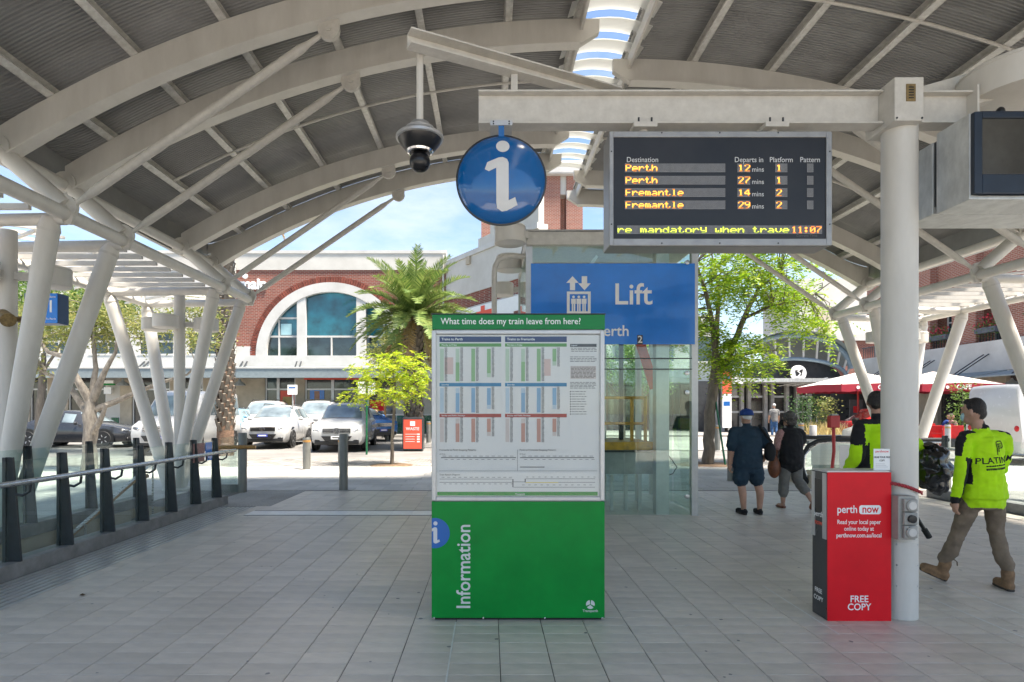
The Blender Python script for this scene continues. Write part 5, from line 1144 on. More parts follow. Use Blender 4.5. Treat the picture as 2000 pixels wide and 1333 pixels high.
# ================================================================ vehicles
def wheel(par, x, y, r, sgn):
    w = MB().lathe([(r*.62, -.11), (r*.9, -.11), (r, -.07), (r, .07), (r*.9, .11), (r*.62, .11)], (x, y, r), 24, 'x').build('wheel', 'rubber', par)
    b = MB(); b.lathe([(r*.62, .0), (r*.62, .1*sgn), (r*.56, .1*sgn), (r*.54, .05*sgn), (.01, .05*sgn)], (x, y, r), 24, 'x')
    for k in range(5):
        a = 2*math.pi*k/5; b.bar((x+.075*sgn, y, r), (x+.085*sgn, y+r*.55*math.cos(a), r+r*.55*math.sin(a)), .06, .03)
    b.build('rim', 'alloy', w)
def car(name, label, loc, rz, paint, L=4.5, Wd=1.86, H=1.66, kind='suv', emblem=None, plate='plate_blue', grille='bars', group='parked cars'):
    t = thing(name, label, 'car' if kind != 'van' else 'van', loc, R(rz), group); hw = Wd/2
    if kind == 'suv':   S = [(-L/2, .42, .74, .78, .80, .6), (-L/2+.06, .28, .88, .93, .92, .72), (-L/2+.35, .22, .97, 1.02, .99, .8), (-L/2+1.12, .22, 1.06, 1.12, 1, .82), (-L/2+1.95, .22, 1.07, H-.06, 1, .66), (-L/2+2.5, .22, 1.08, H, 1, .67), (L/2-.75, .22, 1.1, H-.03, 1, .64), (L/2-.12, .3, 1.08, 1.14, .97, .74), (L/2, .42, .9, .95, .85, .7)]
    elif kind == 'sedan': S = [(-L/2, .36, .6, .64, .78, .6), (-L/2+.08, .25, .7, .75, .92, .72), (-L/2+.5, .2, .82, .86, .99, .8), (-L/2+1.35, .2, .9, .95, 1, .82), (-L/2+2.05, .2, .92, H-.05, 1, .62), (-L/2+2.6, .2, .93, H, 1, .62), (L/2-1.5, .2, .95, H-.08, 1, .6), (L/2-.75, .22, .96, 1.02, .99, .74), (L/2-.08, .3, .94, .98, .93, .74), (L/2, .4, .8, .84, .82, .7)]
    else:               S = [(-L/2, .4, .8, .84, .82, .6), (-L/2+.06, .3, .95, 1.0, .93, .74), (-L/2+.6, .25, 1.12, 1.2, 1, .82), (-L/2+1.5, .25, 1.2, H-.15, 1, .78), (-L/2+1.9, .25, 1.2, H, 1, .82), (L/2-.1, .25, 1.2, H, 1, .84), (L/2, .35, 1.2, H-.12, .97, .8)]
    rows = []
    for (y, zb, zs, zr, ks, kr) in S:
        w = hw*ks; wr = hw*kr; zm = (zb+zs)/2+.05
        half = [(0, zb), (w*.86, zb), (w*.97, zb+.12), (w, zm), (w*.955, zs), (wr+(w*.955-wr)*.06, zr-.05), (wr*.93, zr-.012), (wr*.5, zr+.012), (0, zr+.02)]
        rows.append([(x, y, z) for x, z in half]+[(-x, y, z) for x, z in half[-2:0:-1]])
    n = len(rows[0]); b = MB(); b.add([p for r in rows for p in r], [(i*n+j, i*n+(j+1) % n, (i+1)*n+(j+1) % n, (i+1)*n+j) for i in range(len(rows)-1) for j in range(n)]+[tuple(range(n)), tuple(range(len(rows)*n-1, (len(rows)-1)*n-1, -1))])
    body = b.build('body', paint, t, smooth=50)
    i0 = 3 if kind != 'van' else 2; V = Vector
    def lerp(a, c, u): return V(a)+(V(c)-V(a))*u
    f0, f1 = rows[i0], rows[i0+1]; off = V((0, -.012, .012))
    def glass(nm, P, o): 
        b2 = MB().add([p+V(o) for p in P], [tuple(range(len(P)))]); return b2.build(nm, 'windscreen', t, smooth=0)
    xs = [5, 6, 7, 8]; A = [lerp(f0[j], f1[j], .10) for j in xs]; B2 = [lerp(f0[j], f1[j], .93) for j in xs]
    mir = lambda P: [V((-p.x, p.y, p.z)) for p in reversed(P)]
    A = [V((A[0].x*.95, A[0].y, A[0].z))]+A[1:]; B2 = [V((B2[0].x*.95, B2[0].y, B2[0].z))]+B2[1:]
    ws = MB().strip([p+off for p in A]+[p+off for p in mir(A)[1:]], [p+off for p in B2]+[p+off for p in mir(B2)[1:]]); ws.build('windscreen', 'windscreen', t, smooth=60)
    last = len(rows)-3 if kind != 'van' else i0+2
    for sg in (1, -1):
        for i in range(i0+1, last+1):
            if i+1 >= len(rows): break
            P = []
            for (rw, u) in ((rows[i], .12), (rows[i+1], .12), (rows[i+1], .86), (rows[i], .86)): p = lerp(rw[4], rw[5], u); P.append(V((sg*(p.x+.008), p.y, p.z)))
            P[0].y += .05; P[3].y += .05; P[1].y -= .04; P[2].y -= .04
            glass('side_window', P, (0, 0, 0))
        b3 = MB().ball((sg*(hw+.09), S[i0][0]+.55, S[i0][2]+.06), (.10, .06, .075), 10, 8); b3.build('door_mirror', paint, t)
    r = .36 if kind != 'sedan' else .33; yf, yr = -L/2+.88, L/2-.85
    for sg in (1, -1):
        for y in (yf, yr):
            MB().lathe([(r+.09, -.02), (r+.09, .012*sg+.0), (.01, .012*sg)], (sg*(hw-.02), y, r), 22, 'x').build('wheel_arch', 'black', t); wheel(t, sg*(hw-.09), y, r, sg)
    z = lambda k: S[2][1]+(S[2][2]-S[2][1])*k; yn = -L/2
    for sg in (1, -1):
        hl = MB().ball((sg*hw*.72, yn+.12, z(.70)), (.19, .12, .075), 14, 8, Matrix.Rotation(sg*R(-14), 3, 'Y')).build('headlight', 'lamp', t)
        MB().ball((sg*hw*.66, yn+.03, z(.70)-.005), (.05, .04, .045), 10, 8).build('bulb', 'chrome', hl)
        MB().ball((sg*hw*.68, yn+.06, z(.24)), (.13, .07, .055), 12, 8).build('fog_lamp', 'black', t)
        MB().ball((sg*hw*.80, L/2-.06, S[-2][2]-.16), (.12, .09, .12), 12, 8).build('tail_light', 'tail', t)
    gr = MB().box(-hw*.50, hw*.50, yn-.03, yn+.08, z(.58), z(.80)).build('grille', 'black', t, bevel=.02, smooth=0)
    for k in range(3 if grille == 'bars' else 1):
        zz = z(.61)+k*.055 if grille == 'bars' else z(.76); MB().box(-hw*.48, hw*.48, yn-.045, yn-.028, zz, zz+.022).build('grille_bar', 'chrome', gr, smooth=0)
    MB().prism([(-hw*.55, z(.44)), (hw*.55, z(.44)), (hw*.42, z(.22)), (-hw*.42, z(.22))], yn-.035, yn+.06).build('lower_intake', 'black', t, smooth=0)
    MB().box(-hw*.8, hw*.8, yn+.0, yn+.12, S[1][1]-.02, S[1][1]+.10).build('bumper_trim', 'black', t, bevel=.02, smooth=0)
    pl_ = MB().box(-.19, .19, yn-.06, yn-.04, z(.30), z(.30)+.11).build('number_plate', plate, t, smooth=0)
    MB().box(-.14, .14, yn-.063, yn-.0605, z(.30)+.035, z(.30)+.075).build('plate_characters', 'print_white' if plate == 'plate_blue' else 'print_black', pl_, smooth=0)
    if emblem == 'star':
        e = MB(); c = V((0, yn-.06, z(.69))); e.tube([c+V((.105*math.cos(a), 0, .105*math.sin(a))) for a in np.linspace(0, 2*math.pi, 24, endpoint=False)], .012, 6, closed=True)
        for a in (90, 210, 330): e.bar(c, c+V((.1*math.cos(R(a)), 0, .1*math.sin(R(a)))), .02, .02)
        e.build('emblem', 'chrome', gr)
    elif emblem == 'oval':
        e = MB(); c = V((0, yn-.06, z(.70))); e.tube([c+V((.09*math.cos(a), 0, .05*math.sin(a))) for a in np.linspace(0, 2*math.pi, 24, endpoint=False)], .009, 6, closed=True)
        e.bar(c+V((-.035, 0, -.04)), c+V((-.015, 0, .04)), .014, .014); e.bar(c+V((.015, 0, -.04)), c+V((.035, 0, .04)), .014, .014); e.bar(c+V((-.03, 0, -.005)), c+V((.03, 0, .005)), .012, .012); e.build('emblem', 'chrome', gr)
    if kind == 'suv':
        for sg in (1, -1): MB().tube([(sg*hw*.6, -L/2+2.0, H), (sg*hw*.62, -L/2+2.2, H+.06), (sg*hw*.6, L/2-.95, H+.03), (sg*hw*.6, L/2-.8, H-.02)], .018, 6).build('roof_rail', 'black', t)
    return t
def at(px, d): return ((px-VX)*d/F, d, gz(d)-.01)
def carfront(px, d, L): x, y, z = at(px, d); return (x, y+L/2, gz(y+L/2)-.015)
car('parked_car', 'white compact SUV with dark mesh intake beside the left palm trunk', carfront(505, 22.6, 4.4), 4, 'car_white', 4.4, 1.84, 1.66, emblem='oval', grille='one')
car('parked_car', 'large white SUV with slatted chrome grille and round star emblem', carfront(646, 21.2, 4.7), 5, 'car_white', 4.7, 1.94, 1.76, emblem='star', plate='print_white')
car('parked_car', 'white four wheel drive parked behind between the two white SUVs', carfront(594, 27.6, 4.7), 3, 'car_white', 4.7, 1.9, 1.85)
car('parked_car', 'silver white wagon with roof rails behind the palm trunk', carfront(482, 27.4, 4.6), 3, 'car_white', 4.6, 1.85, 1.85)
car('parked_car', 'bright blue hatchback partly hidden behind the star emblem SUV', (-6.1, 28.6, gz(28.6)-.015), 40, 'car_blue', 4.0, 1.75, 1.55)
car('parked_car', 'pale blue car showing between the slanting columns and the palm trunk', carfront(402, 25.6, 4.3), 2, 'car_ice', 4.3, 1.78, 1.5)
car('parked_car', 'dark grey sedan parked side on behind the pale gnarled tree', (-16.6, 24.3, gz(24.3)-.015), 90, 'car_dark', 4.7, 1.82, 1.46, 'sedan')
car('parked_van', 'white van seen between the far left slanting columns', carfront(300, 20.0, 5.0), 3, 'car_white', 5.0, 1.95, 2.2, 'van')
car('parked_van', 'tall white van at the right edge behind the walking worker', (17.6, 17.8, gz(17.8)-.015), 92, 'car_white', 5.4, 1.98, 2.3, 'van')
car('parked_car', 'red car among the cafe planters behind the crouching person', (16.8, 25.6, gz(25.6)-.015), 100, 'car_red', 4.1, 1.75, 1.5, 'sedan')

# ================================================================ street furniture
def bollard(loc, r, h, label, mat='bollard', cap='timber', group='bollards'):
    t = thing('bollard', label, 'bollard', loc, 0, group)
    MB().lathe([(r, 0), (r, h-.02), (r*.9, h), (.01, h)], n=20).build('shaft', mat, t)
    if cap: MB().lathe([(r+.003, h-.12), (r+.003, h-.06)], n=20).build('band', cap, t)
    MB().lathe([(r*1.3, 0), (r*1.3, .015), (r, .02)], n=20).build('collar', 'concrete', t)
bollard(at(671, 12.2), .088, 1.16, 'tall bronze post standing alone on the tile edge', cap=None)
bollard(at(599, 15.9), .10, .86, 'grey bollard with an orange band in front of the star emblem SUV')
bollard(at(665, 17.5), .07, .75, 'short post just behind the tall bronze post')
for k, (px, d) in enumerate(((750, 29.5), (756, 28), (762, 30))): bollard(at(px, d), .11, .95, 'grey bollard by the shop bench, %s of three' % ('leftmost', 'middle', 'rightmost')[k])
bollard(at(837, 26), .1, .95, 'grey bollard right of the orange red waste bin')
for px, d, nm in ((1430, 13.6, 'behind the man in the blue cap'), (1401, 22, 'between the tree trunk and the blue cap'), (1565, 24, 'left of the grey tapered planter')): bollard(at(px, d), .105, 1.0 if d < 20 else .95, 'grey bollard '+nm)
bollard(at(1588, 23), .13, .9, 'pale squat bollard in front of the cafe planters', 'concrete', None)
bollard(at(1851, 21), .09, 1.0, 'pale slim bollard in front of the red cafe chairs', 'alu', 'straw')
wb_ = thing('waste_bin', 'orange red waste bin with white print under the yellow tree', 'bin', at(806, 21.8))
MB().box(-.38, .38, -.02, .5, .03, 1.24).build('body', 'charcoal', wb_, bevel=.04, smooth=0)
pn = MB().box(-.33, .33, -.03, -.0205, .1, 1.16).build('panel', 'waste_red', wb_, smooth=0)
MB().box(-.09, .09, -.036, -.0305, .93, 1.10).build('symbol', 'print_white', pn, smooth=0)
text('lettering', 'WASTE', .15, (0, -.032, .82), 'print_white', pn, 'CENTER', .012)
for k in range(4): MB().box(-.26, .08 if k else .2, -.034, -.0305, .62-k*.09, .635-k*.09).build('print_line', 'print_white', pn, smooth=0); MB().box(.16, .26, -.034, -.0305, .6-k*.09, .65-k*.09).build('print_symbol', 'print_white', pn, smooth=0)
def sign_post(px, d, h, boards, label, mat='dark_steel', r=.035):
    t = thing('sign_post', label, 'sign', at(px, d)); MB().cyl((0, 0, 0), (0, 0, h), r, n=10).build('pole', mat, t)
    for (x0, x1, z0, z1, m_) in boards:
        p = MB().box(x0, x1, -.06, -.04, z0, z1).build('board', m_, t, smooth=0)
        MB().box(x0+.05, x1-.08, -.065, -.0605, z1-(z1-z0)*.35, z1-(z1-z0)*.22).build('print_line', 'blue_print', p, smooth=0)
    return t
sign_post(572, 24.5, 2.5, ((-.2, .2, 2.1, 2.5, 'print_white'),), 'small white parking sign on a pole above the white SUV', 'alu')
sign_post(716, 20.5, 2.75, ((-.28, -.03, 2.05, 2.5, 'print_white'), (.06, .3, 2.05, 2.5, 'print_white')), 'dark green pole with two white signs beside the yellow tree', 'green_tile')
sign_post(1424, 30, 3.4, ((-.35, .1, 2.2, 3.3, 'waste_red'), (-.35, .1, .5, 2.19, 'print_white'), (.15, .7, 2.7, 3.4, 'print_white')), 'tall red and white directory sign left of the market doors', 'alu', .05)
stake = thing('tree_stake', 'thin green stake leaning against the forked tree', 'stake', at(1400, 17.0)); q0, q1 = Vector(at(1417, 16.9)), W(1398, 785, 17.1)
MB().cyl(Vector((q0.x, q0.y, q0.z)), q1, .03, n=8).build('rod', 'green_tile', stake, world=True)
pb2 = thing('shop_bench_rail', 'low glass screen with a timber post by the shop bench', 'screen', at(765, 31.5))
MB().box(-1.6, 2.6, -.01, .01, .2, 1.1).build('pane', 'glass', pb2, smooth=0); MB().cyl((-.35, 0, 0), (-.35, 0, 2.2), .06, n=10).build('timber_post', 'timber', pb2); MB().cyl((-1.6, 0, 1.12), (2.6, 0, 1.12), .03, n=8).build('rail', 'alu', pb2)

# ================================================================ cafe forecourt
def umbrella(c, half, h, label, ang=0):
    t = thing('cafe_umbrella', label, 'umbrella', c, ang, 'cafe umbrellas')
    b = MB(); k = half; ap = (0, 0, h+.62); cs = [(-k, -k, h), (k, -k, h), (k, k, h), (-k, k, h)]
    mids = [tuple((np.array(cs[i])+np.array(cs[(i+1) % 4]))/2+np.array((0, 0, .06))) for i in range(4)]
    for i in range(4): b.add([cs[i], mids[i], ap], [(0, 1, 2)]); b.add([mids[i], cs[(i+1) % 4], ap], [(0, 1, 2)])
    b.build('canopy', 'canvas', t, smooth=0)
    for i in range(4):
        a, c2 = np.array(cs[i]), np.array(cs[(i+1) % 4]); n = 12; ptsA = [a+(c2-a)*j/n+np.array((0, 0, .04*math.sin(math.pi*j/n))) for j in range(n+1)]
        v = MB().strip([tuple(p) for p in ptsA], [tuple(p-np.array((0, 0, .30+.03*(j % 2)))) for j, p in enumerate(ptsA)]).build('valance', 'valance', t, smooth=0)
        if i == 0:
            text('lettering', 'CAFE', .26, (0, -k-.02, h-.13), 'print_white', t, 'CENTER', .02)
            for sx in (-1, 1):
                for j in range(3): MB().lathe([(.07, 0), (.07, .006)], (sx*(k*.62)+j*.19, -k-.012, h-.13), 10, 'y').build('valance_mark', 'print_white', t)
        MB().bar((0, 0, h+.55), cs[i], .03, .03).build('rib', 'red_paint', t, smooth=0)
    MB().cyl((0, 0, 0), (0, 0, h+.62), .04, n=12).build('pole', 'red_paint', t); MB().lathe([(.35, 0), (.35, .08), (.05, .12)], n=16).build('foot', 'concrete', t)
umbrella(at(1676, 26.5), 1.8, 2.5, 'white cafe umbrella with red valance left of the cream post'); umbrella(at(1822, 26.0), 1.7, 2.5, 'white cafe umbrella with red valance right of the cream post')
def planter(px, d, w, h, label, kind, ph=1.0):
    t = thing('planter', label, 'planter', at(px, d), 0, 'cafe planters'); MB().add([(-w/2*.85, -.3, 0), (w/2*.85, -.3, 0), (w/2*.85, .3, 0), (-w/2*.85, .3, 0), (-w/2, -.35, h), (w/2, -.35, h), (w/2, .35, h), (-w/2, .35, h)], [(3, 2, 1, 0), (4, 5, 6, 7), (0, 1, 5, 4), (1, 2, 6, 5), (2, 3, 7, 6), (3, 0, 4, 7)]).build('tub', 'planter', t, smooth=0)
    b = MB(); rnd = random.Random(px)
    for k in range(700 if kind != 'straw' else 260):
        if kind == 'straw':
            x, y = rnd.uniform(-w/2, w/2), rnd.uniform(-.3, .3); dx, dy = rnd.gauss(0, .16), rnd.gauss(0, .12); hh = ph*rnd.uniform(.6, 1)
            b.add([(x-.012, y, h), (x+.012, y, h), (x+dx, y+dy, h+hh)], [(0, 1, 2)])
        else:
            u = rnd.random(); x, y, z = rnd.gauss(0, w*.22), rnd.gauss(0, .2), h+ph*rnd.random()*(1-.25*abs(rnd.gauss(0, .5))); leaf(b, (x, y, z), .11, rnd)
    b.build('foliage', {'straw': 'straw', 'dark': 'leaf_dark', 'green': 'leaf_green', 'lime': 'leaf_olive'}[kind], t, smooth=0)['kind'] = 'stuff'
    MB().tube([(0, 0, h-.05), (.02, 0, h+ph*.5), (0, .02, h+ph*.85)], [.03, .02, .01], 6).build('stem', 'bark', t)
def leaf(b, c, s, rnd, asp=.42, dirn=None):
    d = Vector(dirn) if dirn is not None else Vector((rnd.gauss(0, 1), rnd.gauss(0, 1), rnd.gauss(0, .7)))
    if d.length < 1e-3: d = Vector((1, 0, 0))
    d.normalize(); n = Vector((rnd.gauss(0, 1), rnd.gauss(0, 1), rnd.gauss(.4, 1))); a = d.cross(n)
    if a.length < 1e-3: a = d.cross(Vector((0, 0, 1.01)))
    a.normalize(); c = Vector(c); L = s*rnd.uniform(.7, 1.3); w = L*asp
    b.add([c, c+d*L*.5+a*w*.5, c+d*L, c+d*L*.5-a*w*.5], [(0, 1, 2, 3)])
planter(1567, 25.5, 1.3, .55, 'slate planter with a dark leafy shrub at the left of the cafe', 'dark', 1.7)
planter(1598, 26.5, 1.2, .5, 'slate planter with a rounded green shrub', 'green', 1.6); planter(1616, 25, 1.0, .5, 'slate planter with a loose yellow green shrub', 'lime', 1.6)
planter(1612, 23.8, 1.3, .5, 'slate planter full of straw coloured grass', 'straw', .6); planter(1645, 26, 1.6, .4, 'low planter with straw grass under the first umbrella', 'straw', .5)
planter(1880, 23.4, 1.1, .65, 'slate planter with a tall dense green shrub by the red chairs', 'green', 2.1)
def chair_red(c, rz, label):
    t = thing('cafe_chair', label, 'chair', c, rz, 'red cafe chairs')
    MB().box(-.23, .23, -.22, .22, .43, .47).build('seat', 'red_paint', t, bevel=.01, smooth=0); MB().box(-.23, .23, .19, .23, .47, .92).build('backrest', 'red_paint', t, bevel=.01, smooth=0)
    for x in (-.2, .2):
        for y in (-.19, .19): MB().cyl((x, y, 0), (x*.95, y*.95, .43), .016, n=6).build('leg', 'red_paint', t)
        MB().box(x-.02, x+.02, -.2, .2, .62, .65).build('armrest', 'red_paint', t, smooth=0)
CH = []
for k, (px, d, rz) in enumerate(((1822, 22.6, 160), (1838, 22.2, 200), (1862, 22.4, 170), (1874, 23.6, 20), (1826, 24.2, 10))):
    chair_red(at(px, d), R(rz), ('red cafe chair nearest the slanting column', 'red cafe chair with its back to the street, left of the slim bollard', 'red cafe chair right of the slim bollard', 'red cafe chair against the tall green planter', 'red cafe chair across the table near the column')[k])
for k, (px, d) in enumerate(((1848, 23.3),)):
    t = thing('cafe_table', 'small white cafe table between the red chairs', 'table', at(px, d)); MB().lathe([(.38, .72), (.38, .75), (.01, .75)], n=20).build('top', 'print_white', t); MB().cyl((0, 0, .02), (0, 0, .72), .03, n=8).build('stem', 'alu', t); MB().lathe([(.25, 0), (.25, .02), (.04, .03)], n=16).build('foot', 'alu', t)
mb_ = thing('menu_board', 'dark menu board under the first cafe umbrella', 'board', at(1672, 27.5)); MB().box(-.3, .3, -.02, .02, .7, 1.9).build('panel', 'planter', mb_, smooth=0); MB().box(-.14, .14, -.026, -.021, 1.3, 1.6).build('poster', 'red', mb_, smooth=0); MB().box(-.25, .25, -.04, .04, 0, .699).build('stand', 'dark_steel', mb_, smooth=0)

# ================================================================ trees
def crown_tree(name, label, loc, limbs, clumps, leafmat, nleaf, lsize, bark, seed, spread=.42, asp=.4, droop=0., twig=.018, cat='tree', spray=False):
    """limbs: list of ([(x,y,z)...], [r...]); clumps: list of (centre, radii, count): foliage is hung on twigs that leave the nearest limb"""
    rnd = random.Random(seed); t = thing(name, label, cat, loc)
    for pts, rs in limbs:
        P, Q = [], []                                   # roughen and subdivide each limb
        for i in range(len(pts)-1):
            a, c = Vector(pts[i]), Vector(pts[i+1]); n = max(2, int((c-a).length/.25))
            for k in range(n):
                u = k/n; j = rs[i]*.09; P.append(a.lerp(c, u)+Vector((rnd.gauss(0, j), rnd.gauss(0, j), 0))*(0 if k == 0 and i == 0 else 1)); Q.append((rs[i]+(rs[i+1]-rs[i])*u)*rnd.uniform(.93, 1.07))
        P.append(Vector(pts[-1])); Q.append(rs[-1]); MB().tube(P, Q, 10).build('trunk' if limbs[0][0] is pts else 'limb', bark, t, smooth=60)
    lp = [Vector(p) for pts, rs in limbs[1:] or limbs for a, c in zip(pts[:-1], pts[1:]) for p in (Vector(a).lerp(Vector(c), u) for u in (.3, .6, 1.))]
    tw = MB(); cents = []
    for c, r, n in clumps:
        for _ in range(n):
            while True:
                u = Vector((rnd.uniform(-1, 1), rnd.uniform(-1, 1), rnd.uniform(-1, 1)))
                if .35 < u.length < 1: break
            p = Vector(c)+Vector((u.x*r[0], u.y*r[1], u.z*r[2])); cents.append(p)
            q = min(lp, key=lambda v: (v-p).length); m = q.lerp(p, .55)+Vector((rnd.gauss(0, .08), rnd.gauss(0, .08), .12))
            tw.tube([q, m, p], [twig, twig*.6, twig*.25], 5)
    tw.build('branches', bark, t)['kind'] = 'stuff'
    b = MB(); per = max(1, nleaf//max(1, len(cents)))
    for p in cents:
        if spray:                                       # feathery compound sprays: rows of leaflets along drooping stalks
            for _ in range(max(1, per//16)):
                d = Vector((rnd.gauss(0, 1), rnd.gauss(0, 1), rnd.gauss(-.1, .5))).normalized(); L = spread*rnd.uniform(.7, 1.4); side = d.cross(Vector((0, 0, 1)))
                side = side.normalized() if side.length > .05 else Vector((1, 0, 0))
                st = p+Vector((rnd.gauss(0, .12), rnd.gauss(0, .12), rnd.gauss(0, .1)))
                for k in range(8):
                    u = (k+1)/8; c = st+d*L*u+Vector((0, 0, -droop*u*u*L))
                    for sg in (1, -1): leaf(b, c, lsize, rnd, asp, d*.5+side*sg+Vector((0, 0, rnd.gauss(-.15, .25))))
        else:
            for _ in range(per):
                c = p+Vector((rnd.gauss(0, spread*.5), rnd.gauss(0, spread*.5), rnd.gauss(0, spread*.36))); leaf(b, c, lsize, rnd, asp)
    o = b.build('crown', leafmat, t, smooth=0); return t
# forked street tree right of the lift
x0, y0, z0 = at(1383, 17.2); S_ = 17.2/F
def tp(px, py, dy=0., o=(1383, 17.2)):
    p = W(px, py, o[1]); b_ = at(*o); return (p.x-b_[0], dy, p.z-b_[2])
crown_tree('street_tree', 'forked street tree with feathery lime foliage right of the lift', (x0, y0, z0),
  [([(0, 0, -.1), tp(1384, 860), tp(1388, 790), tp(1397, 740), tp(1398, 690)], [.2, .16, .15, .14, .11]),
   ([tp(1396, 745), tp(1425, 700, .1), tp(1458, 620, .2), tp(1490, 560, .3), tp(1530, 530, .2)], [.11, .095, .075, .05, .02]),
   ([tp(1398, 692), tp(1390, 640, -.1), tp(1372, 580, -.3), tp(1350, 520, -.4)], [.1, .08, .06, .03]),
   ([tp(1397, 690), tp(1412, 620, .4), tp(1420, 560, .6), tp(1410, 480, .8)], [.09, .07, .05, .02]),
   ([tp(1455, 622, .2), tp(1500, 600, -.3), tp(1560, 590, -.5), tp(1600, 560, -.6)], [.05, .04, .025, .012]),
   ([tp(1425, 700, .1), tp(1465, 690, -.4), tp(1490, 690, -.8)], [.05, .03, .015])],
  [(tp(1420, 540), (1.3, 1.4, .9), 38), (tp(1500, 540), (1.5, 1.4, .7), 36), (tp(1570, 600), (1.0, .9, .6), 22), (tp(1400, 660), (.6, .9, .8), 14), (tp(1450, 690), (1.2, 1.0, .55), 30), (tp(1460, 460), (1.9, 1.7, .8), 34), (tp(1600, 640), (.35, .4, .35), 6), (tp(1330, 600), (.9, 1.3, 1.3), 24), (tp(1405, 720), (.45, .7, .3), 8)],
  'leaf_lime', 25000, .115, 'bark', 3, .5, .34, .5, spray=True)
pb3 = thing('tree_bed', 'brown soil bed at the foot of the forked street tree', 'bed', (x0, y0, gz(17.2))); MB().lathe([(.01, .02), (.7, .018), (.95, .0)], n=24).build('soil', 'soil', pb3)
# small yellow tree
x0, y0, z0 = at(765, 17.0); o2 = (765, 17.0)
crown_tree('young_tree', 'slender young tree with bright yellow green leaves left of the kiosk', (x0, y0, z0),
  [([(0, 0, -.05), tp(766, 860, 0, o2), tp(770, 800, 0, o2), tp(772, 760, 0, o2)], [.055, .045, .04, .03]), ([tp(771, 790, 0, o2), tp(750, 765, .1, o2), tp(715, 748, .2, o2)], [.025, .018, .008]),
   ([tp(771, 780, 0, o2), tp(800, 755, -.1, o2), tp(828, 740, -.2, o2)], [.025, .018, .008]), ([tp(772, 760, 0, o2), tp(765, 725, .2, o2), tp(770, 695, .3, o2)], [.028, .018, .008])],
  [(tp(765, 715, 0, o2), (.75, .7, .28), 16), (tp(725, 730, 0, o2), (.6, .6, .25), 14), (tp(808, 730, 0, o2), (.55, .6, .3), 13), (tp(770, 765, 0, o2), (.85, .7, .2), 16), (tp(712, 770, 0, o2), (.35, .4, .2), 7), (tp(790, 695, 0, o2), (.5, .5, .2), 7), (tp(820, 760, 0, o2), (.3, .4, .2), 5)],
  'leaf_yellow', 5200, .10, 'bark', 5, .34, .34, .3, twig=.008, spray=True)
pb4 = thing('tree_bed', 'brown soil bed at the foot of the young yellow tree', 'bed', (x0, y0, gz(17.0))); MB().lathe([(.01, .03), (.45, .028), (.62, .0)], n=24).build('soil', 'soil', pb4)
# green tree behind it
x0, y0, z0 = at(815, 27.0); o3 = (815, 27.0)
crown_tree('street_tree', 'soft green tree behind the young yellow tree, beside the palm', (x0, y0, z0), [([(0, 0, -.1), tp(812, 780, 0, o3), tp(805, 720, 0, o3)], [.09, .07, .04]), ([tp(808, 740, 0, o3), tp(780, 700, .2, o3), tp(750, 680, .2, o3)], [.06, .04, .015]), ([tp(808, 740, 0, o3), tp(830, 690, -.2, o3), tp(835, 650, 0, o3)], [.06, .04, .015])],
  [(tp(800, 690, 0, o3), (1.6, 1.3, .8), 34), (tp(750, 690, 0, o3), (.9, .9, .5), 14), (tp(825, 645, 0, o3), (.8, .9, .6), 16), (tp(775, 655, 0, o3), (.5, .6, .35), 6)], 'leaf_olive', 12000, .14, 'bark', 8, .5, .3, .3, spray=True)
# gnarled pale tree at left
x0, y0, z0 = at(176, 15.4); o4 = (176, 15.4)
crown_tree('gnarled_tree', 'pale gnarled tree with twisting limbs and sparse leaves behind the left columns', (x0, y0, z0),
  [([(0, 0, -.1), tp(174, 870, 0, o4), tp(176, 810, 0, o4), tp(178, 780, 0, o4)], [.20, .16, .17, .14]), ([tp(176, 812, 0, o4), tp(150, 790, .2, o4), tp(120, 755, .3, o4), tp(85, 735, .4, o4), tp(45, 720, .5, o4)], [.10, .085, .07, .055, .03]),
   ([tp(178, 790, 0, o4), tp(165, 750, -.2, o4), tp(145, 700, -.3, o4), tp(110, 690, -.3, o4), tp(80, 650, -.3, o4)], [.12, .1, .07, .05, .02]), ([tp(180, 785, 0, o4), tp(195, 760, -.1, o4), tp(215, 725, -.2, o4), tp(235, 690, -.2, o4), tp(240, 640, -.2, o4)], [.12, .09, .06, .04, .015]),
   ([tp(185, 800, 0, o4), tp(215, 785, .2, o4), tp(255, 765, .3, o4), tp(300, 745, .4, o4), tp(350, 730, .4, o4), tp(385, 700, .3, o4)], [.085, .075, .06, .05, .03, .015]), ([tp(178, 850, 0, o4), tp(205, 825, -.2, o4), tp(222, 790, -.3, o4)], [.09, .07, .04]),
   ([tp(178, 780, 0, o4), tp(182, 720, .1, o4), tp(178, 660, .1, o4), tp(190, 600, 0, o4)], [.1, .06, .04, .02]), ([tp(60, 722, .5, o4), tp(30, 680, .5, o4), tp(25, 610, .5, o4)], [.05, .035, .015])],
  [(tp(60, 640, .3, o4), (.8, .9, .7), 16), (tp(130, 620, 0, o4), (.9, .9, .6), 18), (tp(195, 630, 0, o4), (.8, .8, .7), 16), (tp(260, 640, .2, o4), (.8, .8, .6), 12), (tp(340, 620, .3, o4), (.7, .7, .6), 12), (tp(400, 640, .3, o4), (.5, .6, .7), 9), (tp(30, 720, .4, o4), (.4, .5, .3), 5)],
  'leaf_olive', 12000, .11, 'bark_pale', 11, .42, .3, 0., twig=.016)
x0, y0, z0 = at(1215, 25.0); o6 = (1215, 25.0)
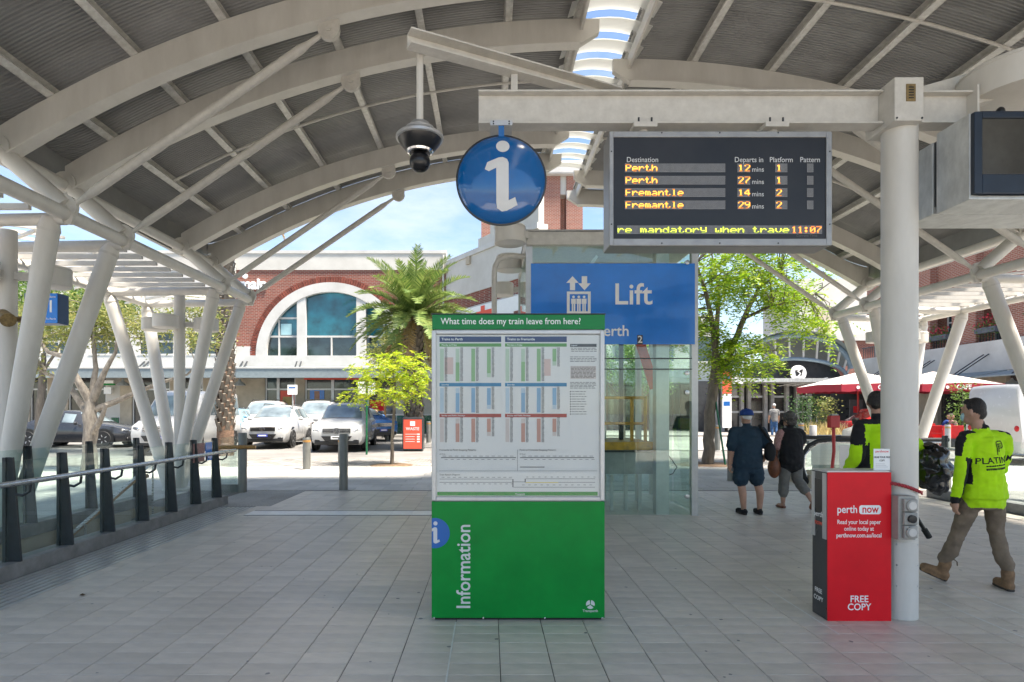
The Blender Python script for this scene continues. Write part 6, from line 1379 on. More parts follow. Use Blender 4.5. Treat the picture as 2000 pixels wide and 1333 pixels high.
crown_tree('street_tree', 'bushy green tree seen through the glass of the lift', (x0, y0, z0), [([(0, 0, -.1), tp(1217, 800, 0, o6), tp(1220, 760, 0, o6)], [.14, .1, .07]), ([tp(1218, 790, 0, o6), tp(1260, 740, 0, o6), tp(1290, 710, 0, o6)], [.06, .04, .02]), ([tp(1218, 790, 0, o6), tp(1180, 740, 0, o6), tp(1150, 700, 0, o6)], [.06, .04, .02])],
  [(tp(1215, 700, 0, o6), (1.6, 1.3, 1.0), 34), (tp(1275, 730, 0, o6), (1.0, 1.0, .8), 16), (tp(1150, 690, 0, o6), (1.2, 1.0, .8), 16)], 'leaf_green', 9000, .13, 'bark', 21, .5, .35)
# a leafy street tree farther left
x0, y0, z0 = at(75, 21.0); o5 = (75, 21.0)
crown_tree('street_tree', 'leafy green tree behind the near left columns', (x0, y0, z0), [([(0, 0, -.1), tp(80, 760, 0, o5), tp(85, 690, 0, o5)], [.16, .12, .07]), ([tp(82, 730, 0, o5), tp(120, 670, 0, o5), tp(150, 620, 0, o5)], [.06, .04, .02]), ([tp(82, 730, 0, o5), tp(45, 670, 0, o5), tp(30, 620, 0, o5)], [.06, .04, .02])],
  [(tp(60, 600, 0, o5), (1.6, 1.3, 1.0), 34), (tp(140, 590, 0, o5), (1.6, 1.3, .9), 34), (tp(220, 600, 0, o5), (1.0, 1.0, .7), 14)], 'leaf_green', 12000, .14, 'bark', 14, .5, .35)

def palm(name, label, loc, h, r, nf, flen, seed, boots=True):
    rnd = random.Random(seed); t = thing(name, label, 'palm', loc); P = [(0, 0, -.1), (.02, 0, h*.3), (-.02, .02, h*.65), (0, 0, h)]
    MB().tube(P, [r*1.12, r, r*.95, r*1.1], 16).build('trunk', 'bark_brown', t)
    b = MB(); z = .9 if boots else h*.6; k = 0           # old frond bases in a spiral
    while z < h and boots:
        for j in range(7):
            a = 2*math.pi*(j+.5*(k % 2))/7+k*.09; c = Vector((r*.98*math.cos(a), r*.98*math.sin(a), z)); out = Vector((math.cos(a), math.sin(a), 0)); sd = Vector((-math.sin(a), math.cos(a), 0)); w = r*.38; l_ = rnd.uniform(.16, .24)
            b.add([c-sd*w-Vector((0, 0, .12)), c+sd*w-Vector((0, 0, .12)), c+out*.10+sd*w*.45+Vector((0, 0, l_)), c+out*.10-sd*w*.45+Vector((0, 0, l_)), c+out*.05+sd*w*.4+Vector((0, 0, l_+.03)), c+out*.05-sd*w*.4+Vector((0, 0, l_+.03))], [(0, 1, 2, 3), (3, 2, 4, 5)])
        z += .155; k += 1
    if boots: b.build('frond_bases', 'bark', t, smooth=0)['kind'] = 'stuff'
    for i in range(nf):
        a = i*2.39996+rnd.uniform(-.2, .2); el = R(86-100*(i/nf)**.75+rnd.uniform(-7, 7)) if i < nf-7 else R(-25-rnd.uniform(0, 30)); L = flen*rnd.uniform(.85, 1.1); dry = i > nf-5
        p = Vector((math.cos(a)*.15, math.sin(a)*.15, h+.05)); d = Vector((math.cos(a)*math.cos(el), math.sin(a)*math.cos(el), math.sin(el))); pts = [p]; n = 14
        for k in range(n):
            d = (d+Vector((0, 0, -.045-.085*(k/n)))).normalized(); p = p+d*(L/n); pts.append(p)
        f = MB(); f.tube(pts, [.035*(1-k/(n+2)) for k in range(n+1)], 5)
        for k in range(2, n+1):
            dd = (pts[k]-pts[k-1]).normalized(); sd = dd.cross(Vector((0, 0, 1))); sd = sd.normalized() if sd.length > .05 else Vector((1, 0, 0)); up = sd.cross(dd)
            for sub in (0., .25, .5, .75):
                c = pts[k-1].lerp(pts[k], sub); ll = .5*L/3*(math.sin(math.pi*min(1, (k+.6)/(n+1.2)))**.6)+.05
                for sg in (1, -1):
                    tip = c+(sd*sg*.85+dd*.75+up*.35+Vector((0, 0, rnd.gauss(-.1, .12)))).normalized()*ll; f.add([c-dd*.016, c+dd*.016, c.lerp(tip, .5)+dd*.024, tip, c.lerp(tip, .5)-dd*.024], [(0, 1, 2, 3, 4)])
        f.build('frond', 'frond_dry' if dry else 'frond', t, smooth=0)
    return t
palm('palm_tree', 'stout palm with a full crown of arching fronds in front of the arched window', at(808, 23), 5.0, .32, 74, 2.55, 4)
palm('palm_tree', 'tall palm trunk with patterned frond scars left of the white SUVs', at(440, 20.2), 9.6, .25, 22, 2.8, 9)
# flowers and shrubs in the terrace boxes
rnd = random.Random(77)
for k in range(5):
    y = 21.5+k*3.0; t = thing('flower_box', 'red flowered balcony box on the terrace, number %d counted from the nearest' % (k+1), 'flower box', (TXf+.1, y+.75, 5.6), 0, 'balcony flower boxes')
    t['label'] = 'balcony box of red flowers on the terrace, %s from the near end' % ('first', 'second', 'third', 'fourth', 'fifth')[k]
    MB().box(-.3, .02, -.6, .6, -.25, .0).build('trough', 'planter', t, smooth=0); b, c = MB(), MB()
    for _ in range(260): leaf(b, (rnd.gauss(-.14, .14), rnd.uniform(-.65, .65), rnd.gauss(.0, .2)), .12, rnd)
    for _ in range(90): leaf(c, (rnd.gauss(-.16, .15), rnd.uniform(-.6, .6), rnd.gauss(.22, .14)), .11, rnd, .8)
    b.build('leaves', 'leaf_green', t, smooth=0)['kind'] = 'stuff'; c.build('blooms', 'flower', t, smooth=0)['kind'] = 'stuff'

# ================================================================ people
from mathutils import noise as mnoise
def body_mesh(name, parts, voxel, recolor=None, wrinkle=.005, smooth_it=3):
    """parts: (tag, 'chain', [(x,y,z,rx,ry)...]) or (tag, 'ball', centre, radii); fused into one skin, then coloured by the nearest part"""
    b = MB()
    for p in parts:
        if p[1] == 'ball': b.ball(p[2], p[3], 20, 14)
        else:
            pts = p[2]; n = 16
            for i in range(len(pts)-1):
                a, c = pts[i], pts[i+1]; A, C = Vector(a[:3]), Vector(c[:3]); d = (C-A)
                u, w = frame(d) if abs(d.normalized().z) < .8 else (Vector((1, 0, 0)), Vector((0, 1, 0)))
                if abs(d.normalized().z) >= .8: dn = d.normalized(); u = (u-dn*u.dot(dn)).normalized(); w = dn.cross(u).normalized()
                ring = lambda q, P, k: [P+u*(q[3]*k*math.cos(2*math.pi*j/n))+w*((q[4] if len(q) > 4 else q[3])*k*math.sin(2*math.pi*j/n)) for j in range(n)]
                dn = d.normalized(); ra, rc = min(a[3], a[4] if len(a) > 4 else a[3]), min(c[3], c[4] if len(c) > 4 else c[3])
                flat = len(p) > 3 and p[3] == 'flat'; e = .18 if flat else .9
                rows = [ring(a, A-dn*ra*e, .35), ring(a, A-dn*ra*e*.7, .75), ring(a, A, 1), ring(c, C, 1), ring(c, C+dn*rc*e*.7, .75), ring(c, C+dn*rc*e, .35)]
                b.add([v for r in rows for v in r], [(k*n+j, k*n+(j+1) % n, (k+1)*n+(j+1) % n, (k+1)*n+j) for k in range(len(rows)-1) for j in range(n)]+[tuple(range(n-1, -1, -1)), tuple(range((len(rows)-1)*n, len(rows)*n))])
    o = b.build(name, 'skin', None, smooth=0)
    rm = o.modifiers.new('r', 'REMESH'); rm.mode = 'VOXEL'; rm.voxel_size = voxel
    sm = o.modifiers.new('s', 'SMOOTH'); sm.factor = .5; sm.iterations = smooth_it
    bpy.context.view_layer.update(); dg = bpy.context.evaluated_depsgraph_get()
    me = bpy.data.meshes.new_from_object(o.evaluated_get(dg)); bpy.data.objects.remove(o)
    nv = len(me.vertices); co = np.empty(nv*3); me.vertices.foreach_get('co', co); co = co.reshape(-1, 3)
    def dist(P):
        best = np.full(len(P), 1e9); idx = np.zeros(len(P), int)
        for k, p in enumerate(parts):
            if p[1] == 'ball':
                r = np.array(p[3] if isinstance(p[3], (tuple, list)) else (p[3],)*3); d = (np.linalg.norm((P-np.array(p[2]))/r, axis=1)-1)*r.min()
            else:
                d = np.full(len(P), 1e9)
                for a, c in zip(p[2][:-1], p[2][1:]):
                    A, C = np.array(a[:3]), np.array(c[:3]); L = C-A; t = np.clip(((P-A)@L)/(L@L), 0, 1); V = P-(A+t[:, None]*L)
                    rx = a[3]+(c[3]-a[3])*t; ry = (a[4] if len(a) > 4 else a[3])+((c[4] if len(c) > 4 else c[3])-(a[4] if len(a) > 4 else a[3]))*t
                    q = np.sqrt((V[:, 0]/rx)**2+((V[:, 1]**2+V[:, 2]**2)/ry**2)) if len(a) > 4 else np.linalg.norm(V, axis=1)/rx
                    d = np.minimum(d, (q-1)*np.minimum(rx, ry))
            m = d < best; best[m] = d[m]; idx[m] = k
        return idx
    tags = []; 
    for p in parts:
        if p[0] not in tags: tags.append(p[0])
    extra = ['black_cloth', 'sole']
    for e in extra:
        if e not in tags: tags.append(e)
    cloth = {'hivis', 'navy_cloth', 'khaki', 'grey_cloth', 'black_cloth', 'white_cloth', 'denim', 'tee_grey', 'pink_cloth'}
    vi = dist(co); nor = np.empty(nv*3); me.vertices.foreach_get('normal', nor); nor = nor.reshape(-1, 3)
    if wrinkle:
        for i in range(nv):
            if parts[vi[i]][0] in cloth:
                q = co[i]; co[i] = q+nor[i]*wrinkle*(mnoise.noise(Vector((q[0]*11, q[1]*11, q[2]*17)))+.6*mnoise.noise(Vector((q[0]*23+4, q[1]*23, q[2]*30))))
        me.vertices.foreach_set('co', co.ravel())
    fc = np.array([np.mean(co[list(f.vertices)], axis=0) for f in me.polygons]); fi = dist(fc)
    me.materials.clear()
    for tg in tags: me.materials.append(M[tg])
    mi = []
    for k, c in zip(fi, fc):
        tg = parts[k][0]
        if recolor: tg = recolor(tg, c, k) or tg
        mi.append(tags.index(tg))
    me.polygons.foreach_set('material_index', mi); me.polygons.foreach_set('use_smooth', [True]*len(me.polygons)); me.update()
    return me
def lerp3(a, c, t): return tuple(a[i]+(c[i]-a[i])*t for i in range(3))
def limb(tag_, pts, rs): return (tag_, 'chain', [(*p, r) for p, r in zip(pts, rs)])
def hand(tag_, wrist, d, side, curl=.5, big=1.):
    """palm, four unequal curled fingers and a side thumb; d = direction the hand points, side = +1/-1 for the thumb side in x"""
    W_, D = Vector(wrist), Vector(d).normalized(); f = Vector((0, 1, 0))-D*D.y
    f = f.normalized() if f.length > .1 else Vector((1, 0, 0)); s = D.cross(f).normalized()*side; out = []; k = big
    c = W_+D*.05*k; out.append((tag_, 'ball', tuple(c), (.028*k, .042*k, .05*k)))
    for j, L in enumerate((.062, .072, .068, .052)):
        b0 = W_+D*.085*k+f*(.03-.02*j)*k; m = b0+(D+s*curl*.5).normalized()*L*.5*k; e = m+(D*.5+s*curl*1.2).normalized()*L*.5*k
        out.append(limb(tag_, [tuple(b0), tuple(m), tuple(e)], [.0105*k, .0095*k, .008*k]))
    b0 = W_+D*.035*k+f*.035*k; out.append(limb(tag_, [tuple(b0), tuple(b0+(D*.6+f*.7).normalized()*.035*k), tuple(b0+(D*.8+f*.4+s*.3).normalized()*.062*k)], [.013*k, .011*k, .009*k])); return out
def head(c, yaw, skin, hair, k=1., hair_shape='short', face=True):
    """skull with jaw, nose, ears, eye sockets, brow, mouth; yaw = 0 looks along +Y, positive turns to -X"""
    Rz = Matrix.Rotation(yaw, 3, 'Z'); P = lambda x, y, z: tuple(Vector(c)+Rz @ Vector((x*k, y*k, z*k)))
    o = [(skin, 'ball', P(0, .0, .012), (.074*k, .074*k+.016*abs(math.cos(yaw))*k, .105*k)), (skin, 'ball', P(0, .035, -.055), (.052*k, .052*k, .055*k)),
         (skin, 'ball', P(0, .092, -.012), (.013*k, .014*k, .016*k)), (skin, 'chain', [(*P(0, .084, .018), .010*k), (*P(0, .095, -.014), .011*k)]),
         (skin, 'chain', [(*P(-.025, .085, -.052), .009*k), (*P(.025, .085, -.052), .009*k)]), (skin, 'chain', [(*P(-.04, .082, .035), .010*k), (*P(.04, .082, .035), .010*k)])]
    for sx in (-1, 1): o.append((skin, 'ball', P(sx*.078, -.005, -.005), (.013*k, .02*k, .03*k)))
    if hair_shape == 'short': o += [(hair, 'ball', P(0, -.02, .034), (.083*k, .086*k, .092*k)), (hair, 'ball', P(0, -.046, -.012), (.072*k, .046*k, .058*k)), (hair, 'ball', P(0, .028, .086), (.056*k, .046*k, .030*k))]
    elif hair_shape == 'curly':
        o += [(hair, 'ball', P(0, -.02, .03), (.10*k, .105*k, .105*k)), (hair, 'ball', P(0, -.06, -.03), (.09*k, .06*k, .08*k))]
        rn = random.Random(5)
        for _ in range(26):
            a, e = rn.uniform(0, 6.28), rn.uniform(-.3, 1.4); v = (math.cos(a)*math.cos(e)*.1, math.sin(a)*math.cos(e)*.1-.03, math.sin(e)*.1+.03)
            if v[1] < .045 or v[2] > .09: o.append((hair, 'ball', P(*v), (.027*k,)*3))
    elif hair_shape == 'thin': o += [(hair, 'ball', P(0, -.02, .03), (.079*k, .085*k, .086*k))]
    return o
def person(name, label, loc, rz, parts, voxel, recolor=None, wrinkle=.005, group=None, it=3):
    t = thing(name, label, 'person', loc, rz, group); me = body_mesh('body', parts, voxel, recolor, wrinkle, it)
    o = bpy.data.objects.new('body', me); COL.objects.link(o); o.parent = t; return t, o
def boot(tag_, ank, yaw, pitch=0., k=1., sole='sole', low=False):
    D = Matrix.Rotation(yaw, 3, 'Z') @ Vector((0, math.cos(pitch), math.sin(pitch))); A = Vector(ank); up = Vector((0, 0, 1)); up = (up-D*up.dot(D)).normalized(); P = lambda a, h: tuple(A+D*a*k+up*h*k)
    o = [(tag_, 'chain', [(*P(-.03, -.055), .043*k), (*P(.06, -.055), .045*k), (*P(.15, -.062), .040*k)]), (sole, 'chain', [(*P(-.045, -.092), .034*k, .02*k), (*P(.07, -.092), .043*k, .02*k), (*P(.165, -.088), .040*k, .02*k)])]
    if not low: o.append((tag_, 'chain', [(*P(0, .05), .056*k), (*P(.0, -.05), .046*k)]))
    return o

# ---- worker walking away at the right
px0, gd = 1915, 5.42
loc = ((px0-VX)*gd/F, gd, 0)
LA, LK, LH = (-.20, .24, .125), (-.11, .14, .50), (-.055, .0, .88); RA, RK, RH = (.235, -.05, .105), (.20, .05, .50), (.135, .0, .88)
WK = [('hivis', 'chain', [(.045, 0, .825, .215, .15), (.045, 0, .95, .195, .14), (.04, .0, 1.12, .18, .128), (.035, 0, 1.27, .185, .125), (.03, 0, 1.37, .15, .10)], 'flat'),
 ('hivis', 'chain', [(-.13, .0, 1.365, .075, .07), (.20, .0, 1.365, .075, .07)]), ('black_cloth', 'chain', [(.02, .005, 1.42, .078, .068), (.015, .01, 1.465, .066, .06)], 'flat'),
 ('khaki', 'chain', [(.04, 0, .90, .18, .135), (.04, 0, .735, .165, .125)], 'flat'), limb('khaki', [LH, lerp3(LH, LK, .5), LK], [.10, .09, .07]), limb('khaki', [LK, lerp3(LK, LA, .55), (LA[0], LA[1]-.01, LA[2]+.1)], [.070, .070, .062]),
 limb('khaki', [RH, lerp3(RH, RK, .5), RK], [.10, .09, .07]), limb('khaki', [RK, lerp3(RK, RA, .55), (RA[0], RA[1], RA[2]+.11)], [.070, .070, .064]),
 limb('hivis', [(-.155, .0, 1.355), (-.195, -.02, 1.22), (-.215, -.03, 1.08)], [.074, .067, .06]), limb('hivis', [(-.215, -.03, 1.08), (-.225, .0, .94), (-.235, .02, .83)], [.06, .056, .047]), limb('black_cloth', [(-.235, .02, .825), (-.237, .02, .80)], [.047, .045]),
 limb('hivis', [(.235, .0, 1.355), (.265, .03, 1.22), (.27, .08, 1.09)], [.074, .066, .058]), limb('hivis', [(.27, .08, 1.09), (.23, .22, 1.05), (.18, .30, 1.06)], [.066, .056, .046]),
 limb('skin', [(.0, .01, 1.42), (-.03, .02, 1.53)], [.058, .056])]
WK += boot('boot', LA, R(55), R(18), 1.05)+boot('boot', RA, R(-8), 0, 1.05)
WK += hand('skin', (-.238, .022, .80), (0, .1, -1), 1, .7)+hand('skin', (.18, .31, 1.06), (-.4, 1, .1), 1, .6)+head((-.05, .03, 1.60), R(34), 'skin', 'hair_dark', 1.06)
def wk_col(tg, c, k):
    x, y, z = c
    if tg == 'hivis':
        if k in (8,) and (z > 1.2 and x < -.185+.15*(1.36-z) and y > -.065): return 'black_cloth'
        if k in (8, 9) and z < 1.19 and x > -.212 and y < .1: return 'black_cloth'
        if z > 1.385 and abs(x-.02) < .26 and y > -.05 and k != 0: return 'black_cloth'
        if k == 0 and x < -.125 and z < 1.18 and z > .95: return 'black_cloth'
t, wbody = person('person', 'person in lime hi-vis shirt and khaki work trousers walking away at the right', loc, R(-3), WK, .0085, wk_col, .010)
def shirt_print(s_, size, x, z, parent, body, mat, sx=1., bold=0., mesh_in=None, rot=0):
    """lettering laid on the cloth: every vertex is dropped onto the body surface from behind"""
    if mesh_in is None:
        o = text('shirt_lettering', s_, size, (0, 0, 0), mat, None, 'CENTER', bold, (0, 0, 0), 1, 0); me = o.data
        for v in me.vertices: v.co = (v.co.x*sx, v.co.y, 0)
        bpy.data.objects.remove(o)
    else: me = mesh_in
    bm = bmesh.new(); bm.from_mesh(me); bmesh.ops.triangulate(bm, faces=bm.faces)
    for _ in range(2): bmesh.ops.subdivide_edges(bm, edges=[e for e in bm.edges if e.calc_length() > .02], cuts=1); bmesh.ops.triangulate(bm, faces=bm.faces)
    tree = BVHTree.FromPolygons([v.co[:] for v in body.data.vertices], [p.vertices[:] for p in body.data.polygons])
    ca, sa = math.cos(rot), math.sin(rot)
    for v in bm.verts:
        X, Z = x+v.co.x*ca-v.co.y*sa, z+v.co.x*sa+v.co.y*ca; h = tree.ray_cast(Vector((X, -1, Z)), Vector((0, 1, 0)))
        v.co = (X, (h[0].y if h[0] is not None else -.15)-.004, Z)
    bm.to_mesh(me); bm.free(); o = bpy.data.objects.new('shirt_lettering', me); COL.objects.link(o); o.parent = parent
    if mesh_in is not None: me.materials.clear(); me.materials.append(M[mat])
    return o
t.scale = (.86, .92, 1.0)
shirt_print('PLATINUM', .078, .095, 1.17, t, wbody, 'black_cloth', 1.12, .012, rot=R(4))
for zz, hh, n_ in ((1.125, .006, 11), (1.097, .009, 16)):
    lq = MB(); xw = -.13
    for _ in range(n_):
        ww = .26/n_*random.uniform(.6, .9); lq.add([(xw, -hh, 0), (xw+ww, -hh, 0), (xw+ww, hh, 0), (xw, hh, 0)], [(0, 1, 2, 3)]); xw += .26/n_
    shirt_print('', 0, .095, zz, t, wbody, 'black_cloth', mesh_in=lq.mesh('shirt_small_print', 'black_cloth'), rot=R(5))
lm = MB()
for pts, m_ in (([(-.035, -.06), (-.035, .045), (-.02, .055), (.02, .055), (.035, .04), (.035, .01), (.02, -.005), (-.015, -.005)], 0), ([(-.018, -.035), (-.018, .03), (.018, .03)], 0), ([(-.018, .012), (.012, .012)], 0)):
    for a, c in zip(pts[:-1], pts[1:]):
        d = Vector((c[0]-a[0], c[1]-a[1])).normalized()*.0045; n_ = Vector((-d.y, d.x)); A = Vector(a)-d; C = Vector(c)+d
        lm.add([(*(A+n_), 0), (*(A-n_), 0), (*(C-n_), 0), (*(C+n_), 0)], [(0, 1, 2, 3)])
shirt_print('', 0, .105, 1.285, t, wbody, 'black_cloth', mesh_in=lm.mesh('shirt_logo', 'black_cloth'), rot=R(3))
fm = MB().ball((-.088, .084, 1.552), (.047, .044, .046), 14, 10); fm.build('face_mask', 'mask', t)
for y in (.0,): MB().tube([(-.19, .06, .19), (-.215, .03, .23), (-.235, .05, .25)], .006, 6).build('bootlace', 'khaki', t)

# ---- second worker behind the cream post, with a bin bag
gd2 = 6.25; loc2 = ((1716-VX)*gd2/F, gd2, 0)
WB = [('hivis', 'chain', [(0, 0, .84, .225, .16), (0, 0, 1.0, .215, .155), (0, .0, 1.2, .21, .145), (0, 0, 1.36, .205, .14), (0, 0, 1.45, .165, .105)], 'flat'), ('hivis', 'chain', [(-.18, .0, 1.455, .075, .07), (.18, .0, 1.455, .075, .07)]),
 ('black_cloth', 'chain', [(0, .0, 1.51, .078, .07), (0, .01, 1.555, .066, .06)], 'flat'), ('khaki', 'chain', [(0, 0, .98, .18, .135), (0, 0, .86, .18, .13)]),
 limb('khaki', [(-.1, 0, .93), (-.11, .03, .52)], [.105, .08]), limb('khaki', [(-.11, .03, .52), (-.11, 0, .2)], [.08, .066]), limb('khaki', [(.1, 0, .93), (.11, .03, .52)], [.105, .08]), limb('khaki', [(.11, .03, .52), (.11, 0, .2)], [.08, .066]),
 limb('hivis', [(-.2, .0, 1.44), (-.245, -.02, 1.28), (-.27, -.02, 1.14)], [.085, .078, .07]), limb('hivis', [(-.27, -.02, 1.14), (-.25, .12, .98), (-.2, .2, .92)], [.07, .06, .05]),
 limb('hivis', [(.2, .0, 1.44), (.30, -.03, 1.34), (.40, -.06, 1.24)], [.085, .075, .066]), limb('hivis', [(.40, -.06, 1.24), (.44, -.06, 1.22), (.47, -.05, 1.18)], [.064, .06, .05]), limb('skin', [(0, .01, 1.51), (0, .02, 1.62)], [.058, .056])]
WB += boot('boot', (-.11, 0, .105), 0)+boot('boot', (.11, 0, .105), 0)+hand('skin', (.48, -.05, 1.17), (.2, -.1, -1), -1, .9)+hand('skin', (-.2, .21, .92), (.6, .6, -.3), 1, .7)+head((.0, .03, 1.70), R(-35), 'skin_dark', 'hair_dark', 1.0)
def wb_col(tg, c, k):
    x, y, z = c
    if tg == 'hivis':
        if k == 8 and z > 1.26 and x < -.23: return 'black_cloth'
        if k in (8, 9) and x > -.262 and z < 1.26: return 'black_cloth'
        if z > 1.475: return 'black_cloth'
        if k == 0 and x < -.17 and z < 1.28: return 'black_cloth'
t2, b2 = person('person', 'person in lime hi-vis shirt half hidden behind the cream post', loc2, R(8), WB, .010, wb_col, .010)
bag = thing('bin_bag', 'crumpled black bin bag held at the right of the cream post', 'bag', (loc2[0]+.53, gd2-.06, .8))
bb_ = MB().ball((0, 0, .20), (.17, .15, .24), 56, 40)
bb_.v = [tuple(Vector(v)+(Vector(v)-Vector((0, 0, .2))).normalized()*(.05*mnoise.noise(Vector(v)*7)+.045*abs(mnoise.noise(Vector(v)*15)))*(1.0)) for v in bb_.v]
bb_.build('sack', 'bin_bag', bag, smooth=70); MB().tube([(-.05, 0, .36), (-.05, .0, .42), (-.07, -.01, .47)], [.1, .035, .05], 14).build('gathered_neck', 'bin_bag', bag)
br = thing('broom_handle', 'short black handle poking out from behind the cream post', 'handle', (loc2[0]+.2, gd2-.2, .6))
qa, qb = W(1752, 950, 6.02), W(1815, 1050, 6.02); MB().tube([qa, qa.lerp(qb, .85)], .02, 10).build('shaft', 'black', br, world=True); MB().tube([qa.lerp(qb, .84), qb], .028, 10).build('grip', 'rubber', br, world=True)

# ---- man in blue cap, seen from behind
gd3 = 9.32; loc3 = ((1463-VX)*gd3/F, gd3, 0)
CM = [('navy_cloth', 'chain', [(-.02, 0, .74, .235, .16), (-.02, 0, .92, .225, .165), (-.02, 0, 1.10, .225, .155), (-.02, 0, 1.25, .22, .145), (-.02, 0, 1.335, .15, .105)], 'flat'), ('navy_cloth', 'chain', [(-.2, 0, 1.30, .075, .075), (.16, 0, 1.30, .075, .075)]),
 limb('navy_cloth', [(-.235, 0, 1.29), (-.275, 0, 1.13), (-.285, -.01, 1.06)], [.085, .082, .08]), limb('navy_cloth', [(.195, 0, 1.29), (.255, -.02, 1.14), (.27, -.03, 1.08)], [.085, .082, .08]),
 limb('skin', [(-.285, -.01, 1.08), (-.295, .0, .98), (-.295, .03, .80)], [.05, .047, .034]), limb('skin', [(.27, -.03, 1.08), (.30, -.04, 1.0), (.25, .06, .84)], [.05, .047, .036]),
 ('grey_cloth', 'chain', [(-.02, 0, .84, .19, .14), (-.02, 0, .74, .19, .14)]), limb('navy_cloth', [(-.12, 0, .78), (-.135, 0, .56)], [.118, .125]), limb('navy_cloth', [(.09, 0, .78), (.12, 0, .56)], [.118, .122]),
 limb('skin', [(-.12, 0, .60), (-.125, .0, .47), (-.115, -.025, .34), (-.085, -.0, .10)], [.075, .062, .06, .04]), limb('skin', [(.11, 0, .60), (.14, 0, .47), (.165, -.025, .34), (.17, 0, .10)], [.075, .062, .06, .04]),
 limb('skin', [(-.03, 0, 1.34), (-.035, .01, 1.43)], [.06, .058]), ('navy_cloth', 'chain', [(-.03, 0, 1.345, .085, .075), (-.03, 0, 1.38, .075, .068)], 'flat')]
CM += boot('black_cloth', (-.085, 0, .105), R(8), low=True)+boot('black_cloth', (.17, 0, .105), R(-6), low=True)+hand('skin', (-.295, .03, .79), (0, .05, -1), 1, .6)+hand('skin', (.25, .07, .83), (-.3, .7, -.3), 1, .7)+head((-.04, .015, 1.51), R(10), 'skin', 'hair_white', 1.0, 'thin')
t3, b3 = person('person', 'person in blue cap, navy polo shirt and shorts walking away', loc3, R(3), CM, .011, None, .010)
cp = MB(); cp.lathe([(.102, 0), (.103, .03), (.095, .065), (.07, .092), (.03, .105), (.001, .107)], (-.04, .0, 1.545), 24); cp.ball((-.04, 0, 1.653), .011, 8, 6); cp.build('cap', 'blue_cap', t3)
MB().lathe([(.104, -.003), (.1045, .012)], (-.04, 0, 1.545), 24).build('cap_band', 'navy_cloth', t3)
vz = MB(); vz.strip([(-.04-.09*math.cos(a), .06+.05*math.sin(a), 1.55) for a in np.linspace(0, math.pi, 12)], [(-.04-.10*math.cos(a), .07+.12*math.sin(a), 1.54) for a in np.linspace(0, math.pi, 12)]); vz.build('cap_peak', 'blue_cap', t3)
sb = thing('shoulder_bag', 'black shoulder bag hanging at the right side of the person in the blue cap', 'bag', (loc3[0]+.2, gd3-.05, .85)); so3 = Vector(sb.location)
s3 = MB().ball((.08, -.05, .13), (.085, .09, .155), 20, 16); s3.v = [(x, y, max(-.005, z)) for x, y, z in s3.v]; s3.build('pouch', 'black_cloth', sb, smooth=60); MB().tube([Vector((loc3[0]+.13, gd3-.06, 1.40))-so3, Vector((loc3[0]+.20, gd3-.15, 1.24))-so3, Vector((.08, -.12, .28))], .022, 6).build('strap', 'black_cloth', sb)

# ---- woman with dark vest and brown handbag
gd4 = 9.9; loc4 = ((1545-VX)*gd4/F, gd4, 0)
WM = [('black_cloth', 'chain', [(0, 0, .74, .20, .15), (0, 0, .9, .195, .145), (0, 0, 1.08, .19, .14), (0, 0, 1.22, .18, .13), (0, 0, 1.31, .12, .09)], 'flat'), ('black_cloth', 'chain', [(-.12, 0, 1.27, .07, .068), (.13, 0, 1.27, .07, .068)]),
 limb('pink_cloth', [(-.165, .0, 1.25), (-.205, .02, 1.13), (-.21, .03, 1.02)], [.07, .066, .06]), limb('skin', [(-.21, .03, 1.03), (-.26, .10, 1.00), (-.30, .13, 1.03)], [.045, .038, .03]), limb('black_cloth', [(.165, .0, 1.25), (.2, .02, 1.12)], [.072, .066]), limb('pink_cloth', [(.2, .02, 1.12), (.19, .10, 1.0)], [.058, .05]), limb('skin', [(.19, .10, 1.0), (.12, .22, .98)], [.04, .032]),
 ('grey_cloth', 'chain', [(0, 0, .84, .175, .14), (0, 0, .74, .18, .14)]), limb('grey_cloth', [(-.09, 0, .78), (-.10, .03, .46), (-.105, .05, .25)], [.105, .082, .078]), limb('grey_cloth', [(.09, 0, .78), (.10, .0, .48)], [.105, .085]), limb('grey_cloth', [(.10, .0, .48), (.155, -.14, .32)], [.085, .078]),
 limb('skin', [(-.105, .05, .27), (-.105, .06, .08)], [.05, .034]), limb('skin', [(.155, -.14, .34), (.215, -.24, .16)], [.05, .034]), limb('skin', [(0, 0, 1.31), (-.02, .02, 1.38)], [.052, .05]),
 ('bag_brown', 'chain', [(-.105, .02, .02, .045, .02), (-.13, .2, .02, .042, .018)]), ('skin', 'chain', [(-.105, .03, .055, .03, .025), (-.125, .17, .045, .036, .022)]),
 ('bag_brown', 'chain', [(.235, -.27, .155, .045, .025), (.235, -.20, .03, .042, .022)]), ('skin', 'chain', [(.23, -.25, .15, .03, .025), (.225, -.19, .05, .034, .024)])]
WM += hand('skin', (-.305, .135, 1.035), (-.6, .4, .4), 1, .8)+hand('skin', (.12, .23, .98), (-.8, .4, 0), 1, .7)+head((-.03, .03, 1.47), R(38), 'skin', 'hair_grey', .98, 'curly')
t4, b4 = person('person', 'person with curly grey hair, dark vest and cropped trousers walking away', loc4, R(0), WM, .011, None, .009)
MB().ball((-.095, .10, 1.425), (.05, .05, .05), 14, 10).build('face_mask', 'black_cloth', t4)
wl_ = thing('wallet', 'open black wallet in the hand of the curly haired person', 'wallet', (loc4[0]-.37, gd4+.16, 1.06))
MB().cbox((-.045, 0, .03), (.10, .02, .075), Matrix.Rotation(R(20), 3, 'Y')).cbox((.045, 0, .035), (.10, .02, .085), Matrix.Rotation(R(-28), 3, 'Y')).build('covers', 'black_cloth', wl_, bevel=.006, smooth=0)
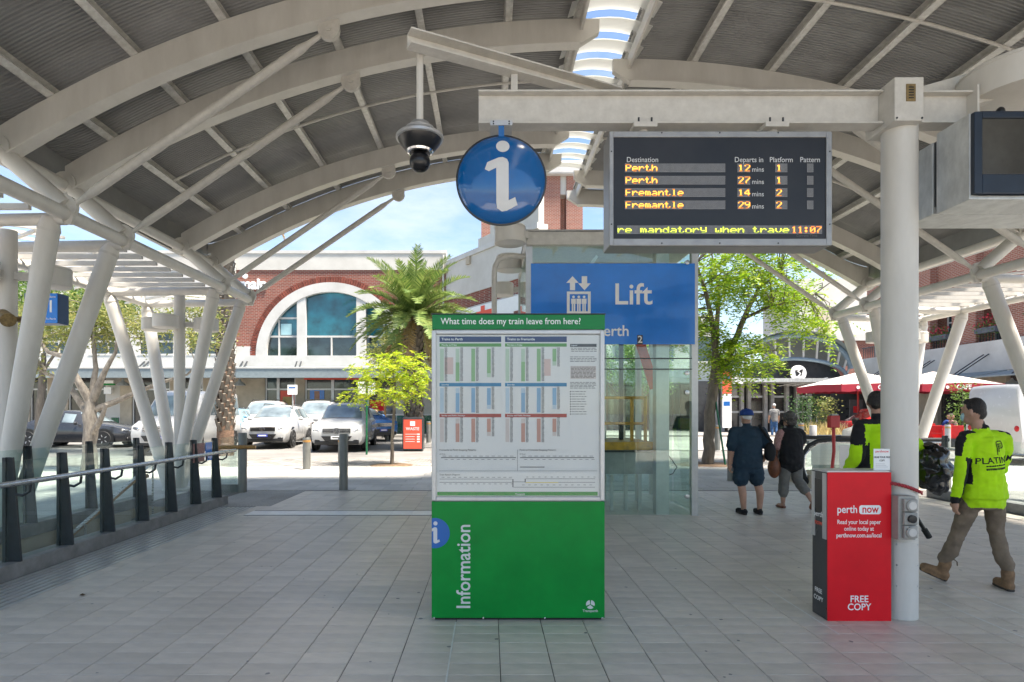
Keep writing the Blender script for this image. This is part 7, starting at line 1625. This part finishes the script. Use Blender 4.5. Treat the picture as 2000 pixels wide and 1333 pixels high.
hbg = thing('handbag', 'brown leather handbag hanging at the left of the curly haired person', 'bag', (loc4[0]-.27, gd4+.02, .5)); ho = Vector(hbg.location)
b_ = MB().ball((0, 0, .19), (.105, .09, .19), 24, 18); b_.v = [(v[0]*(1-.35*max(0, v[2]-.2)/.2), v[1], max(.0, v[2])) for v in b_.v]; b_.build('pouch', 'bag_brown', hbg)
for sx in (-.04, .04): MB().tube([(sx, 0, .34), (sx*.6+.02, 0, .47), (.07, .01, .53), (sx*.5+.05, .02, .45), (sx+.01, .03, .34)], .011, 6).build('handle', 'bag_brown', hbg)

# ---- people farther off
def simple(name, label, loc, rz, top, legs, hair, h=1.7, seated=False, sleeve='skin', lean=0., hs='short', vox=.02):
    k = h/1.72; z = lambda v: v*k
    if not seated:
        P = [(top, 'chain', [(0, 0, z(.84), .18, .13), (0, 0, z(1.05), .175, .125), (0, 0, z(1.28), .19, .125), (0, 0, z(1.40), .13, .09)], 'flat'), (top, 'chain', [(-.16, 0, z(1.36), .07, .065), (.16, 0, z(1.36), .07, .065)]), (legs, 'chain', [(0, 0, z(.92), .165, .125), (0, 0, z(.82), .165, .125)]),
             limb(legs, [(-.09, 0, z(.86)), (-.10, .04, z(.48)), (-.09, .0, z(.10))], [.095, .075, .058]), limb(legs, [(.09, 0, z(.86)), (.09, .0, z(.48)), (.08, -.1, z(.10))], [.095, .075, .058]),
             limb(top, [(-.19, 0, z(1.35)), (-.235, 0, z(1.15))], [.068, .062]), limb(top, [(.19, 0, z(1.35)), (.235, 0, z(1.15))], [.068, .062]), limb(sleeve, [(-.235, 0, z(1.16)), (-.25, .05, z(.86))], [.045, .034]), limb(sleeve, [(.235, 0, z(1.16)), (.25, .05, z(.86))], [.045, .034]), limb('skin', [(0, 0, z(1.4)), (0, .01, z(1.52))], [.052, .052])]
        P += boot('black_cloth', (-.09, 0, .1), 0, low=True)+boot('black_cloth', (.08, -.1, .1), 0, low=True)+hand('skin', (-.25, .05, z(.86)), (0, .1, -1), 1, .5, 1.1)+hand('skin', (.25, .05, z(.86)), (0, .1, -1), -1, .5, 1.1)+head((0, .02, z(1.60)), R(10), 'skin', hair, 1.0, hs)
    else:
        L = lean; P = [(top, 'chain', [(0, -.1, .46, .18, .14), (0, -.1+L*.3, .68, .18, .135), (0, -.08+L*.75, .92, .19, .125), (0, -.06+L, 1.03, .13, .09)], 'flat'), (top, 'chain', [(-.16, -.07+L*.9, .98, .07, .065), (.16, -.07+L*.9, .98, .07, .065)]),
             limb(legs, [(-.1, -.08, .5), (-.13, .35, .50)], [.09, .072]), limb(legs, [(.1, -.08, .5), (.13, .35, .50)], [.09, .072]), limb(legs, [(-.13, .35, .5), (-.13, .33, .1)], [.068, .05]), limb(legs, [(.13, .35, .5), (.13, .33, .1)], [.068, .05]),
             limb(top, [(-.19, -.05+L*.9, .97), (-.23, .05+L*.8, .76)], [.066, .056]), limb(top, [(.19, -.05+L*.9, .97), (.23, .05+L*.8, .76)], [.066, .056]), limb(sleeve, [(-.23, .05+L*.8, .76), (-.12, .30+L*.5, .72)], [.046, .034]), limb(sleeve, [(.23, .05+L*.8, .76), (.12, .30+L*.5, .72)], [.046, .034]), limb('skin', [(0, -.05+L, 1.03), (0, .0+L*1.15, 1.12)], [.052, .05])]
        P += boot('black_cloth', (-.13, .33, .1), 0, low=True)+boot('black_cloth', (.13, .33, .1), 0, low=True)+hand('skin', (-.12, .3+L*.5, .72), (.2, 1, -.1), 1, .6, 1.1)+hand('skin', (.12, .3+L*.5, .72), (-.2, 1, -.1), -1, .6, 1.1)+head((0, .03+L*1.2, 1.20), 0, 'skin', hair, 1.0, hs)
    return person(name, label, loc, rz, P, vox, None, .008)
simple('person', 'person in grey tee and blue jeans walking toward the market doors', at(1512, 30.4), 0, 'tee_grey', 'denim', 'hair_white', 1.72, hs='thin')
simple('person', 'person in a pale shirt bending forward on a bench behind the escalator', (*at(1655, 14.6)[:2], gz(14.6)+.10), R(-70), 'white_cloth', 'black_cloth', 'hair_dark', seated=True, sleeve='white_cloth', lean=.22, vox=.014)
be = thing('bench', 'plain concrete block bench under the bending person', 'bench', at(1655, 14.6)); MB().box(-.6, .35, -.5, .5, 0, .46).build('seat_block', 'concrete', be, bevel=.02, smooth=0)
simple('person', 'waiter in a dark waistcoat among the cafe planters', at(1608, 27.3), R(150), 'tee_grey', 'black_cloth', 'hair_white', 1.7, sleeve='white_cloth')
simple('person', 'person in a bright blue shirt seated at the cafe table', (*at(1846, 24.2)[:2], gz(24.2)+.0), R(-120), 'blue_cap', 'denim', 'hair_grey', seated=True, lean=.15)
simple('person', 'person in a pale pink top seated at the cafe table', (*at(1860, 23.9)[:2], gz(23.9)+.0), R(100), 'pink_cloth', 'denim', 'hair_dark', seated=True, lean=.1)
simple('person', 'person in white top and denim shorts seated by the blue hatchback', (*at(737, 30.6)[:2], gz(30.6)+.1), R(160), 'white_cloth', 'denim', 'hair_dark', seated=True, lean=.05)
for px, d, rz, lb in ((737, 30.6, 160, 'low stool under the person by the blue hatchback'),):
    st = thing('stool', lb, 'stool', (at(px, d)[0], d, gz(d)+.1)); MB().box(-.2, .2, -.25, .15, .38, .45).build('seat', 'dark_steel', st, smooth=0)
    for x in (-.17, .17):
        for y in (-.2, .1): MB().cyl((x, y, 0), (x, y, .38), .02, n=6).build('leg', 'dark_steel', st)
